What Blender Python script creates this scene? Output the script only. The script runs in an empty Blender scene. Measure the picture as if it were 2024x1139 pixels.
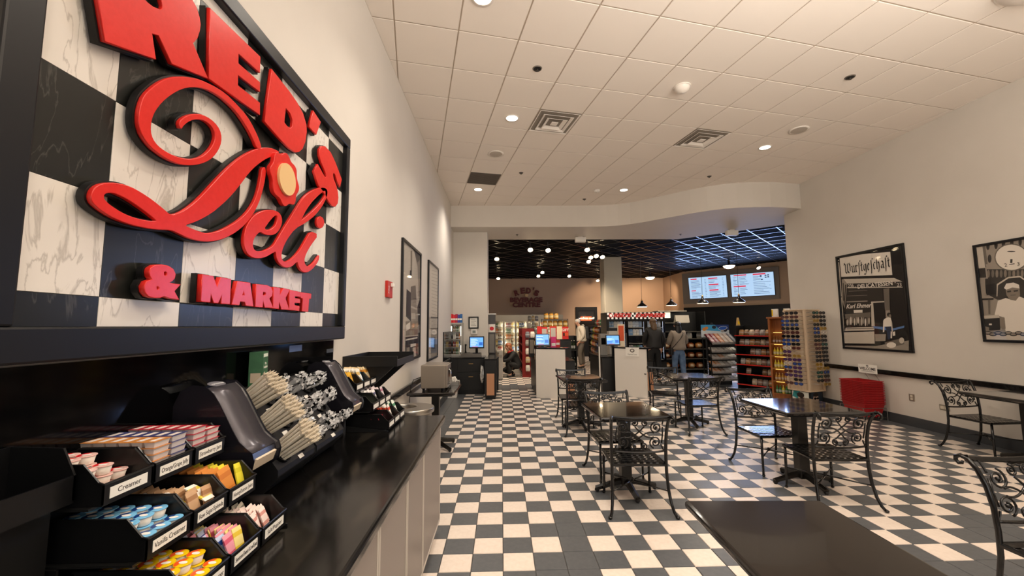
import bpy, math, random
from mathutils import Vector, Matrix
R = random.Random(7)
S = bpy.context.scene
COL = S.collection
# ------------------------------------------------------------------ camera
FPX, PITCH, YAW, ROLL, EYE = 806.23, .093216, .026177, -.0076106, 1.528
cam = bpy.data.cameras.new('camera'); cam.sensor_width = 36; cam.lens = FPX / 2024 * 36; cam.clip_start = .02
camo = bpy.data.objects.new('camera', cam); COL.objects.link(camo)
camo.matrix_world = (Matrix.Translation((0, 0, EYE)) @ Matrix.Rotation(-YAW, 4, 'Z') @
                     Matrix.Rotation(math.pi / 2 + PITCH, 4, 'X') @ Matrix.Rotation(ROLL, 4, 'Z'))
S.camera = camo
S.view_settings.view_transform = 'Standard'; S.view_settings.look = 'None'
S.view_settings.gamma = 1; S.view_settings.use_curve_mapping = False
S.view_settings.exposure = -.04
wd = bpy.data.worlds.new('world'); S.world = wd; wd.use_nodes = True
wd.node_tree.nodes['Background'].inputs[0].default_value = (1, .92, .84, 1)
wd.node_tree.nodes['Background'].inputs[1].default_value = .35
def lamp(name, kind, loc, energy, color=(1, .90, .775), size=.1, aim=None, spot=130, blend=.7, sy=None):
    l = bpy.data.lights.new(name, kind); l.energy = energy; l.color = color
    if kind == 'SPOT': l.spot_size = math.radians(spot); l.spot_blend = blend; l.shadow_soft_size = size
    if kind == 'POINT': l.shadow_soft_size = size
    if kind == 'AREA':
        l.size = size
        if sy: l.shape = 'RECTANGLE'; l.size_y = sy
    o = bpy.data.objects.new(name, l); COL.objects.link(o); o.location = loc
    if aim is not None:
        o.rotation_euler = (Vector(aim) - Vector(loc)).to_track_quat('-Z', 'Y').to_euler()
    return o
HC = 4.37                      # white ceiling
XL, XR = -1.18, 6.1            # side walls
ZB = 3.90                      # black ceiling
DL = [(.158, 5.358), (-.475, 8.298), (2.595, 8.32), (4.271, 6.246), (.79, 2.42), (4.9, 3.3), (-.15, 3.3), (1.42, -.5), (5.0, .4), (2.6, .9), (-.5, .2)]
for (x, y) in DL:
    lamp('downlight_lamp', 'SPOT', (x, y, HC - .04), ((80 if x > 4 else 120 if x < -.1 and y < 5 else 165) if x < 4.5 else 35) if y > 2 else (70 if x < 4 else 15), size=.07, spot=130, blend=1, aim=(x, y, 0))
# broad fill light added behind the camera, with no known source there
lamp('rear_fill_light', 'AREA', (2.6, -5, 2.2), 90, (1, .93, .85), 6, aim=(2.4, 5, 1.6), sy=2.4)
lamp('ceiling_fill_light', 'AREA', (2.7, .1, 3.1), 270, (1, .91, .81), 3.4, aim=(2.7, .6, 4.4), sy=3.0)  # added upward fill to brighten the ceiling, not an actual cove fitting
lamp('menu_screen_light', 'AREA', (9.2, 16.2, 3.05), 150, (.36, .52, 1), 4.2, aim=(0, 8, 1.2), sy=1.0)
TRK = [(.8, 11.1), (1.3, 11.2), (2.4, 11.1), (2.8, 12.4), (2.87, 13.2), (1.6, 15.9), (-.14, 12.7), (-.13, 18.1), (2.87, 17.1), (4.59, 19), (4.47, 17.7)]
for i, (x, y) in enumerate(TRK):
    lamp('track_and_fill_lamp', 'SPOT', (x, y, 3.58), 130, (1, .80, .58), .05, spot=110, blend=.8, aim=(x + R.uniform(-.6, .6), y + .5, 0))
for (x, y) in ((6.6, 12.0), (8.2, 14.2)):
    lamp('fixture_lamp', 'SPOT', (x, y, 3.5), 110, (1, .84, .66), .12, aim=(x, y, 0), spot=140)
for (x, y) in ((4.7, 18.5), (6.3, 18.5), (7.5, 18.2)):
    lamp('wall_fill_lamp', 'SPOT', (x, y, 3.6), 110, (1, .72, .50), .08, aim=(x + .1, 20.4, 2.2), spot=100)  # added warm spots that brighten the far wall, no fittings belong to them
lamp('track_and_fill_lamp', 'SPOT', (1.7, 13.2, 3.6), 170, (1, .82, .62), .06, aim=(3.1, 14.2, 1.0), spot=90)  # extra fill spot added to lift the dark snack rack, not a track head
lamp('track_and_fill_lamp', 'SPOT', (.5, 11.2, 3.6), 120, (1, .84, .66), .06, aim=(.1, 12.0, .5), spot=80)  # extra fill spot added for the grey bin and crouching shopper
lamp('deli_lamp', 'AREA', (5.2, 10.6, 3.7), 50, (1, .84, .66), .5, aim=(5.8, 10.6, 0))

# ------------------------------------------------------------------ measuring: a line of sight met with a real plane
def ray(x, y):
    u, v = x - 1012, y - 569.5
    c, s = math.cos(ROLL), math.sin(ROLL)
    u, v = c * u + s * v, -s * u + c * v
    xr, up = u / FPX, -v / FPX
    yr = math.cos(PITCH) - up * math.sin(PITCH); z = math.sin(PITCH) + up * math.cos(PITCH)
    return Vector((xr * math.cos(YAW) + yr * math.sin(YAW), -xr * math.sin(YAW) + yr * math.cos(YAW), z))
def at(x, y, X=None, Y=None, Z=None):
    d = ray(x, y)
    t = X / d.x if X is not None else (Y / d.y if Y is not None else (Z - EYE) / d.z)
    return d * t + Vector((0, 0, EYE))
def hit(x, y, p, n):
    d = ray(x, y); o = Vector((0, 0, EYE)); n = Vector(n)
    return o + d * ((Vector(p) - o).dot(n) / d.dot(n))
def pj(X, Y, Z):
    Z -= EYE
    xr = X * math.cos(YAW) - Y * math.sin(YAW); yr = X * math.sin(YAW) + Y * math.cos(YAW)
    zc = yr * math.cos(PITCH) + Z * math.sin(PITCH); up = -yr * math.sin(PITCH) + Z * math.cos(PITCH)
    if zc < .05: return None
    u, v = FPX * xr / zc, -FPX * up / zc
    c, s = math.cos(ROLL), math.sin(ROLL)
    return 1012 + c * u - s * v, 569.5 + s * u + c * v
def seen(X, Y, Z, m=25):
    q = pj(X, Y, Z)
    return q and -m < q[0] < 2024 + m and -m < q[1] < 1139 + m

# ------------------------------------------------------------------ materials
def lin(h):
    if not isinstance(h, str): return tuple(h) + (1,)
    v = [int(h[i:i + 2], 16) / 255 for i in (0, 2, 4)]
    return tuple((c / 12.92 if c <= .04045 else ((c + .055) / 1.055) ** 2.4) for c in v) + (1,)
MATS = {}
def M(name, col='808080', rough=.5, metal=0, emit=0, ecol=None, alpha=1, trans=0, coat=0, noise=None, bump=None, spec=.5, col2=None, ior=1.45, map3=None):
    if name in MATS: return MATS[name]
    m = bpy.data.materials.new(name); m.use_nodes = True; MATS[name] = m
    nt = m.node_tree; b = nt.nodes['Principled BSDF']; I = b.inputs
    c = lin(col)
    I['Base Color'].default_value = c; I['Roughness'].default_value = rough; I['Metallic'].default_value = metal
    I['Alpha'].default_value = alpha; I['Transmission Weight'].default_value = trans
    I['Coat Weight'].default_value = coat; I['Specular IOR Level'].default_value = spec; I['IOR'].default_value = ior
    if emit: I['Emission Color'].default_value = lin(ecol or col); I['Emission Strength'].default_value = emit
    m.diffuse_color = c
    if noise or bump:
        tc = nt.nodes.new('ShaderNodeTexCoord'); mp = nt.nodes.new('ShaderNodeMapping')
        nt.links.new(tc.outputs['Object'], mp.inputs[0])
        if map3: mp.inputs['Scale'].default_value = map3
    if noise:
        sc, lo, hi = noise[:3]; det = noise[3] if len(noise) > 3 else 4
        n = nt.nodes.new('ShaderNodeTexNoise'); n.inputs['Scale'].default_value = sc; n.inputs['Detail'].default_value = det
        nt.links.new(mp.outputs[0], n.inputs['Vector'])
        r = nt.nodes.new('ShaderNodeValToRGB'); r.color_ramp.elements[0].position = lo; r.color_ramp.elements[1].position = hi
        r.color_ramp.elements[0].color = c; r.color_ramp.elements[1].color = lin(col2) if col2 else tuple(min(1, x * 1.3) for x in c[:3]) + (1,)
        nt.links.new(n.outputs['Fac'], r.inputs[0]); nt.links.new(r.outputs[0], I['Base Color'])
    if bump:
        n2 = nt.nodes.new('ShaderNodeTexNoise'); n2.inputs['Scale'].default_value = bump[0]; n2.inputs['Detail'].default_value = 3
        nt.links.new(mp.outputs[0], n2.inputs['Vector'])
        bp = nt.nodes.new('ShaderNodeBump'); bp.inputs['Strength'].default_value = bump[1]; bp.inputs['Distance'].default_value = .005
        nt.links.new(n2.outputs['Fac'], bp.inputs['Height']); nt.links.new(bp.outputs[0], I['Normal'])
    return m
def marble(name, base, vein, width=.06, scale=3.2, rough=.28):
    m = bpy.data.materials.new(name); m.use_nodes = True; MATS[name] = m
    nt = m.node_tree; b = nt.nodes['Principled BSDF']; b.inputs['Roughness'].default_value = rough
    tc = nt.nodes.new('ShaderNodeTexCoord'); mp = nt.nodes.new('ShaderNodeMapping')
    mp.inputs['Rotation'].default_value = (.75, 0, 0); mp.inputs['Scale'].default_value = (1, 3.4, .8)
    oi = nt.nodes.new('ShaderNodeObjectInfo'); ad = nt.nodes.new('ShaderNodeVectorMath'); ad.operation = 'ADD'
    ml = nt.nodes.new('ShaderNodeMath'); ml.operation = 'MULTIPLY'; ml.inputs[1].default_value = 37
    nt.links.new(oi.outputs['Random'], ml.inputs[0])
    nt.links.new(tc.outputs['Object'], ad.inputs[0]); nt.links.new(ml.outputs[0], ad.inputs[1]); nt.links.new(ad.outputs[0], mp.inputs[0])
    n = nt.nodes.new('ShaderNodeTexNoise'); n.inputs['Scale'].default_value = scale; n.inputs['Detail'].default_value = 8; n.inputs['Distortion'].default_value = .7
    nt.links.new(mp.outputs[0], n.inputs['Vector'])
    r = nt.nodes.new('ShaderNodeValToRGB'); e = r.color_ramp.elements
    e[0].position = .5 - width; e[0].color = lin(base); e[1].position = .5 + width; e[1].color = lin(base)
    k = e.new(.5); k.color = lin(vein)
    nt.links.new(n.outputs['Fac'], r.inputs[0]); nt.links.new(r.outputs[0], b.inputs['Base Color'])
    return m

# ------------------------------------------------------------------ mesh building
ORDW = 'first second third fourth fifth sixth seventh eighth ninth tenth eleventh twelfth thirteenth fourteenth'.split()
class MB:
    def __init__(s): s.v = []; s.f = []; s.m = []; s.k = 0; s.T = None
    def add(s, vs, fs):
        o = len(s.v)
        for p in vs:
            p = Vector(p); s.v.append(s.T @ p if s.T else p)
        for f in fs: s.f.append([i + o for i in f]); s.m.append(s.k)
        return s
    def mat(s, k): s.k = k; return s
    def box(s, x0, x1, y0, y1, z0, z1):
        return s.add([(x0, y0, z0), (x1, y0, z0), (x1, y1, z0), (x0, y1, z0), (x0, y0, z1), (x1, y0, z1), (x1, y1, z1), (x0, y1, z1)],
                     [(0, 3, 2, 1), (4, 5, 6, 7), (0, 1, 5, 4), (1, 2, 6, 5), (2, 3, 7, 6), (3, 0, 4, 7)])
    def cbox(s, c, d):
        return s.box(c[0] - d[0] / 2, c[0] + d[0] / 2, c[1] - d[1] / 2, c[1] + d[1] / 2, c[2] - d[2] / 2, c[2] + d[2] / 2)
    def quad(s, a, b, c, d): return s.add([a, b, c, d], [(0, 1, 2, 3)])
    def hexa(s, b, t):          # eight corners: bottom four, top four (counter-clockwise from above)
        return s.add(list(b) + list(t), [(0, 3, 2, 1), (4, 5, 6, 7), (0, 1, 5, 4), (1, 2, 6, 5), (2, 3, 7, 6), (3, 0, 4, 7)])
    def prism(s, poly, z0, z1):  # poly in XY
        n = len(poly)
        a = sum(poly[i][0] * poly[(i + 1) % n][1] - poly[(i + 1) % n][0] * poly[i][1] for i in range(n))
        if a < 0: poly = poly[::-1]
        return s.add([(x, y, z0) for x, y in poly] + [(x, y, z1) for x, y in poly],
                     [tuple(range(n))[::-1], tuple(range(n, 2 * n))] + [(i, (i + 1) % n, n + (i + 1) % n, n + i) for i in range(n)])
    def tube(s, pts, r, n=6, closed=False, caps=True, flat=None):
        pts = [Vector(p) for p in pts]; N = len(pts); rs = r if isinstance(r, (list, tuple)) else [r] * N
        vs = []; up = None
        for i, p in enumerate(pts):
            if closed: t = pts[(i + 1) % N] - pts[i - 1]
            else: t = pts[min(i + 1, N - 1)] - pts[max(i - 1, 0)]
            t = t.normalized() if t.length > 1e-9 else Vector((0, 0, 1))
            if up is None:
                up = Vector((0, 0, 1)) if abs(t.z) < .9 else Vector((1, 0, 0))
                if flat is not None: up = Vector(flat)
            up = (up - t * up.dot(t))
            up = up.normalized() if up.length > 1e-6 else t.orthogonal().normalized()
            w = t.cross(up)
            for k in range(n):
                a = 2 * math.pi * (k + .5) / n
                vs.append(p + (up * math.sin(a) + w * math.cos(a)) * rs[i])
        fs = []
        for i in range(N if closed else N - 1):
            j = (i + 1) % N
            for k in range(n):
                l = (k + 1) % n
                fs.append((i * n + k, i * n + l, j * n + l, j * n + k))
        if caps and not closed:
            fs.append(tuple(range(n))[::-1]); fs.append(tuple(range((N - 1) * n, N * n)))
        return s.add(vs, fs)
    def lathe(s, prof, n=16, c=(0, 0, 0), cap=True):   # prof [(r,z)...]
        vs = []; N = len(prof)
        for r, z in prof:
            for k in range(n):
                a = 2 * math.pi * k / n
                vs.append((c[0] + r * math.cos(a), c[1] + r * math.sin(a), c[2] + z))
        fs = [(i * n + k, i * n + (k + 1) % n, (i + 1) * n + (k + 1) % n, (i + 1) * n + k) for i in range(N - 1) for k in range(n)]
        if cap: fs.append(tuple(range(n))[::-1]); fs.append(tuple(range((N - 1) * n, N * n)))
        return s.add(vs, fs)
    def ball(s, c, r, n=10, m=6):
        rr = r if isinstance(r, (tuple, list)) else (r, r, r)
        vs = [(c[0], c[1], c[2] - rr[2])]
        for i in range(1, m):
            t = -math.pi / 2 + math.pi * i / m
            for k in range(n):
                a = 2 * math.pi * k / n
                vs.append((c[0] + rr[0] * math.cos(t) * math.cos(a), c[1] + rr[1] * math.cos(t) * math.sin(a), c[2] + rr[2] * math.sin(t)))
        vs.append((c[0], c[1], c[2] + rr[2])); L = len(vs) - 1
        fs = [(0, 1 + (k + 1) % n, 1 + k) for k in range(n)]
        for i in range(m - 2):
            for k in range(n):
                fs.append((1 + i * n + k, 1 + i * n + (k + 1) % n, 1 + (i + 1) * n + (k + 1) % n, 1 + (i + 1) * n + k))
        o = 1 + (m - 2) * n
        fs += [(o + k, o + (k + 1) % n, L) for k in range(n)]
        return s.add(vs, fs)
    def mesh(s, name, mats, smooth=False):
        me = bpy.data.meshes.new(name); me.from_pydata(s.v, [], s.f)
        for m in (mats if isinstance(mats, (list, tuple)) else [mats]): me.materials.append(m)
        if any(s.m): me.polygons.foreach_set('material_index', s.m)
        if smooth: me.polygons.foreach_set('use_smooth', [True] * len(me.polygons))
        me.update(); return me
    def build(s, name, mats, parent=None, smooth=False, bev=0, loc=None, seg=2):
        return put(name, s.mesh(name, mats, smooth), parent, bev, loc, seg=seg)
def put(name, me, parent=None, bev=0, loc=None, rot=None, seg=2):
    o = bpy.data.objects.new(name, me); COL.objects.link(o)
    if parent: o.parent = parent
    if loc is not None: o.location = loc
    if rot is not None: o.rotation_euler = rot
    if bev:
        b = o.modifiers.new('bevel', 'BEVEL'); b.width = bev; b.segments = seg; b.limit_method = 'ANGLE'
        b.angle_limit = math.radians(40)
    return o
def tag(o, label=None, cat=None, group=None, kind=None):
    if label: o['label'] = label
    if cat: o['category'] = cat
    if group: o['group'] = group
    if kind: o['kind'] = kind
    return o
def struct(o, label=None): return tag(o, label, None, None, 'structure')
def thing(name, label, cat, loc=(0, 0, 0), rz=0, group=None):
    o = bpy.data.objects.new(name, None); COL.objects.link(o); o.empty_display_size = .1
    o.location = loc; o.rotation_euler = (0, 0, rz)
    return tag(o, label, cat, group)
KIDS = {}
def kids(o):
    return [c for c in o.children]
def dup(root, loc=None, rz=None, label=None, group=None, rot=None, mw=None):
    def cp(o, par):
        c = o.copy(); COL.objects.link(c)
        if par: c.parent = par
        for k in KIDS[o.name]: cp(k, c)
        return c
    if root.name not in KIDS:
        allc = {}
        for o in bpy.data.objects:
            if o.parent: allc.setdefault(o.parent.name, []).append(o)
        def reg(o):
            KIDS[o.name] = allc.get(o.name, [])
            for k in KIDS[o.name]: reg(k)
        reg(root)
    c = cp(root, None)
    if loc is not None: c.location = loc
    if rz is not None: c.rotation_euler = (0, 0, rz)
    if rot is not None: c.rotation_euler = rot
    if mw is not None: c.matrix_world = mw
    if label: c['label'] = label
    if group: c['group'] = group
    return c
class Series:                 # first call uses the prototype itself, later calls copy it
    def __init__(s, root): s.r = root; s.used = False
    def __call__(s, loc, rz=0, label=None, group=None, rot=None, mw=None):
        if s.used: return dup(s.r, loc, rz, label, group, rot, mw)
        s.used = True; o = s.r
        if o.name not in KIDS: dup_reg(o)
        if loc is not None: o.location = loc
        if rz is not None: o.rotation_euler = rot if rot is not None else (0, 0, rz)
        if mw is not None: o.matrix_world = mw
        if label: o['label'] = label
        if group: o['group'] = group
        return o
def dup_reg(root):
    allc = {}
    for o in bpy.data.objects:
        if o.parent: allc.setdefault(o.parent.name, []).append(o)
    def reg(o):
        KIDS[o.name] = allc.get(o.name, [])
        for k in KIDS[o.name]: reg(k)
    reg(root)
def flat_mesh(name, loops, depth, mat, bevel=0, offset=0):     # solid letters and boards from outlines (holes allowed)
    cu = bpy.data.curves.new('tmp', 'CURVE'); cu.dimensions = '2D'; cu.fill_mode = 'BOTH'
    cu.extrude = depth / 2; cu.bevel_depth = bevel; cu.offset = offset; cu.bevel_resolution = 1
    for lp in loops:
        sp = cu.splines.new('POLY'); sp.points.add(len(lp) - 1); sp.use_cyclic_u = True
        for i, p in enumerate(lp): sp.points[i].co = (p[0], p[1], 0, 1)
    ob = bpy.data.objects.new('tmp', cu)
    me = bpy.data.meshes.new_from_object(ob); me.name = name
    bpy.data.objects.remove(ob); bpy.data.curves.remove(cu)
    me.materials.clear(); me.materials.append(mat)
    return me
def text_mesh(txt, size, mat, depth=.0008, bold=0, shear=0, space=1.0, align='CENTER', squash=1.0):
    cu = bpy.data.curves.new('tmp', 'FONT'); cu.body = txt; cu.size = size; cu.extrude = depth / 2; cu.offset = bold
    cu.shear = shear; cu.space_character = space; cu.align_x = align; cu.align_y = 'CENTER'; cu.resolution_u = 3
    ob = bpy.data.objects.new('tmp', cu)
    me = bpy.data.meshes.new_from_object(ob); me.name = 'lettering'
    bpy.data.objects.remove(ob); bpy.data.curves.remove(cu)
    me.materials.clear(); me.materials.append(mat)
    if squash != 1:
        for v in me.vertices: v.co.x *= squash
    return me
def basis(o, x, y):           # frame with local x,y along given world directions
    x = Vector(x).normalized(); y = Vector(y); y = (y - x * y.dot(x)).normalized(); z = x.cross(y)
    m = Matrix((x, y, z)).transposed().to_4x4(); m.translation = Vector(o); return m
def smooth_poly(pts, it=1, closed=True):     # Chaikin
    for _ in range(it):
        out = []; n = len(pts)
        for i in range(n if closed else n - 1):
            a, b = pts[i], pts[(i + 1) % n]
            out += [(a[0] * .75 + b[0] * .25, a[1] * .75 + b[1] * .25), (a[0] * .25 + b[0] * .75, a[1] * .25 + b[1] * .75)]
        pts = out
    return pts
def clip(poly, rect):         # convex clip, polygon against axis rectangle
    x0, x1, y0, y1 = rect
    for ax, lim, sg in ((0, x0, 1), (0, x1, -1), (1, y0, 1), (1, y1, -1)):
        out = []
        for i in range(len(poly)):
            a, b = poly[i], poly[(i + 1) % len(poly)]
            ia, ib = (a[ax] - lim) * sg >= 0, (b[ax] - lim) * sg >= 0
            if ia: out.append(a)
            if ia != ib:
                t = (lim - a[ax]) / (b[ax] - a[ax]); out.append((a[0] + (b[0] - a[0]) * t, a[1] + (b[1] - a[1]) * t))
        poly = out
        if len(poly) < 3: return None
    return poly
# ------------------------------------------------------------------ palette
wallm = M('wall_paint', 'D5CEC4', .62, bump=(180, .12), noise=(2, .3, .8), col2='DAD3C9')
tanm = M('tan_paint', 'C7A98C', .7)
ceilm = M('ceiling_panel', 'F3E9DE', .85, bump=(260, .25))
gridm = M('ceiling_bar', 'C6B7A6', .5)
blackc = M('black_panel', '050506', .9, spec=.08)
blackbar = M('black_bar', '1C1D22', .22, spec=.8)
floorW = M('floor_white', 'EADCCF', .34, noise=(30, .35, .7), col2='E2D2C4', bump=(90, .05))
floorB = M('floor_dark', '55575A', .34, noise=(26, .35, .7), col2='5E6062', bump=(90, .05))
grout = M('grout', '4A4846', .8)
blk = M('black_gloss', '0A0A0B', .16)
blkm = M('black_matte', '121212', .42)
iron = M('black_iron', '070606', .2, coat=.25)
steel = M('steel', 'B9B4AC', .3, 1)
dsteel = M('dark_steel', '77726B', .38, 1)
chrome = M('chrome', 'D8D8D8', .12, 1)
white = M('white_plastic', 'EDE8E0', .4)
paper = M('paper', 'EFEBE2', .7)
red = M('red_paint', 'D8271F', .27, noise=(60, .4, .6), col2='DC2A22')
granite = M('granite', '0E0D0C', .15, noise=(9, .52, .75, 8), col2='332E27', map3=(1, .35, 1), bump=(22, .06))
bulb = M('lit_bulb', 'FFFFFF', .5, emit=14, ecol='FFF0DC')
bulbw = M('lit_warm_bulb', 'FFFFFF', .5, emit=9, ecol='FFE2B4')
glass = M('clear_glass', 'FFFFFF', .02, trans=1, ior=1.1, alpha=.25)

# ------------------------------------------------------------------ floor
TS = .2032; FX, FY = .0019, 2.711
fl = MB().box(-4, 14, -6, 21, -.1, -.004).build('floor', grout); struct(fl, 'black and white chequered tile floor')
DARK = {(2, j) for j in range(-8, 4)} | {(1, -1), (18, 1), (18, 2), (17, 1), (19, 2)} | {(i, -1) for i in range(12, 16)}
def tile_white(i, j):
    x, y = FX + (i + .5) * TS, FY + (j + .5) * TS
    if i < -4 and y < 10.9: return False
    if i > 28 and y < 8.6: return False
    if 9.95 < y < 10.75: return False
    if (i, j) in DARK: return False
    return (i + j) % 2 == 0
tg = .0022
tmW, tmB = [MB().hexa([(-TS / 2 + tg, -TS / 2 + tg, -.004), (TS / 2 - tg, -TS / 2 + tg, -.004), (TS / 2 - tg, TS / 2 - tg, -.004), (-TS / 2 + tg, TS / 2 - tg, -.004)],
                      [(-TS / 2 + 2 * tg, -TS / 2 + 2 * tg, 0), (TS / 2 - 2 * tg, -TS / 2 + 2 * tg, 0), (TS / 2 - 2 * tg, TS / 2 - 2 * tg, 0), (-TS / 2 + 2 * tg, TS / 2 - 2 * tg, 0)]).mesh('floor_tile', m) for m in (floorW, floorB)]
cells = []
for j in range(-14, 88):
    for i in range(-22, 62):
        x, y = FX + (i + .5) * TS, FY + (j + .5) * TS
        if x < XL and y < 9.97: continue
        if x > XR and y < 8.46: continue
        q = pj(x, y, 0) if y > .3 else None
        vis = q and -30 < q[0] < 2050 and -30 < q[1] < 1165
        if vis and q[0] < 868 and y < 3.3: vis = False
        if vis and q[1] > 1000 and 1353 + (q[1] - 987) * .84 < q[0] < 1600 + (q[1] - 987) * 1.77: vis = False
        if not vis and y > 10.9: continue
        if y > 9 and not vis: continue
        cells.append((0 if vis else 1, y * y + x * x * .3, i, j, x, y))
cells.sort()
rest = MB()
for n, (nv, d, i, j, x, y) in enumerate(cells):
    w = tile_white(i, j)
    if n < 300 and not nv:
        put('floor_tile', tmW if w else tmB, fl, loc=(x, y, 0))
    else:
        rest.mat(0 if w else 1)
        h = TS / 2 - tg
        rest.add([(x - h, y - h, 0), (x + h, y - h, 0), (x + h, y + h, 0), (x - h, y + h, 0)], [(0, 1, 2, 3)])
tag(rest.build('floor_tile_field', [floorW, floorB], fl), kind='stuff')

# ------------------------------------------------------------------ walls
o = MB().box(XL - .12, XL, -4, 9.98, 0, HC + .1).build('wall_left', wallm); struct(o, 'cream painted wall on the left')
o = MB().box(XR, XR + .12, -4, 8.46, 0, HC + .1).build('wall_right', wallm); struct(o, 'cream painted wall on the right')
o = MB().box(-1.3, -.344, 9.98, 10.86, 0, 3.95).build('wall_pier', wallm); struct(o, 'cream pier beside the register counter')
o = MB().box(-4.1, 8.3, 20.4, 20.55, 0, ZB + .1).build('wall_back', tanm); struct(o, 'tan wall at the far end')
o = MB().box(8.2, 8.35, 18.09, 20.4, 0, ZB + .1).build('wall_recess', tanm); struct(o)
o = MB().box(-4.2, -4.0, 10.8, 20.5, 0, ZB + .1).build('wall_store_left', tanm); struct(o)
MP0, MD = Vector((8.19, 18.09, 0)), Vector((2.62, -3.13, 0)).normalized()
MN = Vector((-MD.y, MD.x, 0)); MN = -MN if MN.y > 0 else MN
me_ = MP0 + MD * 6.5
def mwall(x, y, off=0): return hit(x, y, MP0 + MN * off, MN)
zt0, zt1 = mwall(1340, 612).z, mwall(1562, 597).z
a, b = MP0, me_; back = MN * -.15
mw = MB().hexa([a, b, b + back, a + back], [p + Vector((0, 0, ZB + .1)) for p in (a, b, b + back, a + back)]).build('wall_menu', tanm)
struct(mw, 'angled tan wall behind the deli counter')
f = MN * .05; zt = (zt0 + zt1) / 2
MB().hexa([a, b, b + f, a + f][::-1], [p + Vector((0, 0, zt)) for p in (a, b, b + f, a + f)][::-1]).build('wall_wainscot', blkm, mw)
# column
c = MB().box(3.55, 4.17, 13.9, 14.5, 0, ZB).build('column', M('column_paint', 'CFC6B4', .7), bev=.02); struct(c, 'square cream column')
c.name = 'wall_column'
# soffit
fr = [(-1.18, 9.45), (1.4, 9.45), (1.8, 9.45), (2.2, 9.43), (2.5, 9.40), (2.75, 9.33), (3.0, 9.2), (3.25, 9.0), (3.5, 8.76), (3.75, 8.53), (4.0, 8.29), (4.25, 8.1), (4.5, 7.96), (4.75, 7.88), (5.05, 7.84), (5.4, 7.83), (5.75, 7.87), (6.1, 7.95)]
so = MB().prism(fr + [(6.1, 8.46), (7.2, 8.46), (7.2, 8.8), (4.83, 10.86), (-1.18, 10.86)], 3.86, HC + .08).build('trim_1', wallm)
struct(so, 'cream curved soffit between the white and the black ceiling')
# white ceiling
ce = MB().box(XL - .1, XR + .1, -4, 9.6, HC + .012, HC + .1).build('ceiling', gridm); struct(ce, 'white panel ceiling')
th = .20924; CX, CY, CS = -.7387 * 1.166, 2.56656 * 1.166, .51322 * 1.166
ct, st = math.cos(th), math.sin(th)
def cpt(i, j): return (CX + i * CS * ct - j * CS * st, CY + i * CS * st + j * CS * ct)
g = .0065
HOLES = {}
nt_, stuff = 0, MB()
occ = {}
def cell_of(x, y):
    dx, dy = x - CX, y - CY
    return math.floor((dx * ct + dy * st) / CS), math.floor((-dx * st + dy * ct) / CS)
VENT = [cell_of(.755, 5.47), cell_of(3.08, 5.96)]; GRILL = cell_of(-.345, 7.7)
for j in range(-14, 16):
    for i in range(-6, 20):
        if (i, j) in VENT or (i, j) == GRILL: continue
        p = []
        for (a_, b_) in ((0, 0), (1, 0), (1, 1), (0, 1)):
            u = i + (g / CS if a_ == 0 else 1 - g / CS); v = j + (g / CS if b_ == 0 else 1 - g / CS)
            p.append(cpt(u, v))
        p = clip(p, (XL, XR, -4, 9.5))
        if not p: continue
        cx, cy = sum(q[0] for q in p) / len(p), sum(q[1] for q in p) / len(p)
        vis = cy > .5 and any(seen(q[0], q[1], HC, 5) for q in p if q[1] > .5)
        mb = MB() if vis else stuff
        mb.prism([(q[0], q[1]) for q in p], HC + .004, HC + .012)
        if vis: mb.build('ceiling_panel', ceilm, ce, bev=.003, seg=1)
tag(stuff.build('ceiling_panel_field', ceilm, ce), kind='stuff')
# black ceiling
bc = MB().box(-4, 13, 9.6, 20.5, ZB + .028, ZB + .1)
bc = bc.build('ceiling', blackbar); struct(bc, 'black panel ceiling over the store')
r2 = math.sqrt(.5); cand = []
for i in range(-40, 60):
    for j in range(-40, 60):
        def bp(u, v): return (4.7 + (u - v) * .6 * r2, 11 + (u + v) * .6 * r2)
        gg = .02
        p = clip([bp(i + gg, j + gg), bp(i + 1 - gg, j + gg), bp(i + 1 - gg, j + 1 - gg), bp(i + gg, j + 1 - gg)], (-4, 13, 9.65, 20.45))
        if not p: continue
        cx, cy = sum(q[0] for q in p) / len(p), sum(q[1] for q in p) / len(p)
        if seen(cx, cy, ZB, 30): cand.append((cy, p))
cand.sort(key=lambda t: t[0]); stuff = MB()
for n, (d, p) in enumerate(cand):
    mb = MB() if n < 300 else stuff
    mb.prism(p, ZB + .012, ZB + .03)
    if n < 300: mb.build('ceiling_panel', blackc, bc)
if stuff.v: tag(stuff.build('ceiling_panel_field', blackc, bc), kind='stuff')
m = MB()
for k in range(-40, 60):
    for fam in (0, 1):
        e_ = .022
        q = [bp(k - e_, -40), bp(k + e_, -40), bp(k + e_, 60), bp(k - e_, 60)] if fam else [bp(-40, k - e_), bp(60, k - e_), bp(60, k + e_), bp(-40, k + e_)]
        q = clip(q, (-4, 13, 9.65, 20.45))
        if q: m.prism(q, ZB + .0 + .002 * fam, ZB + .013)
m.build('ceiling_grid', blackbar, bc)
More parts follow.
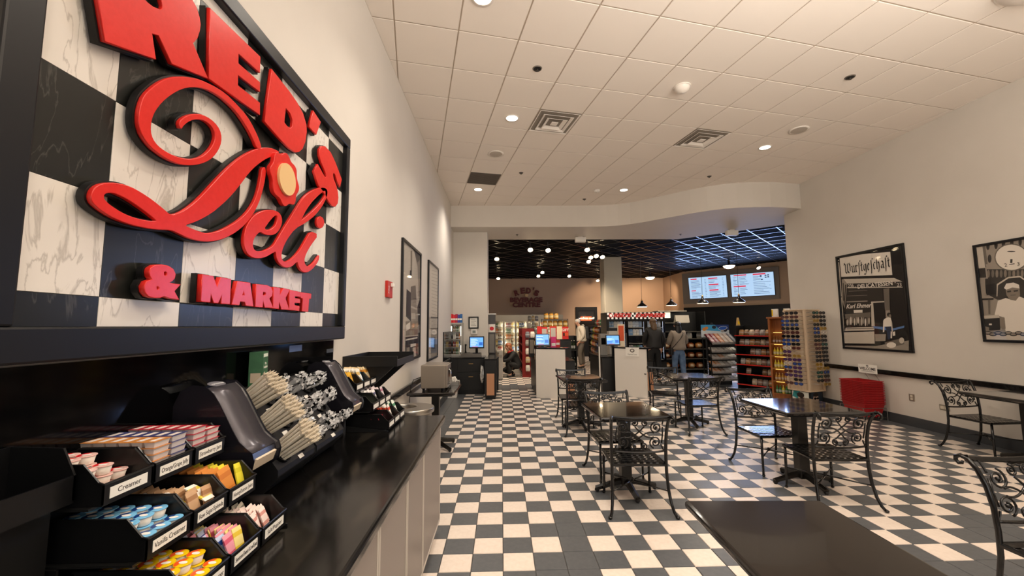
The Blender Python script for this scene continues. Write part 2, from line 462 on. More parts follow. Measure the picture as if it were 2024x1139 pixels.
# base and rails
base = M('rubber_base', '3F4144', .55)
o = MB().box(XR - .012, XR, -4, 8.46, 0, .14).build('baseboard_right', base); struct(o)
o = MB().box(XL, XL + .012, 3.2, 9.98, 0, .14).build('baseboard_left', base); struct(o)
def rail(name, x0, x1, y0, y1, z0, z1):
    o = MB().box(x0, x1, y0, y1, z0, z1).build(name, iron, bev=.012, seg=3); return struct(o, 'black wooden chair rail')
rail('trim_2', XR - .035, XR, -4, 8.46, .715, .79)
rail('trim_3', XL, XL + .035, 3.05, 9.98, .74, .815)
o = MB().box(XL, XL + .02, -1.5, 2.87, .86, 1.44).build('trim_4', M('black_glass', '050506', .08, spec=.25)); struct(o, 'glossy black backsplash over the counter')
# ------------------------------------------------------------------ wall sign
sb = thing('wall_sign', 'huge framed chequered marble sign with red letters over the counter', 'sign', (XL, 1.9, 1.449))
def L(o): return -Vector(o.location)
SXF = -1.13
mW, mB = marble('marble_white', 'E6E0D7', 'C2BBB1', .02, 4.2), marble('marble_black', '1F201D', '45443F', .012, 3.4)
MB().box(XL, SXF - .008, .88, 2.92, 1.46, 2.88).build('backing_board', blkm, sb, loc=L(sb))
for r in range(-1, 5):
    for k in range(-1, 6):
        y0, y1 = max(.95, 1.173 + .288 * k), min(2.85, 1.461 + .288 * k)
        z0, z1 = max(1.535, 1.331 + .288 * (r + 1)), min(2.82, 1.619 + .288 * (r + 1))
        if y1 - y0 < .02 or z1 - z0 < .02: continue
        cy, cz = (y0 + y1) / 2, (z0 + z1) / 2; hy, hz = (y1 - y0) / 2 - .0006, (z1 - z0) / 2 - .0006
        MB().box(-.008, 0, -hy, hy, -hz, hz).build('marble_tile', mW if (k + r) % 2 else mB, sb, loc=Vector((SXF, cy, cz)) - sb.location, bev=.0006, seg=1)
frm = M('sign_frame', '0F1013', .38)
for (y0, y1, z0, z1) in ((.87, 2.9, 1.449, 1.535), (.87, 2.9, 2.82, 2.895), (.87, .95, 1.535, 2.82), (2.85, 2.9, 1.535, 2.82)):
    MB().box(XL, -1.095, y0, y1, z0, z1).build('frame_bar', frm, sb, loc=L(sb), bev=.006)
backm = M('letter_backing', '0D0C0C', .5)
def sign_letter(loops, label, s, ox, oy, xf=-1.084, t=.014, off=.007, mat=None, sm=0, bt=.022):
    pl = []
    for lp in loops:
        lp = [(ox + u / s, oy + v / s) for u, v in lp]
        if sm: lp = smooth_poly(lp, sm)
        pl.append([(p.y, p.z) for p in (at(a, b, X=xf) for a, b in lp)])
    m = flat_mesh('letter', pl, t - .004, mat or red, .002)
    o = put('letter', m, sb); o['label'] = label
    o.matrix_local = Matrix.Translation(L(sb)) @ basis((xf - t / 2, 0, 0), (0, 1, 0), (0, 0, 1))
    mb = flat_mesh('letter_backing', pl, bt, backm, 0, off)
    b = put('letter_backing', mb, o, loc=(0, 0, -t / 2 - bt / 2))
    return o
C4, C1, C2, C3, C5, C6 = (5.06, 160, 0), (5.06, 160, 130), (5.06, 160, 280), (4.067, 460, 280), (3.558, 480, 100), (5.326, 260, 510)
sign_letter([[(60, -630), (180, 0), (245, 410), (748, 588), (710, 330), (780, 350), (912, 635), (1268, 780), (1120, 430), (1165, 380), (1190, 300), (1197, 240), (1185, 165), (1155, 70), (1115, 0), (1060, -90), (960, -190)],
             [(560, -120), (640, -5), (665, 25), (730, 75), (795, 100), (818, 90), (823, 60), (800, -15), (740, -100), (660, -140)]], 'red block letter R', *C4)
sign_letter([[(1295, 85), (1795, 570), (1790, 725), (1575, 530), (1575, 635), (1790, 825), (1790, 915), (1570, 745), (1570, 855), (1790, 1030), (1790, 1146), (1283, 783)]], 'red block letter E', *C4)
sign_letter([[(205, 133), (270, 215), (330, 290), (385, 370), (425, 445), (447, 520), (450, 570), (440, 640), (420, 690), (395, 712), (370, 715), (330, 690), (280, 640), (155, 497)],
             [(303, 400), (335, 440), (352, 490), (350, 535), (335, 550), (310, 530), (292, 505)]], 'red block letter D', *C5)
sign_letter([[(497, 425), (548, 503), (517, 590), (468, 535)]], 'red apostrophe', *C5)
sign_letter([[(715, 38), (745, 40), (790, 90), (825, 165), (850, 230), (877, 305), (862, 365), (842, 320), (825, 262), (812, 250), (806, 265), (812, 300), (830, 345), (845, 400), (850, 450), (845, 495), (825, 522), (800, 518), (775, 485), (740, 420), (690, 350), (655, 240), (685, 183), (745, 292), (757, 280), (745, 240), (715, 170), (697, 110), (698, 65)]], 'red block letter S', *C3)
# script: the D in three pieces, then "eli"
sign_letter([[(985, 570), (1030, 520), (1100, 490), (1180, 485), (1260, 510), (1340, 570), (1390, 640), (1408, 720), (1395, 800), (1350, 880), (1290, 940), (1200, 980), (1100, 993), (1000, 985), (900, 950), (800, 890), (700, 810), (620, 700), (587, 600), (583, 500), (600, 400), (640, 300), (720, 220), (810, 155), (900, 122), (1000, 113), (1100, 122), (1200, 145), (1330, 205), (1450, 280), (1560, 390), (1660, 500), (1740, 640), (1790, 760), (1808, 830), (1765, 830), (1720, 720), (1650, 590), (1560, 460), (1450, 350), (1340, 270), (1230, 220), (1120, 207), (1010, 225), (900, 285), (810, 360), (740, 450), (705, 540), (695, 620), (705, 700), (740, 770), (800, 830), (880, 880), (960, 915), (1050, 935), (1130, 938), (1210, 915), (1280, 860), (1330, 790), (1350, 720), (1335, 640), (1290, 580), (1230, 540), (1160, 530), (1090, 545), (1030, 590), (1000, 635)]], 'red curl at the start of the script D', *C1, sm=1)
sign_letter([[(1995, 110), (1930, 75), (1860, 62), (1790, 68), (1700, 100), (1600, 160), (1500, 240), (1400, 340), (1300, 450), (1200, 560), (1100, 650), (1000, 715), (900, 742), (830, 680), (720, 590), (600, 510), (500, 455), (400, 425), (300, 415), (210, 425), (150, 460), (115, 510), (108, 570), (130, 620), (200, 680), (300, 745), (400, 790), (500, 825), (600, 850), (700, 868), (800, 878), (900, 880), (960, 905), (1060, 955), (1160, 985), (1250, 998), (1350, 990), (1450, 960), (1550, 905), (1640, 830), (1720, 730), (1780, 610), (1815, 500), (1842, 380), (1852, 262), (1814, 262), (1800, 380), (1770, 520), (1730, 620), (1660, 720), (1570, 800), (1470, 860), (1370, 905), (1270, 925), (1200, 910), (1100, 870), (1030, 835), (1150, 800), (1300, 720), (1420, 620), (1520, 520), (1600, 420), (1680, 310), (1750, 240), (1840, 175), (1920, 140)],
             [(225, 560), (232, 525), (260, 510), (320, 505), (400, 535), (500, 590), (600, 660), (700, 735), (775, 800), (700, 800), (600, 785), (500, 755), (400, 710), (300, 645), (240, 590)]], 'red script letter D', *C2, sm=1, xf=-1.0855)
sign_letter([[(222, 720), (250, 740), (290, 752), (340, 745), (375, 710), (397, 655), (395, 610), (375, 572), (330, 553), (270, 553), (210, 572), (165, 605), (125, 660), (100, 730), (90, 800), (100, 860), (125, 905), (165, 932), (220, 937), (270, 925), (320, 895), (350, 880), (352, 930), (370, 970), (400, 1000), (435, 1013), (475, 1005), (510, 970), (525, 965), (530, 1000), (550, 1035), (580, 1052), (615, 1045), (655, 1010), (690, 960), (698, 915), (685, 930), (660, 970), (625, 1000), (600, 1008), (580, 985), (575, 950), (590, 900), (630, 830), (690, 750), (630, 722), (590, 790), (545, 870), (500, 925), (455, 960), (420, 972), (395, 950), (390, 910), (405, 850), (440, 780), (500, 700), (590, 650), (660, 595), (720, 520), (755, 450), (765, 400), (745, 372), (710, 370), (650, 390), (590, 430), (545, 485), (500, 560), (450, 640), (412, 700), (365, 780), (330, 840), (290, 865), (240, 885), (190, 885), (165, 860), (160, 810), (180, 760)],
             [(748, 400), (735, 393), (690, 430), (640, 480), (590, 550), (555, 620), (545, 642), (600, 600), (660, 545), (710, 490), (742, 440)],
             [(252, 702), (280, 660), (320, 610), (348, 588), (362, 600), (360, 640), (345, 680), (315, 705), (285, 716)]], 'red joined script letters e, l and i', *C3, sm=1)
sign_letter([[(706 + 30 * math.cos(a * .5236), 650 + 46 * math.sin(a * .5236)) for a in range(12)]], 'red dot of the script i', *C3)
# plain round emblem where the lettering meets (generic: a scalloped red rosette with a cream disc)
pc = at(460 + 415 / 4.067, 280 + 305 / 4.067, X=-1.075)
ros = [(pc.y + math.cos(a * math.pi / 40) * (.125 + .008 * math.cos(a * 1.2566 * .5)), pc.z + math.sin(a * math.pi / 40) * (.125 + .008 * math.cos(a * 1.2566 * .5))) for a in range(80)]
o = put('rosette', flat_mesh('rosette', [ros], .016, red, .002), sb); o['label'] = 'plain red scalloped rosette'
o.matrix_local = Matrix.Translation(L(sb)) @ basis((-1.078, 0, 0), (0, 1, 0), (0, 0, 1))
b2 = put('rosette_backing', flat_mesh('rosette_backing', [ros], .02, backm, 0, .007), o, loc=(0, 0, -.02))
d = put('rosette_disc', flat_mesh('rosette_disc', [[(pc.y + .078 * math.cos(a * math.pi / 20), pc.z + .078 * math.sin(a * math.pi / 20)) for a in range(40)]], .012, M('cream_paint', 'EBC48A', .4)), o, loc=(0, 0, .015))
mk = [('M', [[(750, 178), (862, 195), (903, 315), (940, 208), (1048, 225), (1035, 485), (945, 478), (955, 375), (912, 475), (868, 470), (835, 365), (828, 465), (733, 455)]]),
      ('A', [[(1118, 248), (1250, 265), (1282, 508), (1205, 500), (1195, 460), (1145, 455), (1135, 495), (1058, 488)], [(1182, 335), (1192, 395), (1165, 395)]]),
      ('R', [[(1315, 280), (1430, 290), (1470, 310), (1485, 350), (1478, 400), (1450, 425), (1490, 525), (1405, 520), (1385, 440), (1380, 518), (1305, 512)], [(1385, 355), (1410, 360), (1418, 378), (1405, 398), (1382, 395)]]),
      ('K', [[(1500, 310), (1565, 318), (1560, 400), (1600, 322), (1665, 335), (1620, 425), (1660, 545), (1580, 540), (1555, 450), (1550, 535), (1490, 528)]]),
      ('E', [[(1668, 340), (1780, 362), (1780, 410), (1722, 402), (1720, 425), (1775, 435), (1775, 475), (1718, 470), (1716, 500), (1770, 510), (1765, 555), (1660, 545)]]),
      ('T', [[(1785, 365), (1893, 380), (1890, 430), (1870, 428), (1860, 565), (1795, 558), (1805, 425), (1783, 420)]]),
      ('&', [[(205, 110), (250, 80), (320, 75), (390, 88), (440, 120), (463, 170), (455, 215), (430, 240), (390, 258), (440, 275), (510, 283), (450, 350), (497, 435), (420, 425), (345, 400), (300, 418), (240, 418), (180, 400), (145, 355), (138, 300), (165, 250), (225, 230), (200, 190), (195, 145)],
             [(340, 145), (360, 138), (378, 155), (375, 185), (358, 195), (340, 180)], [(262, 300), (280, 292), (298, 318), (285, 340), (265, 335)]])]
for ch, lp in mk:
    sign_letter(lp, 'small thick red letter ' + ch if ch != '&' else 'small thick red ampersand', *C6, xf=-1.08, t=.018, off=.006, bt=.02)

# ------------------------------------------------------------------ counter
taupe = M('taupe_laminate', '8C827A', .38)
taupel = M('taupe_edge', 'C2B9AE', .4)
o = MB().box(XL + .003, -.432, -1.5, 3.2, .812, .858).build('countertop', granite, bev=.014, seg=3)
tag(o, 'long black speckled stone countertop along the left wall', 'countertop')
def cabinet(y0, y1, doors, label):
    t = thing('base_cabinet', label, 'cabinet', (-.8, (y0 + y1) / 2, 0), 0, 'counter base cabinets'); l = L(t)
    MB().box(XL + .01, -.485, y0 + .002, y1 - .002, .09, .81).build('body', taupe, t, loc=l)
    MB().box(XL + .01, -.54, y0 + .002, y1 - .002, 0, .09).build('toe_kick', M('kick', 'BDB3A8', .5), t, loc=l)
    for a, b in doors:
        d = MB().box(-.485, -.467, a + .003, b - .003, .1, .805).build('door', taupe, t, loc=l, bev=.002)
        e = MB()
        for (p, q, r_, s_) in ((a + .003, a + .02, .1, .805), (b - .02, b - .003, .1, .805), (a + .02, b - .02, .1, .117), (a + .02, b - .02, .788, .805)):
            e.box(-.467, -.4645, p, q, r_, s_)
        e.build('edge_band', taupel, d)
cabinet(2.1, 3.19, [(2.1, 2.52), (2.52, 3.185)], 'taupe base cabinet at the far end of the stone counter')
cabinet(1.15, 2.1, [(1.15, 1.63), (1.63, 2.1)], 'taupe base cabinet under the middle of the stone counter')
cabinet(.1, 1.15, [(.1, .62), (.62, 1.15)], 'taupe base cabinet nearest in the stone counter')

# ------------------------------------------------------------------ condiment organisers
binm = M('bin_plastic', '0E0E0F', .3, bump=(60, .04))
def bin_mesh(D, W, H=.095, lip=.05, t=.003):
    m = MB()
    m.box(0, D, -W / 2, W / 2, 0, t)
    m.box(0, t, -W / 2, W / 2, t, H)
    m.box(D - t, D, -W / 2, W / 2, t, lip)
    for sgn in (-1, 1):
        y0 = sgn * W / 2; y1 = y0 - sgn * t
        pr = [(0, t), (D, t), (D, lip), (D - .012, lip + .004), (D - .05, H), (0, H)]
        vs = [(x, y0, z) for x, z in pr] + [(x, y1, z) for x, z in pr]; n = len(pr)
        m.add(vs, [tuple(range(n)), tuple(range(n, 2 * n))[::-1]] + [(i, (i + 1) % n, n + (i + 1) % n, n + i) for i in range(n)])
    # rolled rim
    m.tube([(0, -W / 2, H), (D - .05, -W / 2, H), (D - .012, -W / 2, lip + .004), (D, -W / 2, lip), (D, W / 2, lip), (D - .012, W / 2, lip + .004), (D - .05, W / 2, H), (0, W / 2, H)], .003, 5)
    return m
TIER = [(-.73, .87, .27), (-.835, .985, .27), (-.945, 1.11, .2)]
lblm = M('label_ink', '2A2622', .7)
def organiser(yc, dy, w, label):
    t = thing('condiment_organizer', label, 'organizer', (-.94, yc, .858)); l = L(t)
    y0, y1 = yc - 1.5 * dy - .008, yc + 1.5 * dy + .008
    for y in (y0 - .005, y1):
        m = MB(); pr = [(-1.15, .859), (-.74, .859), (-.74, .868), (-.97, .868 + .02), (-.9, .974), (-1.03, .99), (-1.0, 1.106), (-1.15, 1.106)]
        pr = [(-1.15, .859), (-.73, .859), (-.73, .866), (-1.02, .9), (-1.02, .978), (-1.12, .982), (-1.12, 1.103), (-1.15, 1.103)]
        n = 8; m.add([(x, y, z) for x, z in pr] + [(x, y + .005, z) for x, z in pr], [tuple(range(n)), tuple(range(n, 2 * n))[::-1]] + [(i, (i + 1) % n, n + (i + 1) % n, n + i) for i in range(n)])
        m.build('side_panel', blkm, t, loc=l)
    for (xf, z, D) in TIER:
        MB().box(xf - D + .002, xf - .02, y0, y1, z - .006, z - .001).build('shelf', blkm, t, loc=l)
    MB().box(-1.157, -1.151, y0, y1, .859, 1.2).build('back_panel', blkm, t, loc=l)
BINS = {}
def make_bins(tagname, ys, w, texts, place, num):
    n = 0
    for ti, (xf, z, D) in enumerate(TIER):
        for k, y in enumerate(ys):
            t = thing('condiment_bin', '%s bin%s in the %s row of the %s condiment organizer' % (('nearest', 'middle', 'farthest')[k], ' labelled ' + texts[ti][k] if texts[ti][k] else '', ('bottom', 'middle', 'top')[ti], place), 'bin', (xf - D, y, z), 0, num)
            bin_mesh(D, w).build('tray', binm, t)
            lb = MB().box(D, D + .0012, -w * .38, w * .38, .012, .038).build('label_card', paper, t)
            if texts[ti][k]:
                me = text_mesh(texts[ti][k], .018, lblm, .0004)
                bw = max(v.co.x for v in me.vertices) * 2; f = min(1, w * .7 / bw)
                for v in me.vertices: v.co.x *= f
                o = put('lettering', me, lb); o.matrix_local = basis((D + .0014, 0, .025), (0, 1, 0), (0, 0, 1))
            BINS[(num, ti, k)] = (xf - D, xf, y, z)
organiser(1.245, .145, .137, 'black stepped condiment organizer nearest the camera on the counter')
make_bins('a', [1.1, 1.245, 1.39], .137, [['Hazelnut Creamer', 'Sweetener/Sweet & Low/Equal', 'Salt/Pepper'], ['Vanilla Creamer', 'Raw Sugar/Splenda', 'Honey/Lemon Juice'], ['Creamer', 'Orange/Grape Jelly', 'Strawberry Jam']], 'near', 'bins of the near organizer')
organiser(2.935, .145, .137, 'black stepped condiment organizer at the far end of the counter')
make_bins('b', [2.79, 2.935, 3.08], .137, [['', '', '']] * 3, 'far', 'bins of the far organizer')
# portion cups
def cup_proto(lid, dark, label):
    t = thing('creamer_cup', label, 'creamer')
    MB().lathe([(.0135, 0), (.0145, .002), (.0185, .021)], 14).build('cup', M('creamer_white', 'EDE6DA', .35), t, smooth=True)
    l = MB().lathe([(.0205, .021), (.0208, .022), (.0205, .023)], 14).build('lid', [M(lid[0], lid[1], .25)], t)
    e = MB(); e.add([(.011 * math.cos(a * math.pi / 7), .0065 * math.sin(a * math.pi / 7), .0234) for a in range(14)], [tuple(range(14))]); e.build('lid_print', M('lid_print', 'F3EDE6', .4), l)
    e = MB(); e.add([(.0195 * math.cos(a), .0195 * math.sin(a), .0232) for a in [math.pi * (.55 + k * .1) for k in range(10)]], [tuple(range(10))]); e.build('lid_band', M(dark[0], dark[1], .3), l)
    return Series(t)
def fill_cups(ser, key, rows, label, group, skip=0):
    x0, xf, y, z = BINS[key]
    for r in range(rows):
        lv = 2 if r == 0 else 3
        for c in range(3):
            for h in range(lv):
                if h < lv - 1 and r > 2: continue
                if skip and R.random() < skip and h == lv - 1: continue
                zz = z + .0035 + .0245 * h if not (r > 2) else z + .0035 + .0245 * h
                ser((xf - .026 - r * .0425 + R.uniform(-.0005, .0005), y - .0425 + c * .0425, zz), R.uniform(-.25, .25), '%s, %s layer, %s row from the front, %s column' % (label, ('bottom', 'middle', 'top')[h], ORDW[r], ('near', 'middle', 'far')[c]), group)
fill_cups(cup_proto(('lid_blue', '7FC4F0'), ('lid_navy', '173A7A'), 'blue'), ('bins of the near organizer', 1, 0), 6, 'blue-lidded creamer cup', 'blue creamer cups')
fill_cups(cup_proto(('lid_yellow', 'F2CB17'), ('lid_orange', 'EE5A22'), 'yellow'), ('bins of the near organizer', 0, 0), 6, 'yellow-lidded creamer cup', 'yellow creamer cups')
cr = cup_proto(('lid_pink', 'F2C9C0'), ('lid_red', 'D31F27'), 'red'); x0, xf, y, z = BINS[('bins of the near organizer', 2, 0)]
for (r, c, h) in [(r, c, h) for (r, c, n) in ((0, 0, 1), (0, 1, 1), (0, 2, 1), (1, 0, 3), (1, 1, 3), (1, 2, 2), (2, 0, 4), (2, 1, 4), (2, 2, 2), (3, 0, 4), (3, 1, 4)) for h in range(n)]:
    cr((xf - .027 - r * .0425, y - .0425 + c * .0425, z + .0035 + .0245 * h), R.uniform(-.2, .2), 'red-lidded creamer cup, %s layer from below, %s row from the front, %s column' % (ORDW[h], ORDW[r], ('near', 'middle', 'far')[c]), 'red creamer cups')
# jelly tubs
def tub_proto(nm, col, lb):
    t = thing('jelly_tub', lb, 'jelly')
    MB().hexa([(-.012, -.024, 0), (.012, -.024, 0), (.012, .024, 0), (-.012, .024, 0)], [(-.0145, -.027, .0155), (.0145, -.027, .0155), (.0145, .027, .0155), (-.0145, .027, .0155)]).build('tub', M('tub_clear', 'D9D0CC', .3), t)
    l = MB().box(-.0168, .0168, -.0298, .0298, .0156, .0165).build('foil_lid', M(nm, col, .3, .25), t)
    MB().quad((-.008, -.02, .0168), (.008, -.02, .0168), (.008, .02, .0168), (-.008, .02, .0168)).build('lid_print', M('lid_print2', 'E9DCD2', .4), l)
    return Series(t)
og, gp, sj = tub_proto('foil_orange', 'E79A4E', ''), tub_proto('foil_grape', '4A4E86', ''), tub_proto('foil_berry', 'CF3444', '')
for ser, key, col, nl, lb, gr in ((og, 1, -.031, 6, 'jelly tub with orange foil lid', 'orange jelly tubs'), (gp, 1, .031, 6, 'jelly tub with purple-blue foil lid', 'grape jelly tubs'),
                                 (sj, 2, -.031, 6, 'red-lidded jam tub of the near stack', 'near strawberry jam tubs'), (sj, 2, .031, 5, 'red-lidded jam tub of the lower far stack', 'far strawberry jam tubs')):
    x0, xf, y, z = BINS[('bins of the near organizer', 2, key)]
    for r in range(6):
        for h in range(nl):
            ser((xf - .03 - r * .0345, y + col, z + .0035 + h * .0172), R.uniform(-.015, .015), '%s, %s from the front, %s from the bottom' % (lb, ORDW[r], ORDW[h]), gr)
# paper sachets
def sachet(nm, cols, label, w=.034, h=.058, cat='sachet'):
    m = MB(); h *= 1.3; w *= 1.12
    n = 6
    vs = []
    for i in range(n + 1):
        z = h * i / n; th_ = .0022 if 0 < i < n else .0004
        vs += [(-w / 2, -th_, z), (w / 2, -th_, z), (w / 2, th_, z), (-w / 2, th_, z)]
    fs = []
    for i in range(n):
        a = 4 * i; fs += [(a, a + 1, a + 5, a + 4), (a + 1, a + 2, a + 6, a + 5), (a + 2, a + 3, a + 7, a + 6), (a + 3, a, a + 4, a + 7)]
    fs += [(0, 3, 2, 1), (4 * n, 4 * n + 1, 4 * n + 2, 4 * n + 3)]
    m.add(vs, fs); m.m = [1 if 4 <= i < 8 or 16 <= i < 20 else 0 for i in range(len(fs))]
    o = m.build(nm, [M('sachet_' + c, c, .55) for c in cols]); tag(o, label, cat)
    KIDS[o.name] = []
    return Series(o)
def fill_sachets(ser, key, n, label, group, x_in=.03, lean=.35, zoff=.004, yspread=.05, dx=None, y0=0, jit=.2):
    x0, xf, y, z = BINS[key]; D = xf - x0 - .06; n = int(n * 1.5)
    for i in range(n):
        x = xf - x_in - D * i / n
        hw = max(v.co.x for v in ser.r.data.vertices); lim = .0655 - hw - .004
        yy = y + max(-lim, min(lim, y0 + R.uniform(-yspread, yspread))); rj = R.uniform(-jit, jit) * .5
        ser((x, yy, z + zoff + hw * abs(math.sin(rj))), 0, label, group, rot=(-(lean + R.uniform(-.05, .05)), rj, math.pi / 2 + R.uniform(-.06, .06)))
N1, N2 = 'bins of the near organizer', 'bins of the far organizer'
fill_sachets(sachet('sugar_sachet', ('C9A27C', 'A97C55'), 'brown'), (N1, 1, 1), 16, 'brown raw sugar sachet in the middle bin of the middle row', 'raw sugar sachets')
fill_sachets(sachet('sweetener_sachet', ('F3EFE4', 'E9D24A'), 'white yellow'), (N1, 1, 1), 5, 'white and yellow sachet lying over the raw sugar', 'white sachets over the raw sugar', zoff=.04, lean=1.1)
fill_sachets(sachet('sweetener_sachet', ('E79AAA', 'D45A74'), 'pink'), (N1, 0, 1), 12, 'pink sweetener sachet in the middle bin of the bottom row', 'pink sweetener sachets', y0=.02)
fill_sachets(sachet('sweetener_sachet', ('C4D2EC', '2B4E9E'), 'blue'), (N1, 0, 1), 10, 'blue sweetener sachet in the middle bin of the bottom row', 'blue sweetener sachets', y0=-.02)
fill_sachets(sachet('sweetener_sachet', ('F1DD8E', 'E2C23C'), 'yellow'), (N1, 0, 1), 8, 'yellow sweetener sachet in the middle bin of the bottom row', 'yellow sweetener sachets', y0=.035, yspread=.02)
fill_sachets(sachet('salt_sachet', ('F4DFD6', 'D99A8E'), 'salt', .026, .05), (N1, 0, 2), 22, 'pale pink salt sachet in the farthest bin of the bottom row', 'salt sachets', jit=.7, zoff=.012)
fill_sachets(sachet('pepper_sachet', ('D8D0C0', '8A8274'), 'pepper', .026, .05), (N1, 0, 2), 10, 'grey pepper sachet behind the salt sachets', 'pepper sachets', x_in=.1, jit=.8, zoff=.02)
fill_sachets(sachet('honey_pouch', ('D98A38', 'C9762A'), 'honey', .05, .075, 'pouch'), (N1, 1, 2), 8, 'orange honey pouch in the farthest bin of the middle row', 'honey pouches', yspread=.025, y0=-.02)
fill_sachets(sachet('lemon_sachet', ('EBDD3C', 'D8CB2A'), 'lemon', .03, .07), (N1, 1, 2), 7, 'yellow lemon juice sachet beside the honey pouches', 'lemon juice sachets', y0=.042, yspread=.012)
fill_sachets(sachet('tea_bag', ('EFE6D2', 'D9B36A'), 'tea', .055, .098, 'tea bag'), (N2, 2, 1), 14, 'cream paper tea bag in the far organizer top row', 'cream tea bags', yspread=.02)
fill_sachets(sachet('tea_bag', ('E8EEF0', '3E94B8'), 'tea', .055, .098, 'tea bag'), (N2, 2, 1), 7, 'blue and white tea bag in the far organizer top row', 'blue tea bags', yspread=.03, y0=.02)
fill_sachets(sachet('tea_bag', ('F0D9AC', 'DE9A3A'), 'tea', .055, .098, 'tea bag'), (N2, 2, 2), 12, 'orange and cream tea bag in the farthest top bin', 'orange tea bags', yspread=.03)
fill_sachets(sachet('snack_pouch', ('E0AC2C', 'C98F1E'), 'gold', .055, .09, 'pouch'), (N2, 2, 0), 12, 'golden yellow pouch in the nearest top bin of the far organizer', 'golden pouches', yspread=.03)
fill_sachets(sachet('sugar_sachet', ('F2EDEA', '6B6A86'), 'white', .04, .082), (N2, 1, 1), 20, 'white and grey sugar sachet in the far organizer middle row', 'white sugar sachets', yspread=.04)
fill_sachets(sachet('sugar_sachet', ('EFE0E0', 'C9889C'), 'pink', .04, .082), (N2, 1, 2), 16, 'pale pink sachet in the farthest middle-row bin', 'pale pink sachets', yspread=.04)
fill_sachets(sachet('mint_sachet', ('E4EBD6', '8FB070'), 'green', .05, .065), (N2, 1, 0), 6, 'green and white sachet in the nearest middle-row bin of the far organizer', 'green sachets', lean=.9)
fill_sachets(sachet('dressing_sachet', ('EFE9DE', 'D8502F'), 'sauce', .045, .095), (N2, 0, 1), 12, 'white and red sauce sachet in the far organizer bottom row', 'red sauce sachets', yspread=.035)
fill_sachets(sachet('dressing_sachet', ('E9EEE0', '4E8C5E'), 'relish', .045, .095), (N2, 0, 2), 9, 'white and green sauce sachet in the farthest bottom bin', 'green sauce sachets', yspread=.035)
fill_sachets(sachet('sauce_sachet', ('B8293A', 'E7B8C0'), 'ketchup', .03, .055), (N2, 0, 0), 16, 'red ketchup sachet in the nearest bottom bin of the far organizer', 'ketchup sachets', jit=.7)

# empty tray beside the near organiser
t = thing('open_tray', 'empty black open tray left of the near condiment organizer', 'tray', (-1.09, .75, .859)); l = L(t)
m = MB().box(-1.155, -1.0, .45, 1.02, 1.125, 1.131).box(-1.155, -1.15, .45, 1.02, 1.131, 1.255).box(-1.005, -1.0, .45, 1.02, 1.131, 1.188)
pr = [(-1.155, 1.131), (-1.0, 1.131), (-1.0, 1.188), (-1.03, 1.25), (-1.155, 1.255)]
for y in (.45, 1.015):
    m.add([(x, y, z) for x, z in pr] + [(x, y + .005, z) for x, z in pr], [tuple(range(5)), tuple(range(5, 10))[::-1]] + [(i, (i + 1) % 5, 5 + (i + 1) % 5, 5 + i) for i in range(5)])
m.build('tray_body', binm, t, loc=l)
MB().box(-1.15, -1.03, .48, 1.0, .859, 1.125).build('stand', blkm, t, loc=l)

# ------------------------------------------------------------------ napkin dispensers
def dispenser():
    t = thing('napkin_dispenser', 'x', 'dispenser', (0, 0, 0), 0, 'napkin dispensers')
    W = .088
    pr = [(-.12, .002), (-.12, .30), (-.115, .39), (-.095, .437), (-.06, .456), (-.025, .452), (.0, .43), (.022, .397), (.078, .295), (.098, .262), (.122, .24), (.148, .222), (.155, .2), (.15, .172), (.13, .155), (.09, .15), (.06, .125), (.045, .08), (.045, .002)]
    n = len(pr); m = MB()
    m.add([(x, -W, z) for x, z in pr] + [(x, W, z) for x, z in pr], [tuple(range(n)), tuple(range(n, 2 * n))[::-1]] + [(i, (i + 1) % n, n + (i + 1) % n, n + i) for i in range(n)])
    m.build('body', M('dispenser_black', '1B1A20', .22, coat=.3), t, bev=.012, seg=3)
    # satin face panel following the slope
    pf = [(-.02, .453), (.003, .432), (.025, .398), (.08, .297), (.101, .263), (.124, .242), (.149, .223)]
    m = MB(); k = len(pf)
    vs = [(x, -W + .014, z) for x, z in pf] + [(x, W - .014, z) for x, z in pf]
    m.add(vs, [(i, i + 1, k + i + 1, k + i) for i in range(k - 1)])
    o = m.build('face_panel', M('dispenser_grey', '4B484E', .28, .3, bump=(12, .05)), t, smooth=True)
    so_ = o.modifiers.new('thick', 'SOLIDIFY'); so_.thickness = .004; so_.offset = 1
    m = MB(); m.tube([(-.07, -.035 * math.cos(0), .458), (-.03, 0, .458)], .001, 3)
    e = MB(); e.add([(-.05 + .02 * math.cos(a * math.pi / 10) + .012, .042 * math.sin(a * math.pi / 10), .461 - .02 * math.cos(a * math.pi / 10) * .35) for a in range(20)], [tuple(range(20))])
    b = e.build('badge', M('badge_grey', '8A8890', .3, .4), t)
    me = text_mesh('xpressnap', .016, M('badge_ink', 'F0F0F0', .4), .0004, shear=.2)
    o = put('lettering', me, b); o.matrix_local = basis((-.036, 0, .4625), (0, 1, 0), (-1, 0, .35))
    MB().hexa([(.1, -.07, .157), (.146, -.07, .163), (.146, .07, .163), (.1, .07, .157)], [(.12, -.068, .215), (.163, -.062, .2), (.163, .062, .2), (.12, .068, .215)]).build('napkin', M('napkin', 'D8C7AE', .8), t)
    return Series(t)
ds = dispenser()
ds((-1.035, 1.59, .8595), 0, 'grey-faced napkin dispenser nearest, beside the jam tubs')
ds((-1.035, 2.558, .8595), 0, 'grey-faced napkin dispenser farther along, behind the wrapped cutlery')

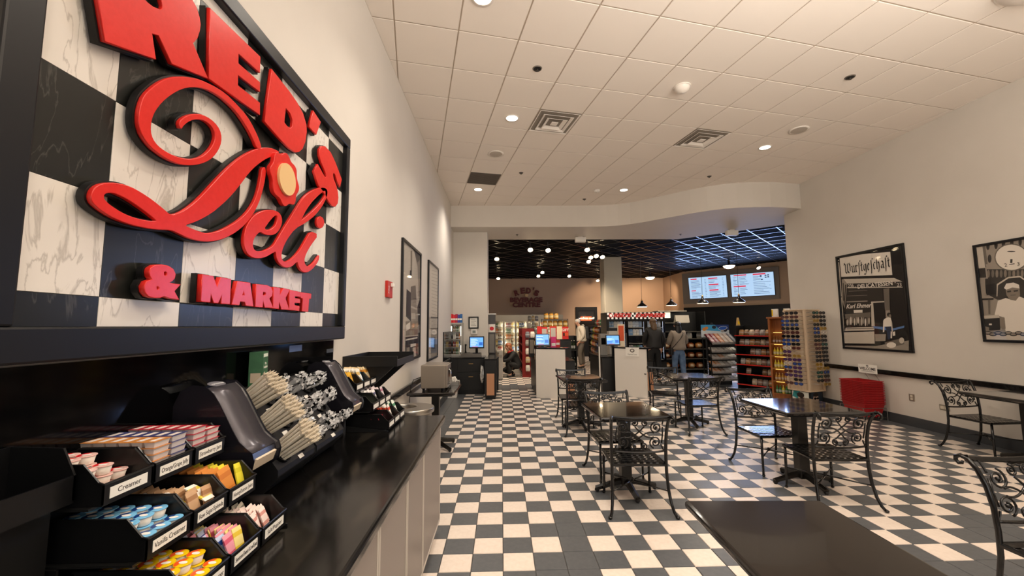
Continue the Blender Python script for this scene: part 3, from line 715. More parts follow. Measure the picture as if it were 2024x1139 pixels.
# ------------------------------------------------------------------ cutlery and straw holders
slope = Vector((.23, 0, -.31)).normalized(); nrm = Vector((.31, 0, .23)).normalized()
TOP = Vector((-1.13, 0, 1.267))
def holder(y0, y1, label):
    t = thing('cutlery_holder', label, 'holder', (-1.0, (y0 + y1) / 2, .859), 0, 'sloping cutlery holders'); l = L(t)
    pr = [(-1.155, .8595), (-1.155, 1.267), (-1.13, 1.267), (-.90, .957), (-.90, .93), (-.965, .8595)]; n = 6; m = MB()
    m.add([(x, y0, z) for x, z in pr] + [(x, y1, z) for x, z in pr], [tuple(range(n)), tuple(range(n, 2 * n))[::-1]] + [(i, (i + 1) % n, n + (i + 1) % n, n + i) for i in range(n)])
    m.build('stand', M('holder_black', '1C1C1E', .4), t, loc=l, bev=.004)
    for d in (.075, .2, .325):
        for yy in (y0 + .085, y1 - .085):
            c = TOP + slope * d; c.y = yy
            q = nrm.to_track_quat('Z', 'Y').to_matrix().to_4x4(); q.translation = c
            m = MB(); m.T = q
            m.lathe([(.047, -.004), (.05, .0), (.05, .012), (.045, .012), (.043, -.001), (.001, -.001)], 18, cap=False)
            m.build('cup', blk, t, loc=l, smooth=False)
        c = TOP + slope * (d + .06); c.y = (y0 + y1) / 2 + .03
        q = basis(c + nrm * .001, (0, 1, 0), -slope); m = MB(); m.T = q
        m.box(-.02, .02, -.009, .009, 0, .001); m.build('label_card', paper, t, loc=l)
holder(1.715, 2.045, 'black sloping holder full of paper straws')
holder(2.06, 2.40, 'black sloping holder full of wrapped cutlery')
# straws
strawm = M('straw_paper', 'F0E7D6', .75, noise=(40, .3, .7), col2='E2D5BE')
m = MB(); m.tube([(0, 0, 0), (0, 0, .127)], .0061, 6)
rr = [.009, .012, .010]
for k in range(5):
    a = k * 1.257; c_, s_ = math.cos(a), math.sin(a); q = R.uniform(.008, .016)
    m.add([(c_ * .004, s_ * .004, .124), (-s_ * .006 + c_ * .006, c_ * .006 + s_ * .006, .137), (c_ * q, s_ * q, .144 + R.uniform(0, .012)), (s_ * .006 + c_ * .004, -c_ * .006 + s_ * .004, .134)], [(0, 1, 2, 3)])
so_ = m.build('paper_straw', strawm); tag(so_, 'x', 'straw'); KIDS[so_.name] = []; straw = Series(so_)
for ri, d in enumerate((.075, .2, .325)):
    c = TOP + slope * d; c.y = 1.715 + .085
    q = nrm.to_track_quat('Z', 'Y').to_matrix().to_4x4()
    k = 0
    for a in range(-4, 5):
        for b in range(-4, 5):
            px, py = (a + (b % 2) * .5) * .0134, b * .0117
            if px * px + py * py > .0425 ** 2: continue
            mw_ = Matrix.Translation(c + nrm * (.006 + R.uniform(0, .012)) + q.to_3x3() @ Vector((px, py, 0))) @ q @ Matrix.Rotation(px * 2.6 + R.uniform(-.02, .02), 4, 'Y') @ Matrix.Rotation(-py * 2.6 + R.uniform(-.02, .02), 4, 'X')
            straw(None, None, 'paper straw in the %s bundle of the straw holder' % ('upper', 'middle', 'lower')[ri], '%s bundle of straws' % ('upper', 'middle', 'lower')[ri], mw=mw_)
# wrapped cutlery
film = M('clear_film', 'FFFFFF', .12, alpha=.55, spec=1)
def crumple(r, seed, n=14, mm=9, amp=.62):
    q = random.Random(seed); b = MB(); b.ball((0, 0, 0), r, n, mm)
    b.v = [v * (1 + q.uniform(-amp, amp)) for v in b.v]
    return b
protos = []
for s_ in range(3):
    t = thing('wrapped_cutlery', 'x', 'cutlery')
    MB().box(-.006, .006, -.0015, .0015, -.002, .075).box(-.001, .011, -.0035, -.0005, -.002, .07).build('handle', blk, t)
    b = crumple(.0185, s_); b.v = [Vector((v.x, v.y, v.z * 1.5 + .075)) for v in b.v]; b.m = [1 if random.Random(q_ * 7 + s_).random() < .22 else 0 for q_ in range(len(b.f))]; b.build('wrapper', [film, blk], t)
    b = MB(); b.tube([(0, 0, .0), (.001, 0, .03), (0, .001, .06)], [.008, .012, .017], 7, caps=False); b.build('wrapper_sleeve', film, t)
    protos.append(Series(t))
for ci, (yy, hl, hd) in enumerate(((2.045 - .085, 'straw', 'right'), (2.06 + .085, 'cutlery', 'left'), (2.40 - .085, 'cutlery', 'right'))):
    for ri, d in enumerate((.075, .2, .325)):
        c = TOP + slope * d; c.y = yy
        q = nrm.to_track_quat('Z', 'Y').to_matrix().to_4x4()
        for k in range(3):
            a = k * 2.09 + R.uniform(-.4, .4); off = Vector((math.cos(a) * .023, math.sin(a) * .023, .012))
            mw_ = Matrix.Translation(c + q.to_3x3() @ off) @ q @ Matrix.Rotation(R.uniform(-.35, .35), 4, 'X') @ Matrix.Rotation(R.uniform(-.2, .4), 4, 'Y') @ Matrix.Rotation(a, 4, 'Z')
            protos[(k + ri + ci) % 3](None, None, 'film-wrapped black cutlery, %s piece in the %s cup, %s column of the %s holder' % (ORDW[k], ('upper', 'middle', 'lower')[ri], hd, hl), 'cutlery in the %s %s cup of the %s holder' % (('upper', 'middle', 'lower')[ri], hd, hl), mw=mw_)
# toothpick box and its paper tray
t = thing('toothpick_box', 'green and white box of mint toothpicks on top of the straw holder', 'box', (-1.118, 1.93, 1.268), .3)
MB().box(-.028, .028, -.045, .045, 0, .152).build('carton', [M('box_green', '2F5B3C', .5, noise=(14, .4, .6), col2='3C6C48')], t)
MB().box(-.02, .02, -.0458, -.045, .015, .058).build('code_panel', M('carton_tan', 'B7A893', .6), t)
o = put('lettering', text_mesh('Mint\nToothpicks', .016, paper, .0005), t); o.matrix_local = basis((.0284, 0, .09), (0, 1, 0), (0, 0, 1))
MB().box(.028, .0285, -.04, .035, .128, .143).build('white_band', M('carton_pale', 'DDE6D6', .6), t)
t = MB().hexa([(-.02, -.03, 0), (.02, -.03, 0), (.02, .03, 0), (-.02, .03, 0)], [(-.022, -.042, .018), (.03, -.04, .012), (.03, .042, .014), (-.02, .04, .03)]).build('paper_wrap', M('kraft', 'B99B7C', .7), loc=(-1.06, 2.03, 1.251)); t.location = (-1.125, 2.03, 1.268)
tag(t, 'open kraft paper packet of toothpicks beside the green box', 'packet')
t = MB().box(XL + .02, XL + .0215, 2.28, 2.42, 1.395, 1.43).build('taped_note', M('blue_paper', '6F86B8', .6)); tag(t, 'pale blue slip stuck to the backsplash under the sign', 'note')
t = MB().box(XL + .02, XL + .0215, 2.76, 2.86, 1.36, 1.385).build('taped_note', M('grey_paper', '5A6068', .6)); tag(t, 'grey slip stuck to the far end of the backsplash', 'note')
# ------------------------------------------------------------------ cafe tables and chairs
topm = M('table_top', '15110F', .1, coat=.5, bump=(8, .02))
tcol = M('table_iron', '16130F', .3)
def table(w, d, label, loc, rz, arm=.285, arot=.03):
    t = thing('cafe_table', label, 'table', loc, rz, 'cafe tables')
    MB().box(-w / 2, w / 2, -d / 2, d / 2, .705, .74).build('table_top', topm, t, bev=.0165, seg=4)
    MB().box(-w / 2 + .04, w / 2 - .04, -d / 2 + .04, d / 2 - .04, .69, .705).build('sub_top', blkm, t)
    MB().box(-.048, .048, -.048, .048, .05, .69).build('column', tcol, t, bev=.006)
    for k in range(4):
        a = arot + k * math.pi / 2; c, s = math.cos(a), math.sin(a)
        m = MB(); m.tube([(c * .02, s * .02, .085), (c * .1, s * .1, .075), (c * .2, s * .2, .05), (c * arm, s * arm, .03)], [.034, .03, .026, .024], 6)
        f = m.build('foot', tcol, t, smooth=False)
        m = MB(); m.lathe([(.014, 0), (.014, .008), (.022, .012), (.02, .03)], 8, (c * (arm - .01), s * (arm - .01), 0)); m.build('glide', blkm, f)
    return t
table(.65, .70, 'dark glossy cafe table in the middle, nearer of the two in the left column', (1.15, 3.93, 0), .04)
table(.65, .74, 'dark glossy cafe table in front of the left white checkout panel', (1.2, 6.32, 0), .03)
table(.70, .74, 'dark glossy cafe table in front of the woman in jeans', (2.9, 6.4, 0), -.1)
table(.74, .72, 'dark glossy cafe table reflecting the blue menu screens, by the sunglasses tower', (2.9, 4.02, 0), 0)
table(.8, .66, 'dark glossy cafe table against the right wall at the frame edge', (5.68, 4.36, 0), 0)
table(.61, .66, 'dark brown table top nearest the camera at the bottom edge', (1.11, 1.565, 0), -.04)

def spiral(cx, cz, r0, r1, a0, turns, n=18):
    return [(cx + (r0 + (r1 - r0) * i / n) * math.cos(a0 + turns * 2 * math.pi * i / n), cz + (r0 + (r1 - r0) * i / n) * math.sin(a0 + turns * 2 * math.pi * i / n)) for i in range(n + 1)]
def chair_proto():
    t = thing('iron_chair', 'x', 'chair', (0, 0, 0), 0, 'black iron cafe chairs')
    for s in (-1, 1):
        p = [(s * .262, -.285, .014), (s * .248, -.268, .04), (s * .236, -.24, .1), (s * .227, -.215, .2), (s * .222, -.2, .33), (s * .222, -.198, .45), (s * .223, -.207, .57), (s * .226, -.228, .67), (s * .232, -.258, .745), (s * .239, -.292, .787), (s * .243, -.322, .797), (s * .245, -.345, .785), (s * .245, -.347, .765), (s * .244, -.333, .752), (s * .243, -.318, .757), (s * .243, -.314, .77)]
        m = MB(); m.tube(p, [.012, .012, .0125, .013, .0135, .0135, .0135, .0135, .013, .0125, .012, .011, .010, .009, .008, .006], 8)
        m.ball((s * .266, -.288, .013), (.018, .02, .013), 8, 5); m.build('rear_leg', iron, t, smooth=True)
        m = MB(); m.tube([(s * .205, .215, .385), (s * .207, .216, .2), (s * .207, .217, .06), (s * .209, .221, .014)], [.012, .012, .011, .012], 8)
        m.ball((s * .21, .223, .012), (.016, .016, .012), 8, 5); m.build('front_leg', iron, t, smooth=True)
    n = 10
    up, lo = [], []
    for i in range(n + 1):
        f = -1 + 2 * i / n
        up.append((f * .243, -.292 - .012 * (1 - f * f), .789 - .014 * (1 - f * f)))
        lo.append((f * .223, -.203 - .012 * (1 - f * f), .5 - .012 * (1 - f * f)))
    m = MB(); vs = []
    for (x, y, z) in up: vs += [(x, y + .005, z - .014), (x, y - .008, z - .012), (x, y - .012, z + .012), (x, y + .002, z + .016)]
    fs = []
    for i in range(n): fs += [(4 * i + k, 4 * i + (k + 1) % 4, 4 * i + 4 + (k + 1) % 4, 4 * i + 4 + k) for k in range(4)]
    fs += [(0, 1, 2, 3), (4 * n + 3, 4 * n + 2, 4 * n + 1, 4 * n)]
    m.add(vs, fs); m.build('top_rail', iron, t, bev=.005)
    m = MB(); m.tube(lo, .009, 6); m.build('lower_rail', iron, t, smooth=True)
    # scrollwork, in the leaning plane of the back
    zc = .625
    def yb(z): return -.2 - max(0, (z - .48)) ** 1.6 * .5 - .006
    def P(q):
        r = [(x * 1.14, min(.778, max(.502, zc + .008 + (z - zc) * 1.2))) for x, z in q]
        return [(x, yb(z), z) for x, z in r]
    m = MB(); rad = .0062
    for sx in (-1, 1):
        for sz in (-1, 1):
            big = spiral(sx * .118, zc + sz * .052, .012, .043, math.pi / 2 * sz * -1, 1.45 * sx * sz * -1, 22)
            m.tube(P(big), rad, 5); m.ball(P([(sx * .118, zc + sz * .052)])[0], .0125, 6, 4)
            # tail of the big scroll sweeping over the middle into the small scroll of the other side
            e = big[-1]
            sm = spiral(-sx * .036, zc - sz * .083, .024, .008, math.pi / 2 * (1 if sx * sz < 0 else 1), -1.2 * sx * -sz, 14)
            q = [(sx * .085, zc + sz * .022), (sx * .045, zc + sz * .012), (0, zc - sz * .022), (-sx * .03, zc - sz * .055), (-sx * .036, zc - sz * .06)]
            m.tube(P(smooth_poly([(sx * .118, zc + sz * .0095)] + q, 2, False)), rad, 5)
            m.tube(P(sm), rad, 5); m.ball(P([(-sx * .036, zc - sz * .083)])[0], .01, 6, 4)
            m.tube(P([(sx * .0, zc + sz * .107), (sx * .02, zc + sz * .102), (sx * .036, zc + sz * .107)]), rad, 5)
        m.tube(P(smooth_poly([(sx * .158, zc - .06), (sx * .165, zc - .085), (sx * .18, .515), (sx * .2, .498)], 2, False)), rad, 5)
        m.tube(P(smooth_poly([(sx * .158, zc + .06), (sx * .162, zc + .1), (sx * .175, .755), (sx * .175, .775)], 2, False)), rad, 5)
        m.tube(P([(sx * .162, zc - .055), (sx * .166, zc), (sx * .162, zc + .055)]), rad, 5)
    m.build('scroll_panel', iron, t, smooth=True)
    m = MB()
    for (a, b) in (((-.222, -.205), (.222, -.205)), ((.222, -.205), (.215, .225)), ((.215, .225), (-.215, .225)), ((-.215, .225), (-.222, -.205))):
        m.tube([(a[0], a[1], .387), (b[0], b[1], .387)], .0125, 6)
    m.build('seat_frame', iron, t)
    m = MB()
    for k in range(8):
        x = -.185 + k * .0528; m.box(x - .0155, x + .0155, -.2, .22, .391, .3945)
        y = -.165 + k * .0508; m.box(-.213, .213, y - .0155, y + .0155, .3955, .399)
    m.build('seat_lattice', iron, t, bev=.001, seg=1)
    m = MB()
    m.tube([(-.228, -.218, .185), (-.1, -.1, .19), (0, 0, .195)], .0065, 6); m.tube([(.228, -.218, .185), (.1, -.1, .19), (0, 0, .195)], .0065, 6)
    m.tube([(-.207, .216, .185), (0, 0, .195)], .0065, 6); m.tube([(.207, .216, .185), (0, 0, .195)], .0065, 6)
    m.build('stretcher', iron, t, smooth=True)
    m = MB(); m.lathe([(.01, -.012), (.017, -.004), (.012, .006), (.017, .014), (.008, .022)], 8, (0, 0, .195)); m.build('stretcher_knob', iron, t, smooth=True)
    return Series(t)
ch = chair_proto(); PI = math.pi
for (x, y, rz, lb) in [
    (1.13, 3.64, -.04, 'black iron chair with scroll back, backing the camera at the middle table'),
    (1.16, 4.31, PI + .02, 'black iron scroll chair on the far side of the middle table'),
    (1.15, 6.02, -.05, 'black iron scroll chair on the near side of the table by the left checkout'),
    (1.15, 6.66, PI - .04, 'black iron scroll chair beyond the table by the left checkout'),
    (2.82, 6.0, .05, 'black iron scroll chair on the near side of the table by the woman in jeans'),
    (2.73, 6.9, PI - .28, 'black iron scroll chair turned aside beyond the table by the woman in jeans'),
    (2.86, 3.68, -.06, 'black iron scroll chair backing the camera at the table reflecting the screens'),
    (2.84, 4.42, PI + .0, 'black iron scroll chair beyond the table reflecting the screens'),
    (5.72, 4.82, PI + .06, 'black iron scroll chair at the table against the right wall'),
    (2.78, 1.95, PI, 'black iron scroll chair cut by the right frame edge, nearest the camera')]:
    ch((x, y, 0), rz, lb)

# ------------------------------------------------------------------ framed pictures
def pane_mat():
    m = bpy.data.materials.new('pane_glass'); m.use_nodes = True; nt = m.node_tree; nt.nodes.clear()
    o = nt.nodes.new('ShaderNodeOutputMaterial'); mx = nt.nodes.new('ShaderNodeMixShader'); f = nt.nodes.new('ShaderNodeFresnel'); f.inputs[0].default_value = 1.45
    tr = nt.nodes.new('ShaderNodeBsdfTransparent'); gl = nt.nodes.new('ShaderNodeBsdfGlossy'); gl.inputs['Roughness'].default_value = .03
    
    ge = nt.nodes.new('ShaderNodeNewGeometry'); sb_ = nt.nodes.new('ShaderNodeMath'); sb_.operation = 'SUBTRACT'; sb_.inputs[0].default_value = 1
    mu = nt.nodes.new('ShaderNodeMath'); mu.operation = 'MULTIPLY'; nt.links.new(ge.outputs['Backfacing'], sb_.inputs[1])
    nt.links.new(f.outputs[0], mu.inputs[0]); nt.links.new(sb_.outputs[0], mu.inputs[1]); nt.links.new(mu.outputs[0], mx.inputs[0]); nt.links.new(tr.outputs[0], mx.inputs[1]); nt.links.new(gl.outputs[0], mx.inputs[2]); nt.links.new(mx.outputs[0], o.inputs[0])
    return m
pane = pane_mat()
GR = {k: M('print_' + k, v, .55) for k, v in dict(k='14110F', d='2E2924', m='6E665C', g='9A9083', l='C9BFB0', w='E6DDD0', n='2B3850', b='5C7FB4', s='84796B').items()}
GK = list(GR)
def picture(name, label, X, y0, y1, z0, z1, sgn, fw, base, polys, tr, texts=()):
    # sgn: which way the wall faces (+1 = left wall facing +X)
    t = thing(name, label, 'picture', (X, (y0 + y1) / 2, z0)); l = L(t)
    xf = X + sgn * .03; xp = X + sgn * .012
    a, b = sorted((X, xf))
    for (p, q, r_, s_) in ((y0, y1, z0, z0 + fw), (y0, y1, z1 - fw, z1), (y0, y0 + fw, z0 + fw, z1 - fw), (y1 - fw, y1, z0 + fw, z1 - fw)):
        MB().box(a, b, p, q, r_, s_).build('frame_bar', M('picture_frame', '101012', .3), t, loc=l, bev=.004)
    a, b = sorted((X, xp)); MB().box(a, b, y0 + fw, y1 - fw, z0 + fw, z1 - fw).build('print', GR[base], t, loc=l)
    m = MB(); n = 0
    for col, pts in polys:
        n += 1; x = xp + sgn * (.0004 + .00009 * n)
        w = []
        for (u, v) in pts:
            p = at(tr[1] + u / tr[0], tr[2] + v / tr[0], X=x)
            w.append((x, min(max(p.y, y0 + fw), y1 - fw), min(max(p.z, z0 + fw), z1 - fw)))
        m.k = GK.index(col); m.add(w, [tuple(range(len(w)))])
    if polys: m.build('print_shapes', [GR[k] for k in GK], t, loc=l)
    for (s, u, v, h, kw, col) in texts:
        x = xp + sgn * (.0008 + .00009 * (n + 2)); p = at(tr[1] + u / tr[0], tr[2] + v / tr[0], X=x)
        o = put('lettering', text_mesh(s, h, GR[col], .0004, **kw), t); o.matrix_local = Matrix.Translation(L(t)) @ basis((x, p.y, p.z), (0, sgn, 0), (0, 0, 1))
    xg = sorted((X + sgn * .0225, X + sgn * .024)); MB().box(xg[0], xg[1], y0 + fw, y1 - fw, z0 + fw, z1 - fw).build('pane', pane, t, loc=l)
    return t
def ell(cx, cy, rx, ry, n=20): return [(cx + rx * math.cos(2 * math.pi * i / n), cy + ry * math.sin(2 * math.pi * i / n)) for i in range(n)]
tr1 = (4.747, 1630, 470)
P1 = [('w', [(140, 192), (350, 155), (615, 133), (635, 350), (155, 368)]), ('l', [(105, 215), (135, 205), (185, 875), (162, 880)]), ('d', [(103, 222), (136, 216), (136, 230), (105, 236)]), ('d', [(132, 555), (166, 550), (167, 558), (133, 562)]),
      ('l', [(178, 388), (650, 378), (730, 412), (212, 432)]), ('d', [(212, 432), (730, 412), (732, 466), (216, 470)]), ('l', [(212, 464), (730, 460), (732, 468), (214, 474)]),
      ('g', [(160, 390), (178, 388), (212, 432), (188, 665), (165, 600)]), ('d', [(170, 420), (178, 430), (184, 600), (174, 590)]), ('d', [(192, 440), (204, 440), (186, 640), (180, 620)]),
      ('d', [(205, 480), (540, 470), (560, 830), (195, 845)]), ('m', [(225, 500), (400, 492), (400, 498), (225, 506)]), ('g', [(205, 598), (402, 590), (402, 600), (205, 608)]), ('m', [(210, 545), (400, 538), (400, 543), (210, 550)]),
      ('w', [(272, 680), (355, 677), (355, 703), (274, 706)]), ('m', [(190, 720), (430, 700), (430, 745), (195, 760)])]
for i, x in enumerate(range(212, 430, 17)):
    P1.append((('l', 'g', 'w', 's')[i % 4], ell(x, 795 - (i * 7) % 23, 7, 30 + (i * 5) % 14, 10)))
P1 += [('l', [(198, 845), (465, 838), (466, 868), (190, 876)]), ('m', [(205, 852), (460, 846), (460, 854), (205, 860)]), ('l', [(163, 888), (465, 880), (470, 995), (170, 990)]),
       ('l', [(435, 600), (560, 595), (562, 606), (455, 612), (470, 830), (440, 832)]), ('k', [(458, 615), (560, 608), (565, 800), (472, 800)]), ('m', [(550, 480), (605, 475), (612, 680), (565, 680)]), ('g', [(570, 682), (612, 680), (618, 745), (575, 760)]),
       ('b', [(455, 830), (560, 838), (650, 850), (748, 825), (745, 845), (640, 872), (560, 866), (460, 850)]), ('g', [(470, 905), (575, 905), (570, 970), (475, 972)]), ('g', [(168, 1012), (480, 1018), (570, 1000), (790, 965), (790, 1066), (170, 1034)]), ('m', [(560, 985), (735, 940), (748, 1000), (600, 1035)]), ('w', ell(625, 1008, 45, 27)), ('l', ell(722, 965, 24, 28)),
       ('n', [(566, 830), (628, 830), (622, 900), (612, 955), (592, 955), (582, 880)]), ('w', [(556, 765), (590, 748), (618, 748), (630, 790), (626, 832), (562, 836)]), ('w', [(550, 775), (562, 770), (560, 880), (546, 890)]), ('l', [(620, 780), (632, 790), (640, 880), (630, 885)]), ('d', ell(603, 722, 19, 19)), ('s', ell(612, 735, 12, 16)), ('w', [(620, 880), (632, 882), (632, 945), (618, 945)]), ('w', [(636, 885), (660, 880), (662, 918), (640, 922)])]
picture('framed_poster', 'tall black and white framed poster of a shopfront reading Wurstgeschäft', XR, 5.93, 7.18, 1.085, 2.74, -1, .035, 'k', P1, tr1,
        [('· DELICATESSEN ·', 465, 445, .095, dict(bold=.002), 'w'), ('236', 245, 452, .08, dict(), 'w'), ('23', 700, 443, .08, dict(), 'w'), ('Karl Ehmer', 312, 642, .105, dict(shear=.35, bold=.002), 'w')])
pst = bpy.data.objects['framed_poster']
# blackletter headline drawn with a broad nib
NIB = (.16, .12)
def nib(m, pts, sc, ox, oz, x):
    for (a, b) in zip(pts[:-1], pts[1:]):
        q = [(a[0], a[1]), (a[0] + NIB[0], a[1] + NIB[1]), (b[0] + NIB[0], b[1] + NIB[1]), (b[0], b[1])]
        m.add([(x, oz_y(ox + u * sc), oz + v * sc * 1.3) for u, v in q], [(0, 1, 2, 3)])
GL = {'W': (1.55, [[(0, 1.5), (.25, 1.25), (.25, .2), (.5, 0), (.7, .25), (.7, 1.4)], [(.7, .3), (1.0, 0), (1.25, .25), (1.25, 1.1), (1.05, 1.4), (1.3, 1.55)], [(-.1, 1.2), (.1, 1.45)]]),
      'u': (.78, [[(.02, .95), (.15, .8), (.15, .15), (.32, 0), (.55, .2)], [(.42, .95), (.55, .8), (.55, .12), (.68, 0)]]), 'r': (.62, [[(.02, .95), (.15, .8), (.15, .1), (.28, 0)], [(.15, .7), (.35, .95), (.48, .82)]]),
      'f': (.5, [[(.12, -.5), (.2, .1), (.2, 1.3), (.42, 1.5), (.55, 1.38)]]), 't': (.52, [[(.2, 1.25), (.2, .15), (.32, 0), (.45, .12)], [(.0, .85), (.42, .88)]]), 'g': (.78, [[(.5, .9), (.2, .8), (.12, .25), (.3, .0), (.52, .2), (.55, .95), (.58, -.2), (.4, -.5), (.1, -.42)]]),
      'e': (.66, [[(.14, .5), (.42, .65), (.4, .85), (.28, .95), (.12, .75), (.14, .15), (.3, 0), (.48, .12)]]), 'c': (.6, [[(.45, .85), (.28, .95), (.12, .75), (.14, .15), (.3, 0), (.45, .12)]]), 'h': (.8, [[(.14, 1.5), (.14, .1), (.25, 0)], [(.14, .7), (.4, .95), (.55, .75), (.55, .1), (.35, -.45)]]),
      'a': (.76, [[(.12, .85), (.3, .95), (.5, .8), (.5, .12), (.64, 0)], [(.5, .5), (.2, .45), (.12, .2), (.28, 0), (.5, .2)], [(.12, 1.25), (.2, 1.33)], [(.4, 1.25), (.48, 1.33)]])}
def oz_y(u): return 7.06 - u
m = MB(); ux = .035
for c_ in ['W', 'u', 'r', 'f', 't', 'g', 'e', 'f', 'c', 'h', 'a', 'f', 't']:
    w_, st_ = GL[c_]
    for s_ in st_: nib(m, s_, .094, ux, 2.40, XR - .0175)
    if c_ == 'f' and False: pass
    ux += w_ * .094
m.build('headline', GR['k'], pst, loc=L(pst))
tr2 = (4.556, 1900, 450)
P2 = [('l', [(120, 175), (190, 165), (215, 360), (140, 370)]), ('m', [(190, 160), (215, 160), (240, 350), (215, 360)]), ('d', [(145, 370), (215, 365), (225, 450), (155, 455)])]
for i, x in enumerate((240, 312, 380, 455, 530)): P2.append(('d', ell(x, 165 - i * 9, 16, 38, 12)))
P2 += [('d', ell(255, 280, 17, 38, 12)), ('g', [(220, 330), (310, 320), (320, 370), (230, 380)]), ('d', [(230, 375), (800, 375), (800, 460), (240, 460)])]
for i, x in enumerate(range(245, 780, 38)): P2.append((('s', 'm')[i % 2], ell(x, 415, 13, 36, 12)))
P2 += [('d', [(215, 460), (800, 455), (800, 640), (325, 650), (215, 590)]), ('k', [(205, 520), (310, 500), (325, 600), (230, 610)]), ('m', ell(452, 268, 154, 124, 28)), ('w', ell(452, 268, 143, 114, 28)), ('d', ell(450, 215, 38, 6)), ('d', [(442, 285), (462, 285), (460, 320), (440, 320)]), ('d', [(430, 330), (480, 322), (480, 330), (432, 336)]),
       ('l', [(320, 510), (420, 445), (530, 435), (620, 500), (630, 640), (618, 640), (608, 506), (528, 448), (424, 458), (330, 520), (325, 620), (318, 620)]), ('d', [(335, 525), (424, 465), (528, 455), (606, 508), (616, 640), (335, 640)]),
       ('g', [(160, 470), (215, 500), (225, 640), (170, 640)]), ('k', [(165, 640), (290, 635), (290, 650), (168, 655)]), ('m', [(240, 650), (260, 650), (262, 780), (245, 780)]), ('w', [(330, 660), (400, 635), (470, 655), (520, 620), (600, 650), (660, 780), (600, 800), (590, 960), (400, 940), (385, 810), (300, 785)]), ('s', [(345, 800), (390, 810), (400, 910), (370, 920), (345, 880)]),
       ('s', [(400, 560), (440, 530), (525, 545), (530, 610), (490, 660), (440, 650), (408, 610)]), ('w', [(385, 545), (405, 505), (470, 495), (520, 515), (525, 548), (460, 540), (405, 560)]), ('d', [(410, 572), (445, 565), (450, 580), (415, 585)]), ('d', [(470, 566), (510, 560), (512, 575), (474, 580)]), ('m', [(440, 605), (490, 600), (490, 612), (445, 615)]),
       ('k', [(190, 825), (345, 815), (350, 920), (230, 930), (195, 890)]), ('w', [(250, 865), (275, 865), (275, 880), (250, 880)]), ('l', [(185, 795), (340, 785), (345, 812), (190, 820)]), ('s', [(200, 890), (250, 900), (250, 940), (210, 940)]), ('l', [(205, 950), (820, 950), (820, 1030), (215, 1010)])]
for i, x in enumerate(range(240, 800, 46)): P2 += [('d', ell(x, 950 + (i % 2) * 12, 36, 17, 14)), ('g', ell(x, 948 + (i % 2) * 12, 26, 8, 14))]
picture('framed_poster', 'framed photo of a man in a white cap under a round dial', XR, 4.12, 5.035, 1.285, 2.52, -1, .032, 'g', P2, tr2, [('2', 400, 340, .06, dict(), 'd'), ('3', 515, 330, .06, dict(), 'd')])
tr3 = (4.218, 780, 460)
P3 = [('l', [(105, 80), (160, 130), (190, 300), (190, 450), (105, 480)]), ('m', [(150, 120), (222, 190), (222, 260), (195, 300), (165, 160)]), ('g', [(190, 250), (222, 230), (222, 500), (200, 560)]), ('s', [(133, 150), (147, 150), (145, 320), (133, 320)]), ('d', [(128, 315), (143, 315), (142, 360), (128, 360)]), ('l', [(132, 360), (145, 360), (143, 440), (135, 440)]),
      ('m', [(135, 450), (175, 440), (182, 560), (135, 565)]), ('d', [(100, 470), (135, 500), (135, 740), (95, 700)]), ('g', [(135, 565), (180, 565), (190, 740), (135, 750)]), ('l', [(135, 610), (185, 630), (185, 645), (135, 625)]), ('l', [(140, 670), (172, 670), (175, 720), (140, 720)]), ('d', [(190, 620), (222, 560), (222, 900), (195, 850)]),
      ('s', [(92, 740), (195, 740), (195, 850), (92, 860)]), ('w', [(95, 770), (130, 745), (130, 800), (95, 820)]), ('d', [(90, 870), (215, 860), (218, 1045), (88, 1060)]), ('w', [(92, 890), (190, 870), (190, 882), (92, 902)]), ('w', [(133, 930), (178, 922), (178, 945), (133, 955)]), ('g', [(100, 960), (125, 955), (125, 1050), (100, 1055)]), ('l', [(150, 960), (175, 955), (180, 1040), (150, 1045)]), ('m', [(185, 955), (212, 950), (212, 1030), (185, 1035)])]
picture('framed_poster', 'tall framed black and white poster of a city tower on the left wall', XL, 4.78, 5.88, 1.1, 2.585, 1, .035, 'l', P3, tr3)
P4 = [('l', [(305, 260), (362, 310), (362, 700), (303, 700)])]
for v in range(300, 690, 28): P4.append(('g', [(308, v + 10), (358, v + 26), (358, v + 32), (308, v + 16)]))
P4 += [('m', [(303, 700), (360, 705), (360, 720), (303, 715)]), ('g', [(303, 720), (360, 722), (360, 800), (303, 800)]), ('s', [(303, 800), (358, 800), (358, 880), (303, 885)]), ('w', ell(330, 830, 22, 22)), ('b', [(303, 890), (356, 885), (356, 930), (303, 935)]), ('n', [(303, 935), (356, 930), (356, 1000), (303, 1005)]), ('g', [(303, 1005), (356, 1000), (356, 1045), (303, 1060)])]
picture('framed_poster', 'tall framed pale poster of a building front, second on the left wall', XL, 6.5, 7.5, .98, 2.6, 1, .035, 'l', P4, tr3)
# fire alarm
t = thing('fire_alarm', 'small red fire alarm with strobe on the left wall', 'alarm', (XL, 4.24, 1.83)); l = L(t)
MB().box(XL, XL + .03, 4.15, 4.33, 1.83, 2.0).build('housing', M('alarm_red', 'B8281C', .4), t, loc=l, bev=.004)
MB().box(XL + .03, XL + .055, 4.25, 4.32, 1.945, 1.985).build('strobe', white, t, loc=l, bev=.004)
o = put('lettering', text_mesh('FIRE', .045, paper, .0005), t); o.matrix_local = Matrix.Translation(L(t)) @ basis((XL + .0305, 4.19, 1.91), (0, 0, 1), (0, -1, 0))
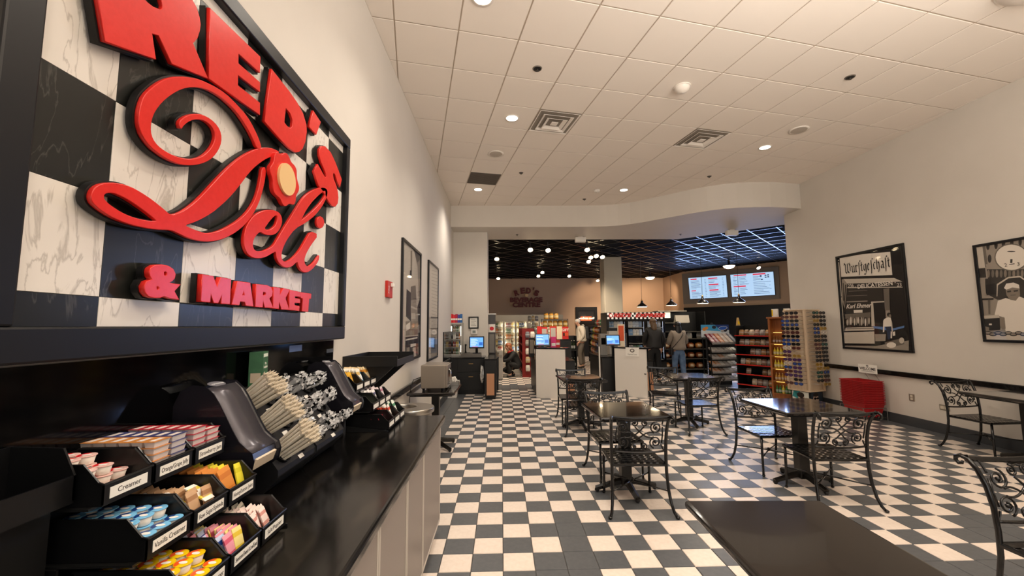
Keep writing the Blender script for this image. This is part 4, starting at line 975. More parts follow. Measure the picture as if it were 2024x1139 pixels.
# outlets
for (a, b, c, d, lb) in ((6.0, 6.08, .375, .475, 'upright steel double outlet low on the right wall'), (5.53, 5.66, .325, .4, 'sideways steel double outlet low on the right wall')):
    t = thing('wall_outlet', lb, 'outlet', (XR, (a + b) / 2, c)); l = L(t)
    MB().box(XR - .008, XR, a, b, c, d).build('plate', M('outlet_metal', '9A9284', .4, .6), t, loc=l, bev=.002)
    for k in (0, 1):
        if d - c > .09: q = (a + .022, b - .022, c + .012 + k * .042, c + .046 + k * .042)
        else: q = (a + .014 + k * .055, a + .062 + k * .055, c + .016, d - .016)
        MB().box(XR - .011, XR - .008, *q).build('socket', M('socket_ivory', 'D8CFBD', .5), t, loc=l, bev=.002)

# ------------------------------------------------------------------ stacked red baskets on a wire stand
t = thing('basket_stand', 'wire stand with a WELCOME card by the right wall', 'stand', (5.84, 6.62, 0)); l = L(t)
wire = M('wire', '8E8A84', .3, 1)
m = MB()
for z in (.05, .2): m.tube([(5.66, 6.4, z), (6.04, 6.4, z), (6.04, 6.84, z), (5.66, 6.84, z)], .004, 5, closed=True)
for (x, y) in ((5.66, 6.4), (6.04, 6.4), (6.04, 6.84), (5.66, 6.84)): m.tube([(x, y, 0), (x, y, .2)], .004, 5)
m.build('base_frame', wire, t, loc=l)
m = MB()
for y in (6.5, 6.68): m.tube([(6.04, y, .05), (6.05, y, .62), (5.97, y, .74)], .003, 5)
m.build('upright', wire, t, loc=l)
cd = MB().box(5.955, 5.958, 6.42, 6.76, .72, .86).build('card', paper, t, loc=l)
o = put('lettering', text_mesh('WELCOME', .06, GR['k'], .0005, bold=.0015), cd); o.matrix_local = basis((5.9545, 6.59, .79), (0, -1, 0), (0, 0, 1))
o = put('emblem', flat_mesh('emblem', [ell(0, 0, .02, .016), ell(0, 0, .01, .007)], .0005, GR['k']), cd); o.matrix_local = basis((5.9545, 6.59, .838), (0, -1, 0), (0, 0, 1))
m = MB(); m.box(5.954, 5.955, 6.5, 6.68, .755, .758).box(5.954, 5.955, 6.47, 6.71, .748, .751).build('rule', GR['k'], cd)
bk = thing('shopping_basket', 'x', 'basket', (5.84, 6.62, .055), 0, 'stacked red baskets')
bred = M('basket_red', 'A8171B', .45, noise=(50, .4, .6), col2='981418')
def frus(m, a, b, z0, a2, b2, z1):
    m.hexa([(-a, -b, z0), (a, -b, z0), (a, b, z0), (-a, b, z0)], [(-a2, -b2, z1), (a2, -b2, z1), (a2, b2, z1), (-a2, b2, z1)])
m = MB(); m.add([(-.13, -.17, 0), (.13, -.17, 0), (.13, .17, 0), (-.13, .17, 0), (-.165, -.215, .21), (.165, -.215, .21), (.165, .215, .21), (-.165, .215, .21), (-.1628, -.2128, .21), (.1628, -.2128, .21), (.1628, .2128, .21), (-.1628, .2128, .21), (-.1278, -.1678, .002), (.1278, -.1678, .002), (.1278, .1678, .002), (-.1278, .1678, .002)],
                [(0, 3, 2, 1), (12, 13, 14, 15)] + [(i, (i + 1) % 4, 4 + (i + 1) % 4, 4 + i) for i in range(4)] + [(4 + i, 4 + (i + 1) % 4, 8 + (i + 1) % 4, 8 + i) for i in range(4)] + [(8 + i, 8 + (i + 1) % 4, 12 + (i + 1) % 4, 12 + i) for i in range(4)])
m.build('basin', bred, bk)
m = MB(); m.tube([(-.172, -.222, .207), (.172, -.222, .207), (.172, .222, .207), (-.172, .222, .207)], .0065, 5, closed=True); m.build('rim', bred, bk)
bs = Series(bk)
for k in range(14): bs((5.855, 6.62, .055 + k * .0265), 0, 'red plastic shopping basket, %s from the bottom of the stack' % ORDW[k])

# ------------------------------------------------------------------ ceiling fittings
def fit(name, label, cat, x, y, group=None, z=HC): return thing(name, label, cat, (x, y, z), 0, group)
ringm = M('trim_white', 'F1E9DF', .4)
NAMES = ['round lit downlight nearest the left, beside the left square vent', 'round lit downlight over the far left corner by the soffit', 'round lit downlight at the middle of the soffit', 'round lit downlight on the right, beyond the right square vent']
for k, (x, y) in enumerate(DL):
    t = fit('ceiling_downlight', NAMES[k] if k < 4 else 'round lit downlight out of view above the camera', 'light', x, y, 'recessed downlights')
    m = MB(); m.lathe([(.078, -.001), (.098, -.004), (.1, 0.004)], 24, cap=False); m.build('trim_ring', ringm, t, smooth=True)
    m = MB(); m.lathe([(.078, .002), (.0, .0021)], 24, cap=False); m.build('lens', bulb, t)
for (x, y, lb) in ((.755, 5.47, 'left square stepped ceiling vent'), (3.08, 5.96, 'right square stepped ceiling vent')):
    i, j = cell_of(x, y); q = cpt(i + .5, j + .5)
    t = thing('ceiling_vent', lb, 'vent', (q[0], q[1], HC), th, 'square ceiling vents'); h = CS / 2 - .012
    m = MB()
    for (a, z0, b, z1) in ((h, .004, h - .05, .012), ):
        m.hexa([(-a, -a, z0), (a, -a, z0), (a, a, z0), (-a, a, z0)], [(-a, -a, .03), (a, -a, .03), (a, a, .03), (-a, a, .03)])
    m.build('back_plate', M('vent_dark', '8C8378', .7), t)
    for k, (a, z) in enumerate(((h, -.002), (h - .07, -.012), (h - .14, -.022))):
        m = MB(); b = a - .045
        vs = [(-a, -a, z), (a, -a, z), (a, a, z), (-a, a, z), (-b, -b, z - .0 + .026), (b, -b, z + .026), (b, b, z + .026), (-b, b, z + .026)]
        m.add(vs, [(i_, (i_ + 1) % 4, 4 + (i_ + 1) % 4, 4 + i_) for i_ in range(4)])
        o = m.build('vent_ring', ringm, t); so_ = o.modifiers.new('t', 'SOLIDIFY'); so_.thickness = .004
    m = MB().box(-h + .24, h - .24, -h + .24, h - .24, -.018, -.012); m.build('centre_plate', ringm, t)
q = cpt(GRILL[0] + .5, GRILL[1] + .5)
t = thing('ceiling_grille', 'dark slotted return grille near the left end of the soffit', 'vent', (q[0], q[1], HC), th); h = CS / 2 - .012
MB().box(-h, h, -h, h, .01, .014).build('back_plate', M('grille_back', '2A2521', .8), t)
for k in range(16):
    y = -h + .015 + k * (2 * h - .03) / 15; MB().box(-h, h, y - .006, y + .006, 0, .01).build('slat', M('grille_slat', '6A6056', .5), t)
for k, (x, y, lb) in enumerate(((.411, 4.271, 'dark round sprinkler cup above the left vent'), (4.052, 4.378, 'dark round sprinkler cup on the right of the ceiling'), (.379, 7.362, 'small dark sprinkler head near the slotted grille'), (4.015, 7.523, 'small dark sprinkler head before the soffit curve'), (1.884, 8.942, 'small dark sprinkler head close to the soffit'))):
    t = fit('sprinkler', lb, 'sprinkler', x, y, 'ceiling sprinklers'); big = k < 2; r = .042 if big else .03
    m = MB(); m.lathe([(r, -.002), (r + .006, -.005), (r + .012, .004)], 16, cap=False); m.build('escutcheon', M('escutcheon', '6E665C', .4), t)
    m = MB(); m.lathe([(r, -.001), (.0, -.0005)], 16, cap=False); m.build('recess', blkm, t)
    m = MB(); m.lathe([(.008, -.001), (.008, -.02), (.018, -.022), (.018, -.025)], 10); m.build('deflector', dsteel, t)
for (x, y, lb) in ((-.08, 6.515, 'round pale ceiling speaker left of the vents'), (4.387, 5.648, 'round grey ceiling speaker beside the right downlight')):
    t = fit('ceiling_speaker', lb, 'speaker', x, y, 'ceiling speakers')
    m = MB(); m.lathe([(.13, .002), (.135, -.006), (.105, -.008)], 24, cap=False); m.build('rim', ringm, t, smooth=True)
    m = MB(); m.lathe([(.105, -.008), (.06, -.012), (0, -.014)], 24, cap=False); m.build('grille', M('speaker_grey', 'BDB3A6', .6), t)
t = fit('ceiling_dome', 'white half-dome fitting between the two square vents', 'fitting', 2.179, 4.593)
m = MB(); m.lathe([(.1, .002), (.1, -.008), (.092, -.012)], 20, cap=False); m.build('rim', ringm, t)
m = MB(); m.lathe([(.09, -.01), (.075, -.045), (.04, -.068), (0, -.075)], 20, cap=False); m.build('dome', ringm, t, smooth=True)
t = fit('smoke_detector', 'small white smoke detector near the middle downlight', 'detector', 2.026, 8.322)
m = MB(); m.lathe([(.065, .002), (.065, -.02), (.045, -.045)], 16); m.build('body', white, t); MB().lathe([(.02, -.045), (.015, -.052)], 10).build('sensor', ringm, t)
t = fit('ceiling_dome', 'large white dome cut by the top right corner of the frame', 'fitting', 4.55, 2.95)
m = MB(); m.lathe([(.34, .002), (.33, -.03), (.25, -.09), (.12, -.12), (0, -.125)], 28, cap=False); m.build('dome', ringm, t, smooth=True)
MB().lathe([(.35, .003), (.35, -.012), (.33, -.014)], 28, cap=False).build('rim', ringm, t)
# ================================================================== beyond the counter, left wall
def ext(x0, x1, y0, y1, Y):
    a, b = at(x0, y1, Y=Y), at(x1, y0, Y=Y); return a.x, b.x, a.z, b.z
woodblk = blkm
t = thing('wall_shelf', 'black tray-return shelf on the left wall over the steel bin', 'shelf', (XL, 3.38, .98)); l = L(t)
m = MB().box(XL, -.776, 3.09, 3.66, 1.235, 1.247).box(XL, -.776, 3.09, 3.1, 1.247, 1.312).box(XL, -.776, 3.65, 3.66, 1.247, 1.312).box(XL, XL + .01, 3.1, 3.65, 1.247, 1.312).box(-.786, -.776, 3.1, 3.65, 1.247, 1.285)
m.build('tray', blkm, t, loc=l)
for y in (3.14, 3.6):
    m = MB(); pr = [(XL, 1.234), (-.81, 1.234), (-1.08, .99), (XL, .99)]
    m.add([(x, y, z) for x, z in pr] + [(x, y + .02, z) for x, z in pr], [(0, 1, 2, 3), (7, 6, 5, 4), (0, 4, 5, 1), (1, 5, 6, 2), (2, 6, 7, 3), (3, 7, 4, 0)]); m.build('bracket', blkm, t, loc=l)
t = thing('waste_bin', 'round steel waste bin with an open lid past the counter end', 'bin', (-.8, 3.66, 0))
m = MB(); m.lathe([(.17, 0), (.18, .01), (.185, .78), (.18, .785)], 32); m.build('drum', steel, t, smooth=False)
o = put('lid', flat_mesh('lid', [ell(0, 0, .2, .2, 40), ell(-.05, .03, .105, .105, 32)], .03, steel, .006), t, loc=(0, 0, .812))
m = MB(); m.lathe([(.106, -.06), (.106, .016), (.118, .02), (.118, .012)], 28, (-.05, .03, 0), cap=False); m.build('opening_ring', blk, o, smooth=True)
m = MB(); m.lathe([(.104, -.06), (0, -.061)], 24, (-.05, .03, 0), cap=False); m.build('opening_floor', blk, o)
tb = table(.58, .8, 'dark pedestal table holding the microwave by the left wall', (-.85, 5.38, 0), 0, .3, .8)
t = thing('microwave', 'stainless steel microwave oven on the dark pedestal table', 'microwave', (-.85, 5.37, .741)); l = L(t)
brushed = M('brushed_steel', 'A69C90', .36, .85, bump=(90, .05), map3=(1, 1, 14))
MB().box(-1.0, -.70, 5.14, 5.6, .768, 1.052).build('body', brushed, t, loc=l, bev=.008)
for x in (-.97, -.74):
    for y in (5.18, 5.55): m = MB(); m.lathe([(.015, .741), (.018, .768)], 8, (x, y, 0)); m.build('foot', blk, t, loc=l)
d = MB().box(-.70, -.672, 5.145, 5.47, .775, 1.048).build('door', brushed, t, loc=l, bev=.004)
MB().box(-.672, -.670, 5.2, 5.44, .82, 1.0).build('window', blk, d)
m = MB(); m.tube([(-.672, 5.165, .82), (-.635, 5.165, .83), (-.635, 5.165, .99), (-.672, 5.165, 1.0)], .007, 6); m.build('handle', chrome, d, smooth=True)
MB().box(-.70, -.674, 5.475, 5.595, .775, 1.048).build('control_panel', blk, t, loc=l)
m = MB(); m.tube([(-1.0, 5.3, .9), (-1.12, 5.28, .86), (-1.155, 5.25, .7), (-1.15, 5.2, .4)], .005, 5); m.build('power_cord', blk, t, loc=l, smooth=True)
x0, x1, z0, z1 = ext(893, 908, 757, 768, 5.65)
p = at(893, 787, Z=0)
t = thing('waste_basket', 'small white waste basket with a liner on the floor by the left wall', 'bin', (p.x, p.y + .12, 0))
m = MB(); frus(m, .1, .1, 0, .13, .13, .34); m.build('basket', white, t)
m = MB(); m.tube([(-.135, -.135, .335), (.135, -.135, .335), (.135, .135, .335), (-.135, .135, .335)], .012, 5, closed=True); m.build('liner_rim', paper, t)
b = crumple(.07, 3, 10, 7, .3); b.v = [v + Vector((.02, 0, .36)) for v in b.v]; b.build('liner', paper, t)
t = thing('paper_tray', 'small steel tray with folded papers behind the microwave', 'tray', (-.63, 5.62, .741))
MB().box(-.06, .06, -.06, .06, 0, .006).box(-.06, -.054, -.06, .06, .006, .05).box(.054, .06, -.06, .06, .006, .05).box(-.06, .06, .054, .06, .006, .05).box(-.06, .06, -.06, -.054, .006, .05).build('tray', steel, t)
for k in range(3): MB().box(-.04 + k * .02, -.035 + k * .02, -.04, .04, .007, .08 + k * .015).build('folded_paper', paper, t)

# ================================================================== register counter by the pier
def cab(name, label, cat, x0, x1, y0, y1, z1, mat=blkm, top=blk):
    t = thing(name, label, cat, ((x0 + x1) / 2, (y0 + y1) / 2, 0)); l = L(t)
    MB().box(x0, x1, y0, y1, .06, z1 - .03).build('body', mat, t, loc=l)
    MB().box(x0 + .02, x1 - .02, y0 + .03, y1, 0, .06).build('plinth', blkm, t, loc=l)
    MB().box(x0 - .01, x1 + .01, y0 - .015, y1, z1 - .03, z1).build('top', top, t, loc=l, bev=.006)
    return t, l
rc, l = cab('register_counter', 'black register counter with a drawer in front of the cream pier', 'counter', XL + .005, -.385, 9.42, 9.975, .825)
for (a, b, c, d) in ((-1.0, -.40, .5, .78), (-1.0, -.40, .1, .49)):
    dr = MB().box(a, b, 9.40, 9.42, c, d).build('drawer', blkm, rc, loc=l, bev=.003)
    q = (a + b) / 2
    MB().box(q - .05, q + .05, 9.385, 9.4, d - .1, d - .09).build('handle', M('brass', 'C9A165', .35, .8), dr)
MB().box(-.93, -.48, 9.44, 9.86, .826, .905).build('till_drawer', dsteel, None)
o = bpy.data.objects['till_drawer']; tag(o, 'grey cash drawer under the register screen by the pier', 'cash drawer')
ec, l = cab('end_cabinet', 'black end cabinet with a tan front panel beside the walkway', 'cabinet', -.36, -.118, 8.74, 9.39, .84)
x0, x1, z0, z1 = ext(962, 977, 739, 782, 8.72)
MB().box(x0, x1, 8.722, 8.74, z0, z1).build('front_panel', M('tan_laminate', 'C08A66', .5), ec, loc=l, bev=.003)['label'] = 'tan panel'
b = crumple(.09, 11, 12, 8, .3); b.v = [Vector((v.x * .4 - .43, v.y + 8.95, v.z * 1.9 + .5)) for v in b.v]
o = b.build('plastic_bag', M('bag_white', 'E6E4E0', .35), None); tag(o, 'crumpled white plastic bag hanging on the black end cabinet', 'bag')
gp_ = MB().box(XL, XL + .02, 8.3, 9.96, .83, 1.42).build('trim_5', M('black_glass', '060607', .06)); struct(gp_, 'glossy black panel on the left wall by the small cooler')

bot_cols = ['6B4A1E', '2E5A2E', 'D9D2B8', '8C2A22', 'C9A53A', '3A5C8C', 'E6E0D2', '4A3320', 'B7662A']
def bottle(col, r=.03, h=.22, cap='C9C2B0'):
    m = MB(); m.lathe([(r, 0), (r, h * .58), (r * .42, h * .78), (r * .36, h * .95)], 8); k = len(m.f)
    m.k = 1; m.lathe([(r * .42, h * .95), (r * .42, h)], 8); m.k = 2
    m.lathe([(r * 1.03, h * .15), (r * 1.03, h * .45)], 8, cap=False)
    me = m.mesh('bottle', [M('bottle_' + col, col, .12, spec=.7), M('cap_' + cap, cap, .4), M('label_' + col, tuple(min(1, c * .5 + .35) for c in lin(col)[:3]), .5)])
    return me
BM = [bottle(c, cap=('E6E0D2', 'B8281C', 'C9A53A')[i % 3]) for i, c in enumerate(bot_cols)]
def place(me, name, loc, label, cat, group, sc=1, rz=0):
    o = bpy.data.objects.new(name, me); COL.objects.link(o); o.location = loc; o.scale = (sc, sc, sc) if not isinstance(sc, tuple) else sc; o.rotation_euler = (0, 0, rz)
    return tag(o, label, cat, group)
ORD = ['top', 'second', 'third', 'fourth', 'fifth', 'sixth', 'seventh']
def glass_cooler(name, label, x0, x1, y0, y1, z0, z1, nsh, frame, lit, doors=1, head=0, nb=5, blabel='', cm=None, bsc=1):
    t = thing(name, label, 'cooler', ((x0 + x1) / 2, (y0 + y1) / 2, z0)); l = L(t); w = .03
    m = MB().box(x0, x1, y1 - w, y1, z0, z1).box(x0, x0 + w, y0 + .03, y1 - w, z0, z1).box(x1 - w, x1, y0 + .03, y1 - w, z0, z1).box(x0 + w, x1 - w, y0 + .03, y1 - w, z0, z0 + w * 2).box(x0 + w, x1 - w, y0 + .03, y1 - w, z1 - w - head, z1)
    m.build('case', frame, t, loc=l)
    zi0, zi1 = z0 + w * 2, z1 - w - head
    dw = (x1 - x0) / doors
    for d in range(doors):
        a, b = x0 + d * dw, x0 + (d + 1) * dw; f = .028 if doors == 1 else .035
        dm = MB()
        for q in ((a, a + f, zi0 - .03, zi1 + .03), (b - f, b, zi0 - .03, zi1 + .03), (a + f, b - f, zi0 - .03, zi0 + .01), (a + f, b - f, zi1 - .01, zi1 + .03)):
            dm.box(q[0], q[1], y0, y0 + .03, q[2], q[3])
        dr = dm.build('door', frame, t, loc=l)
        MB().box(a + f, b - f, y0 + .012, y0 + .018, zi0 + .01, zi1 - .01).build('pane', pane, dr)
        MB().box(b - f - .012, b - f + .006, y0 - .03, y0 - .015, zi0 + .3 * (zi1 - zi0), zi0 + .6 * (zi1 - zi0)).build('handle', steel, dr)
    for k in range(nsh):
        z = zi0 + (zi1 - zi0) * k / nsh
        if k: MB().box(x0 + w, x1 - w, y0 + .06, y1 - w, z - .012, z).build('shelf', M('shelf_grey', 'A8A59C', .4, .4), t, loc=l)
        if nb:
            hh = (zi1 - zi0) / nsh * .8
            for d in range(doors):
                a, b = x0 + d * dw + .06, x0 + (d + 1) * dw - .06
                for i in range(nb):
                    x = a + (b - a) * (i + .5) / nb
                    s = hh / .22; sx = min(s, (b - a) / nb / .064)
                    place(BM[(cm(d, k, i) if cm else (k * 3 + i // 2 + d)) % len(BM)], 'bottle', (x, y0 + .13, z + .001), ORDW[i] + ' ' + blabel % (ORD[nsh - 1 - k] if not doors > 1 else ORD[nsh - 1 - k] + ' shelf, door ' + ('one', 'two', 'three', 'four', 'five', 'six')[d] + ' from the left,'), 'bottle', name + ' bottles, shelf %d door %d' % (k + 1, d + 1), (sx, sx, s))
    if lit:
        for d in range(doors):
            for xx in ((x0 + d * dw + .016, x0 + (d + 1) * dw - .016) if doors > 1 else (x0 + .036, x1 - .036)):
                MB().box(xx - .006, xx + .006, y0 + .04, y0 + .055, zi0 + .05, zi1 - .05).build('light_tube', lit, t, loc=l)
    return t
tubew = M('cooler_tube', 'FFFFFF', .5, emit=26, ecol='FFF2CF')
tubec = M('cooler_tube_cool', 'FFFFFF', .5, emit=3.5, ecol='DDE8FF')
x0, x1, z0, z1 = ext(889, 914, 638, 707, 9.6)
glass_cooler('small_cooler', 'small silver glass-door cooler on the register counter', x0, x1, 9.55, 9.9, .826, z1, 4, M('cooler_silver', 'B7B3AA', .35, .5), M('cooler_tube_dim', 'FFFFFF', .5, emit=4, ecol='FFF6E4'), nb=5, blabel='small bottle from the left, %s shelf of the countertop cooler')
xs = [x0 + .01 + k * (x1 - x0 - .02) / 5 for k in range(6)]
for k, c in enumerate(('D9202B', 'E0303C', 'B82A4C', '4A4AA0', '2C66A8')):
    t = thing('carton', '%s carton in the row on top of the small cooler' % ('bright red', 'second red', 'crimson', 'violet', 'blue')[k], 'carton', ((xs[k] + xs[k + 1]) / 2, 9.7, z1 + .001), 0, 'cartons on the small cooler')
    w_ = (xs[k + 1] - xs[k]) / 2 - .003; MB().box(-w_, w_, -.07, .07, 0, .2 - .012 * (k % 2)).build('carton_body', M('carton_' + c, c, .5), t); MB().box(-w_, w_, -.071, -.07, .06, .1).build('stripe', paper, t)
def screen(name, label, x0, x1, z0, z1, Y, kind, tilt=0, stand=None, rz=0):
    w, h = (x1 - x0), (z1 - z0)
    t = thing(name, label, 'screen', ((x0 + x1) / 2, Y, stand if stand is not None else z0), rz, 'register screens')
    dz = z0 - (stand if stand is not None else z0)
    b = MB().box(-w / 2, w / 2, 0, .03, 0, h).build('bezel', blk, t, bev=.004); b.location = (0, 0, dz); b.rotation_euler = (-tilt, 0, 0)
    e = w * .07
    s = MB().box(-w / 2 + e, w / 2 - e, -.002, 0, e * 1.3, h - e).build('display', M('screen_blue', '6FB2F2', .2, emit=1.0, ecol='5C9BEA'), b)
    m = MB(); q = random.Random(kind)
    for k in range(7):
        zz = h * .2 + k * h * .09; ww = q.uniform(.2, .34) * w; m.k = q.choice((0, 0, 1)); m.box(-w * .4, -w * .4 + ww * 1.5, -.0026, -.002, zz, zz + h * .05)
    m.k = 1; m.box(w * .16, w * .4, -.0026, -.002, h * .25, h * .5); m.k = 2; m.box(-w * .3, w * .1, -.0026, -.002, h * .12, h * .15)
    m.build('display_shapes', [M('screen_pale', 'B9DCFA', .2, emit=.9, ecol='B5D8FA'), M('screen_deep', '2E6CC8', .2, emit=.7, ecol='2E6CC8'), M('screen_red', 'D86A80', .2, emit=.7, ecol='E06A80')], s)
    if dz > .01: MB().box(-.03, .03, .03, .06, 0, dz + h * .4).box(-.09, .09, -.04, .11, 0, .012).build('stand', blk, t)
    return t
x0, x1, z0, z1 = ext(927, 957, 665, 689, 9.62)
screen('register_screen', 'blue register screen on the black counter by the pier', x0, x1, z0, z1, 9.62, 1, .1, .906)
x0, x1, z0, z1 = ext(920, 929, 665, 692, 9.7)
t = thing('desk_phone', 'black desk phone with upright handset left of the pier register screen', 'phone', ((x0 + x1) / 2 - .06, 9.7, .906 - .08)); t.location.z = .826
t.location.x = -1.0 + .1
m = MB(); m.hexa([(-.07, -.07, 0), (.07, -.07, 0), (.07, .07, 0), (-.07, .07, 0)], [(-.07, -.06, .03), (.07, -.06, .03), (.07, .07, .08), (-.07, .07, .08)]); m.build('base', blkm, t)
m = MB(); m.tube([(-.03, .03, .06), (-.04, .02, .12), (-.04, .02, .22), (-.03, .0, .27)], [.024, .016, .016, .026], 7); m.build('handset', blkm, t, smooth=True)
t.location = (-.83, 9.9, .826)
# on the pier
x0, x1, z0, z1 = ext(926, 946, 626, 650, 9.96)
t = thing('framed_certificate', 'black framed certificate on the cream pier', 'certificate', ((x0 + x1) / 2, 9.975, z0)); l = L(t)
for q in ((x0, x1, z0, z0 + .03), (x0, x1, z1 - .03, z1), (x0, x0 + .03, z0 + .03, z1 - .03), (x1 - .03, x1, z0 + .03, z1 - .03)): MB().box(q[0], q[1], 9.95, 9.978, q[2], q[3]).build('frame_bar', blkm, t, loc=l)
MB().box(x0 + .03, x1 - .03, 9.965, 9.978, z0 + .03, z1 - .03).build('certificate_sheet', paper, t, loc=l)
m = MB()
for k in range(5): m.box(x0 + .06, x1 - .06 - .02 * (k % 3), 9.963, 9.965, z0 + .07 + k * .035, z0 + .078 + k * .035)
m.build('printed_lines', GR['m'], t, loc=l)
x0, x1, z0, z1 = ext(931, 943, 651, 661, 9.96)
t = thing('thermostat', 'small white thermostat under the certificate on the pier', 'thermostat', ((x0 + x1) / 2, 9.975, z0)); l = L(t)
MB().box(x0, x1, 9.95, 9.978, z0, z1).build('case', white, t, loc=l, bev=.006); MB().box(x0 + .035, x1 - .035, 9.948, 9.95, z0 + .03, z1 - .03).build('display', M('lcd', '8A9088', .3), t, loc=l)
# machine with the red emblem behind the pier
pc_, l = cab('prep_counter', 'black prep counter running back behind the pier edge', 'counter', -.325, -.08, 9.6, 11.22, .82)
x0, x1, z0, z1 = ext(965, 979, 622, 700, 10.6)
t = thing('drink_machine', 'tall grey drink machine with a white panel and red emblem beside the pier', 'machine', ((x0 + x1) / 2, 10.9, .822)); l = L(t)
MB().box(x0, x1, 10.62, 11.2, .822, z1).build('body', M('machine_grey', '4A4848', .35), t, loc=l, bev=.01)
za, zb = at(970, 657, Y=10.6).z, at(970, 641, Y=10.6).z
o = MB().box(x0 + .005, x1 - .005, 10.6, 10.62, za, zb).build('front_panel', white, t, loc=l); o['label'] = 'white panel'
m = flat_mesh('emblem', [ell(0, 0, .055, .05, 18)], .002, M('emblem_red', 'D3202A', .4)); e = put('emblem', m, o); e.matrix_local = basis(((x0 + x1) / 2, 10.599, (za + zb) / 2 - .01), (1, 0, 0), (0, 0, 1))
MB().box(x0 + .03, x1 - .03, 10.6, 10.62, .86, za - .05).build('dispense_bay', dsteel, t, loc=l)
MB().box(x0, x1 + .02, 10.6, 10.9, z1, z1 + .03).build('cap', steel, t, loc=l)
p0, p1 = at(982, 751, Z=0), at(994, 751, Z=0)
t = thing('service_bin', 'slim light grey upright bin beside the crouching shopper', 'bin', ((p0.x + p1.x) / 2, p0.y + .1, 0)); w_ = (p1.x - p0.x) / 2
MB().box(-w_, w_, -.1, .1, .02, .83).build('body', M('bin_grey', 'A7A29B', .4), t, bev=.01); MB().box(-w_ + .01, w_ - .01, -.09, .09, 0, .02).build('foot', blkm, t); MB().box(-w_ + .02, w_ - .02, -.105, -.1, .62, .7).build('label_plate', M('plate_grey', '8A857E', .5), t)

# ================================================================== checkout stands
offw = M('panel_white', 'E4DED5', .5)
def stand_panel(label, a, b, z1, mat=offw, th_=.04):
    d = (Vector((b[0] - a[0], b[1] - a[1], 0))); w = d.length; rz = math.atan2(d.y, d.x)
    t = thing('checkout_stand', label, 'checkout', ((a[0] + b[0]) / 2, (a[1] + b[1]) / 2, 0), rz, 'white checkout panels')
    MB().box(-w / 2, w / 2, 0, th_, 0.0, z1).build('panel', mat, t, bev=.003)
    MB().box(-w / 2 - .005, w / 2 + .02, -.005, .35, z1, z1 + .03).build('top_ledge', blk, t, bev=.005)
    return t, w
k1a, k1b = at(1060, 786, Z=0), at(1118, 790, Z=0)
k1, w1 = stand_panel('white front panel of the left checkout with a blue screen above', (k1a.x, k1a.y), (k1b.x, k1b.y), 1.03)
k2a, k2b = at(1217, 781, Z=0), at(1280, 789, Z=0)
k2, w2 = stand_panel('white front panel of the right checkout with a paper notice', (k2a.x, k2a.y), (k2b.x, k2b.y), 1.02)
MB().box(w2 / 2 - .05, w2 / 2 - .01, -.012, 0, .5, .515).build('latch', blk, k2)
sgp = MB().box(-w2 * .12, w2 * .3, -.012, -.006, .86, 1.05).build('notice', paper, k2); sgp['label'] = 'white paper notice'
e = put('emblem', flat_mesh('emblem', [ell(0, 0, .055, .04, 18), ell(0, 0, .03, .02, 14)], .0008, GR['m']), sgp); e.matrix_local = basis((w2 * .09, -.0126, .985), (1, 0, 0), (0, 0, 1))
e = put('lettering', text_mesh('Express Lane', .04, GR['m'], .0006), sgp); e.matrix_local = basis((w2 * .09, -.0126, .905), (1, 0, 0), (0, 0, 1))
tanl = M('tan_laminate', 'C08A66', .5)
c1, l = cab('checkout_counter', 'black counter behind the left white checkout panel', 'counter', .735, 1.36, 9.0, 10.4, .8)
c2, l = cab('checkout_wing', 'black wing with a tan front right of the left checkout', 'counter', 1.39, 1.62, 9.1, 10.4, .76)
MB().box(1.41, 1.6, 9.085, 9.1, .1, .36).build('front_panel', tanl, c2, loc=l)['label'] = 'tan panel'
c3, l = cab('checkout_counter', 'black cabinet left of the right white checkout panel', 'counter', 2.28, 2.72, 9.32, 10.6, .82)
c4, l = cab('checkout_wing', 'black wing with a tan front right of the right checkout', 'counter', 3.1, 3.32, 9.0, 9.9, .76)
MB().box(3.11, 3.31, 8.985, 9.0, .1, .5).build('front_panel', tanl, c4, loc=l)['label'] = 'tan panel'
t = thing('side_screen', 'thin white post with a clear screen left of the right checkout', 'screen', (2.21, 9.3, 0)); l = L(t)
MB().box(2.2, 2.225, 9.28, 9.31, 0, 1.05).build('post', offw, t, loc=l)
MB().box(2.21, 2.214, 9.31, 10.5, .825, 1.05).build('pane', pane, t, loc=l)
x0, x1, z0, z1 = ext(1058, 1086.5, 660.5, 685, 8.98); screen('register_screen', 'blue register screen above the left white checkout panel', x0, x1, z0 + .01, z1 + .01, 8.98, 2, .12, 1.061)
x0, x1, z0, z1 = ext(1201, 1228, 664, 686, 9.2); screen('register_screen', 'blue register screen beside the right white checkout panel', x0 - .02, x1 - .02, z0 + .03, z1 + .03, 9.24, 3, .25, .823, -.1)
# small things on the checkouts
def bx(name, label, cat, px, Y, d, mat, zb=None, group=None, extra=None):
    x0, x1, z0, z1 = ext(*px, Y); z0 = zb if zb is not None else z0
    t = thing(name, label, cat, ((x0 + x1) / 2, Y + d / 2, z0), 0, group)
    MB().box(-(x1 - x0) / 2, (x1 - x0) / 2, -d / 2, d / 2, 0, z1 - z0).build('body', mat, t, bev=.003)
    if extra: MB().box(-(x1 - x0) * .38, (x1 - x0) * .38, -d / 2 - .002, -d / 2, (z1 - z0) * extra[1], (z1 - z0) * extra[2]).build('label_area', extra[0], t)
    return t
pink, rd2 = M('pink_card', 'E0357E', .5), M('red_card', 'C4231F', .5)
bx('leaflet_holder', 'pink leaflet holder right of the left register screen', 'holder', (1089, 1099, 666, 685), 9.05, .1, pink, 1.061, None, (paper, .1, .4))
bx('card_box', 'red card box beside the pink leaflet holder', 'box', (1098, 1107, 672, 685), 9.12, .08, rd2, 1.061, None, (paper, .3, .6))
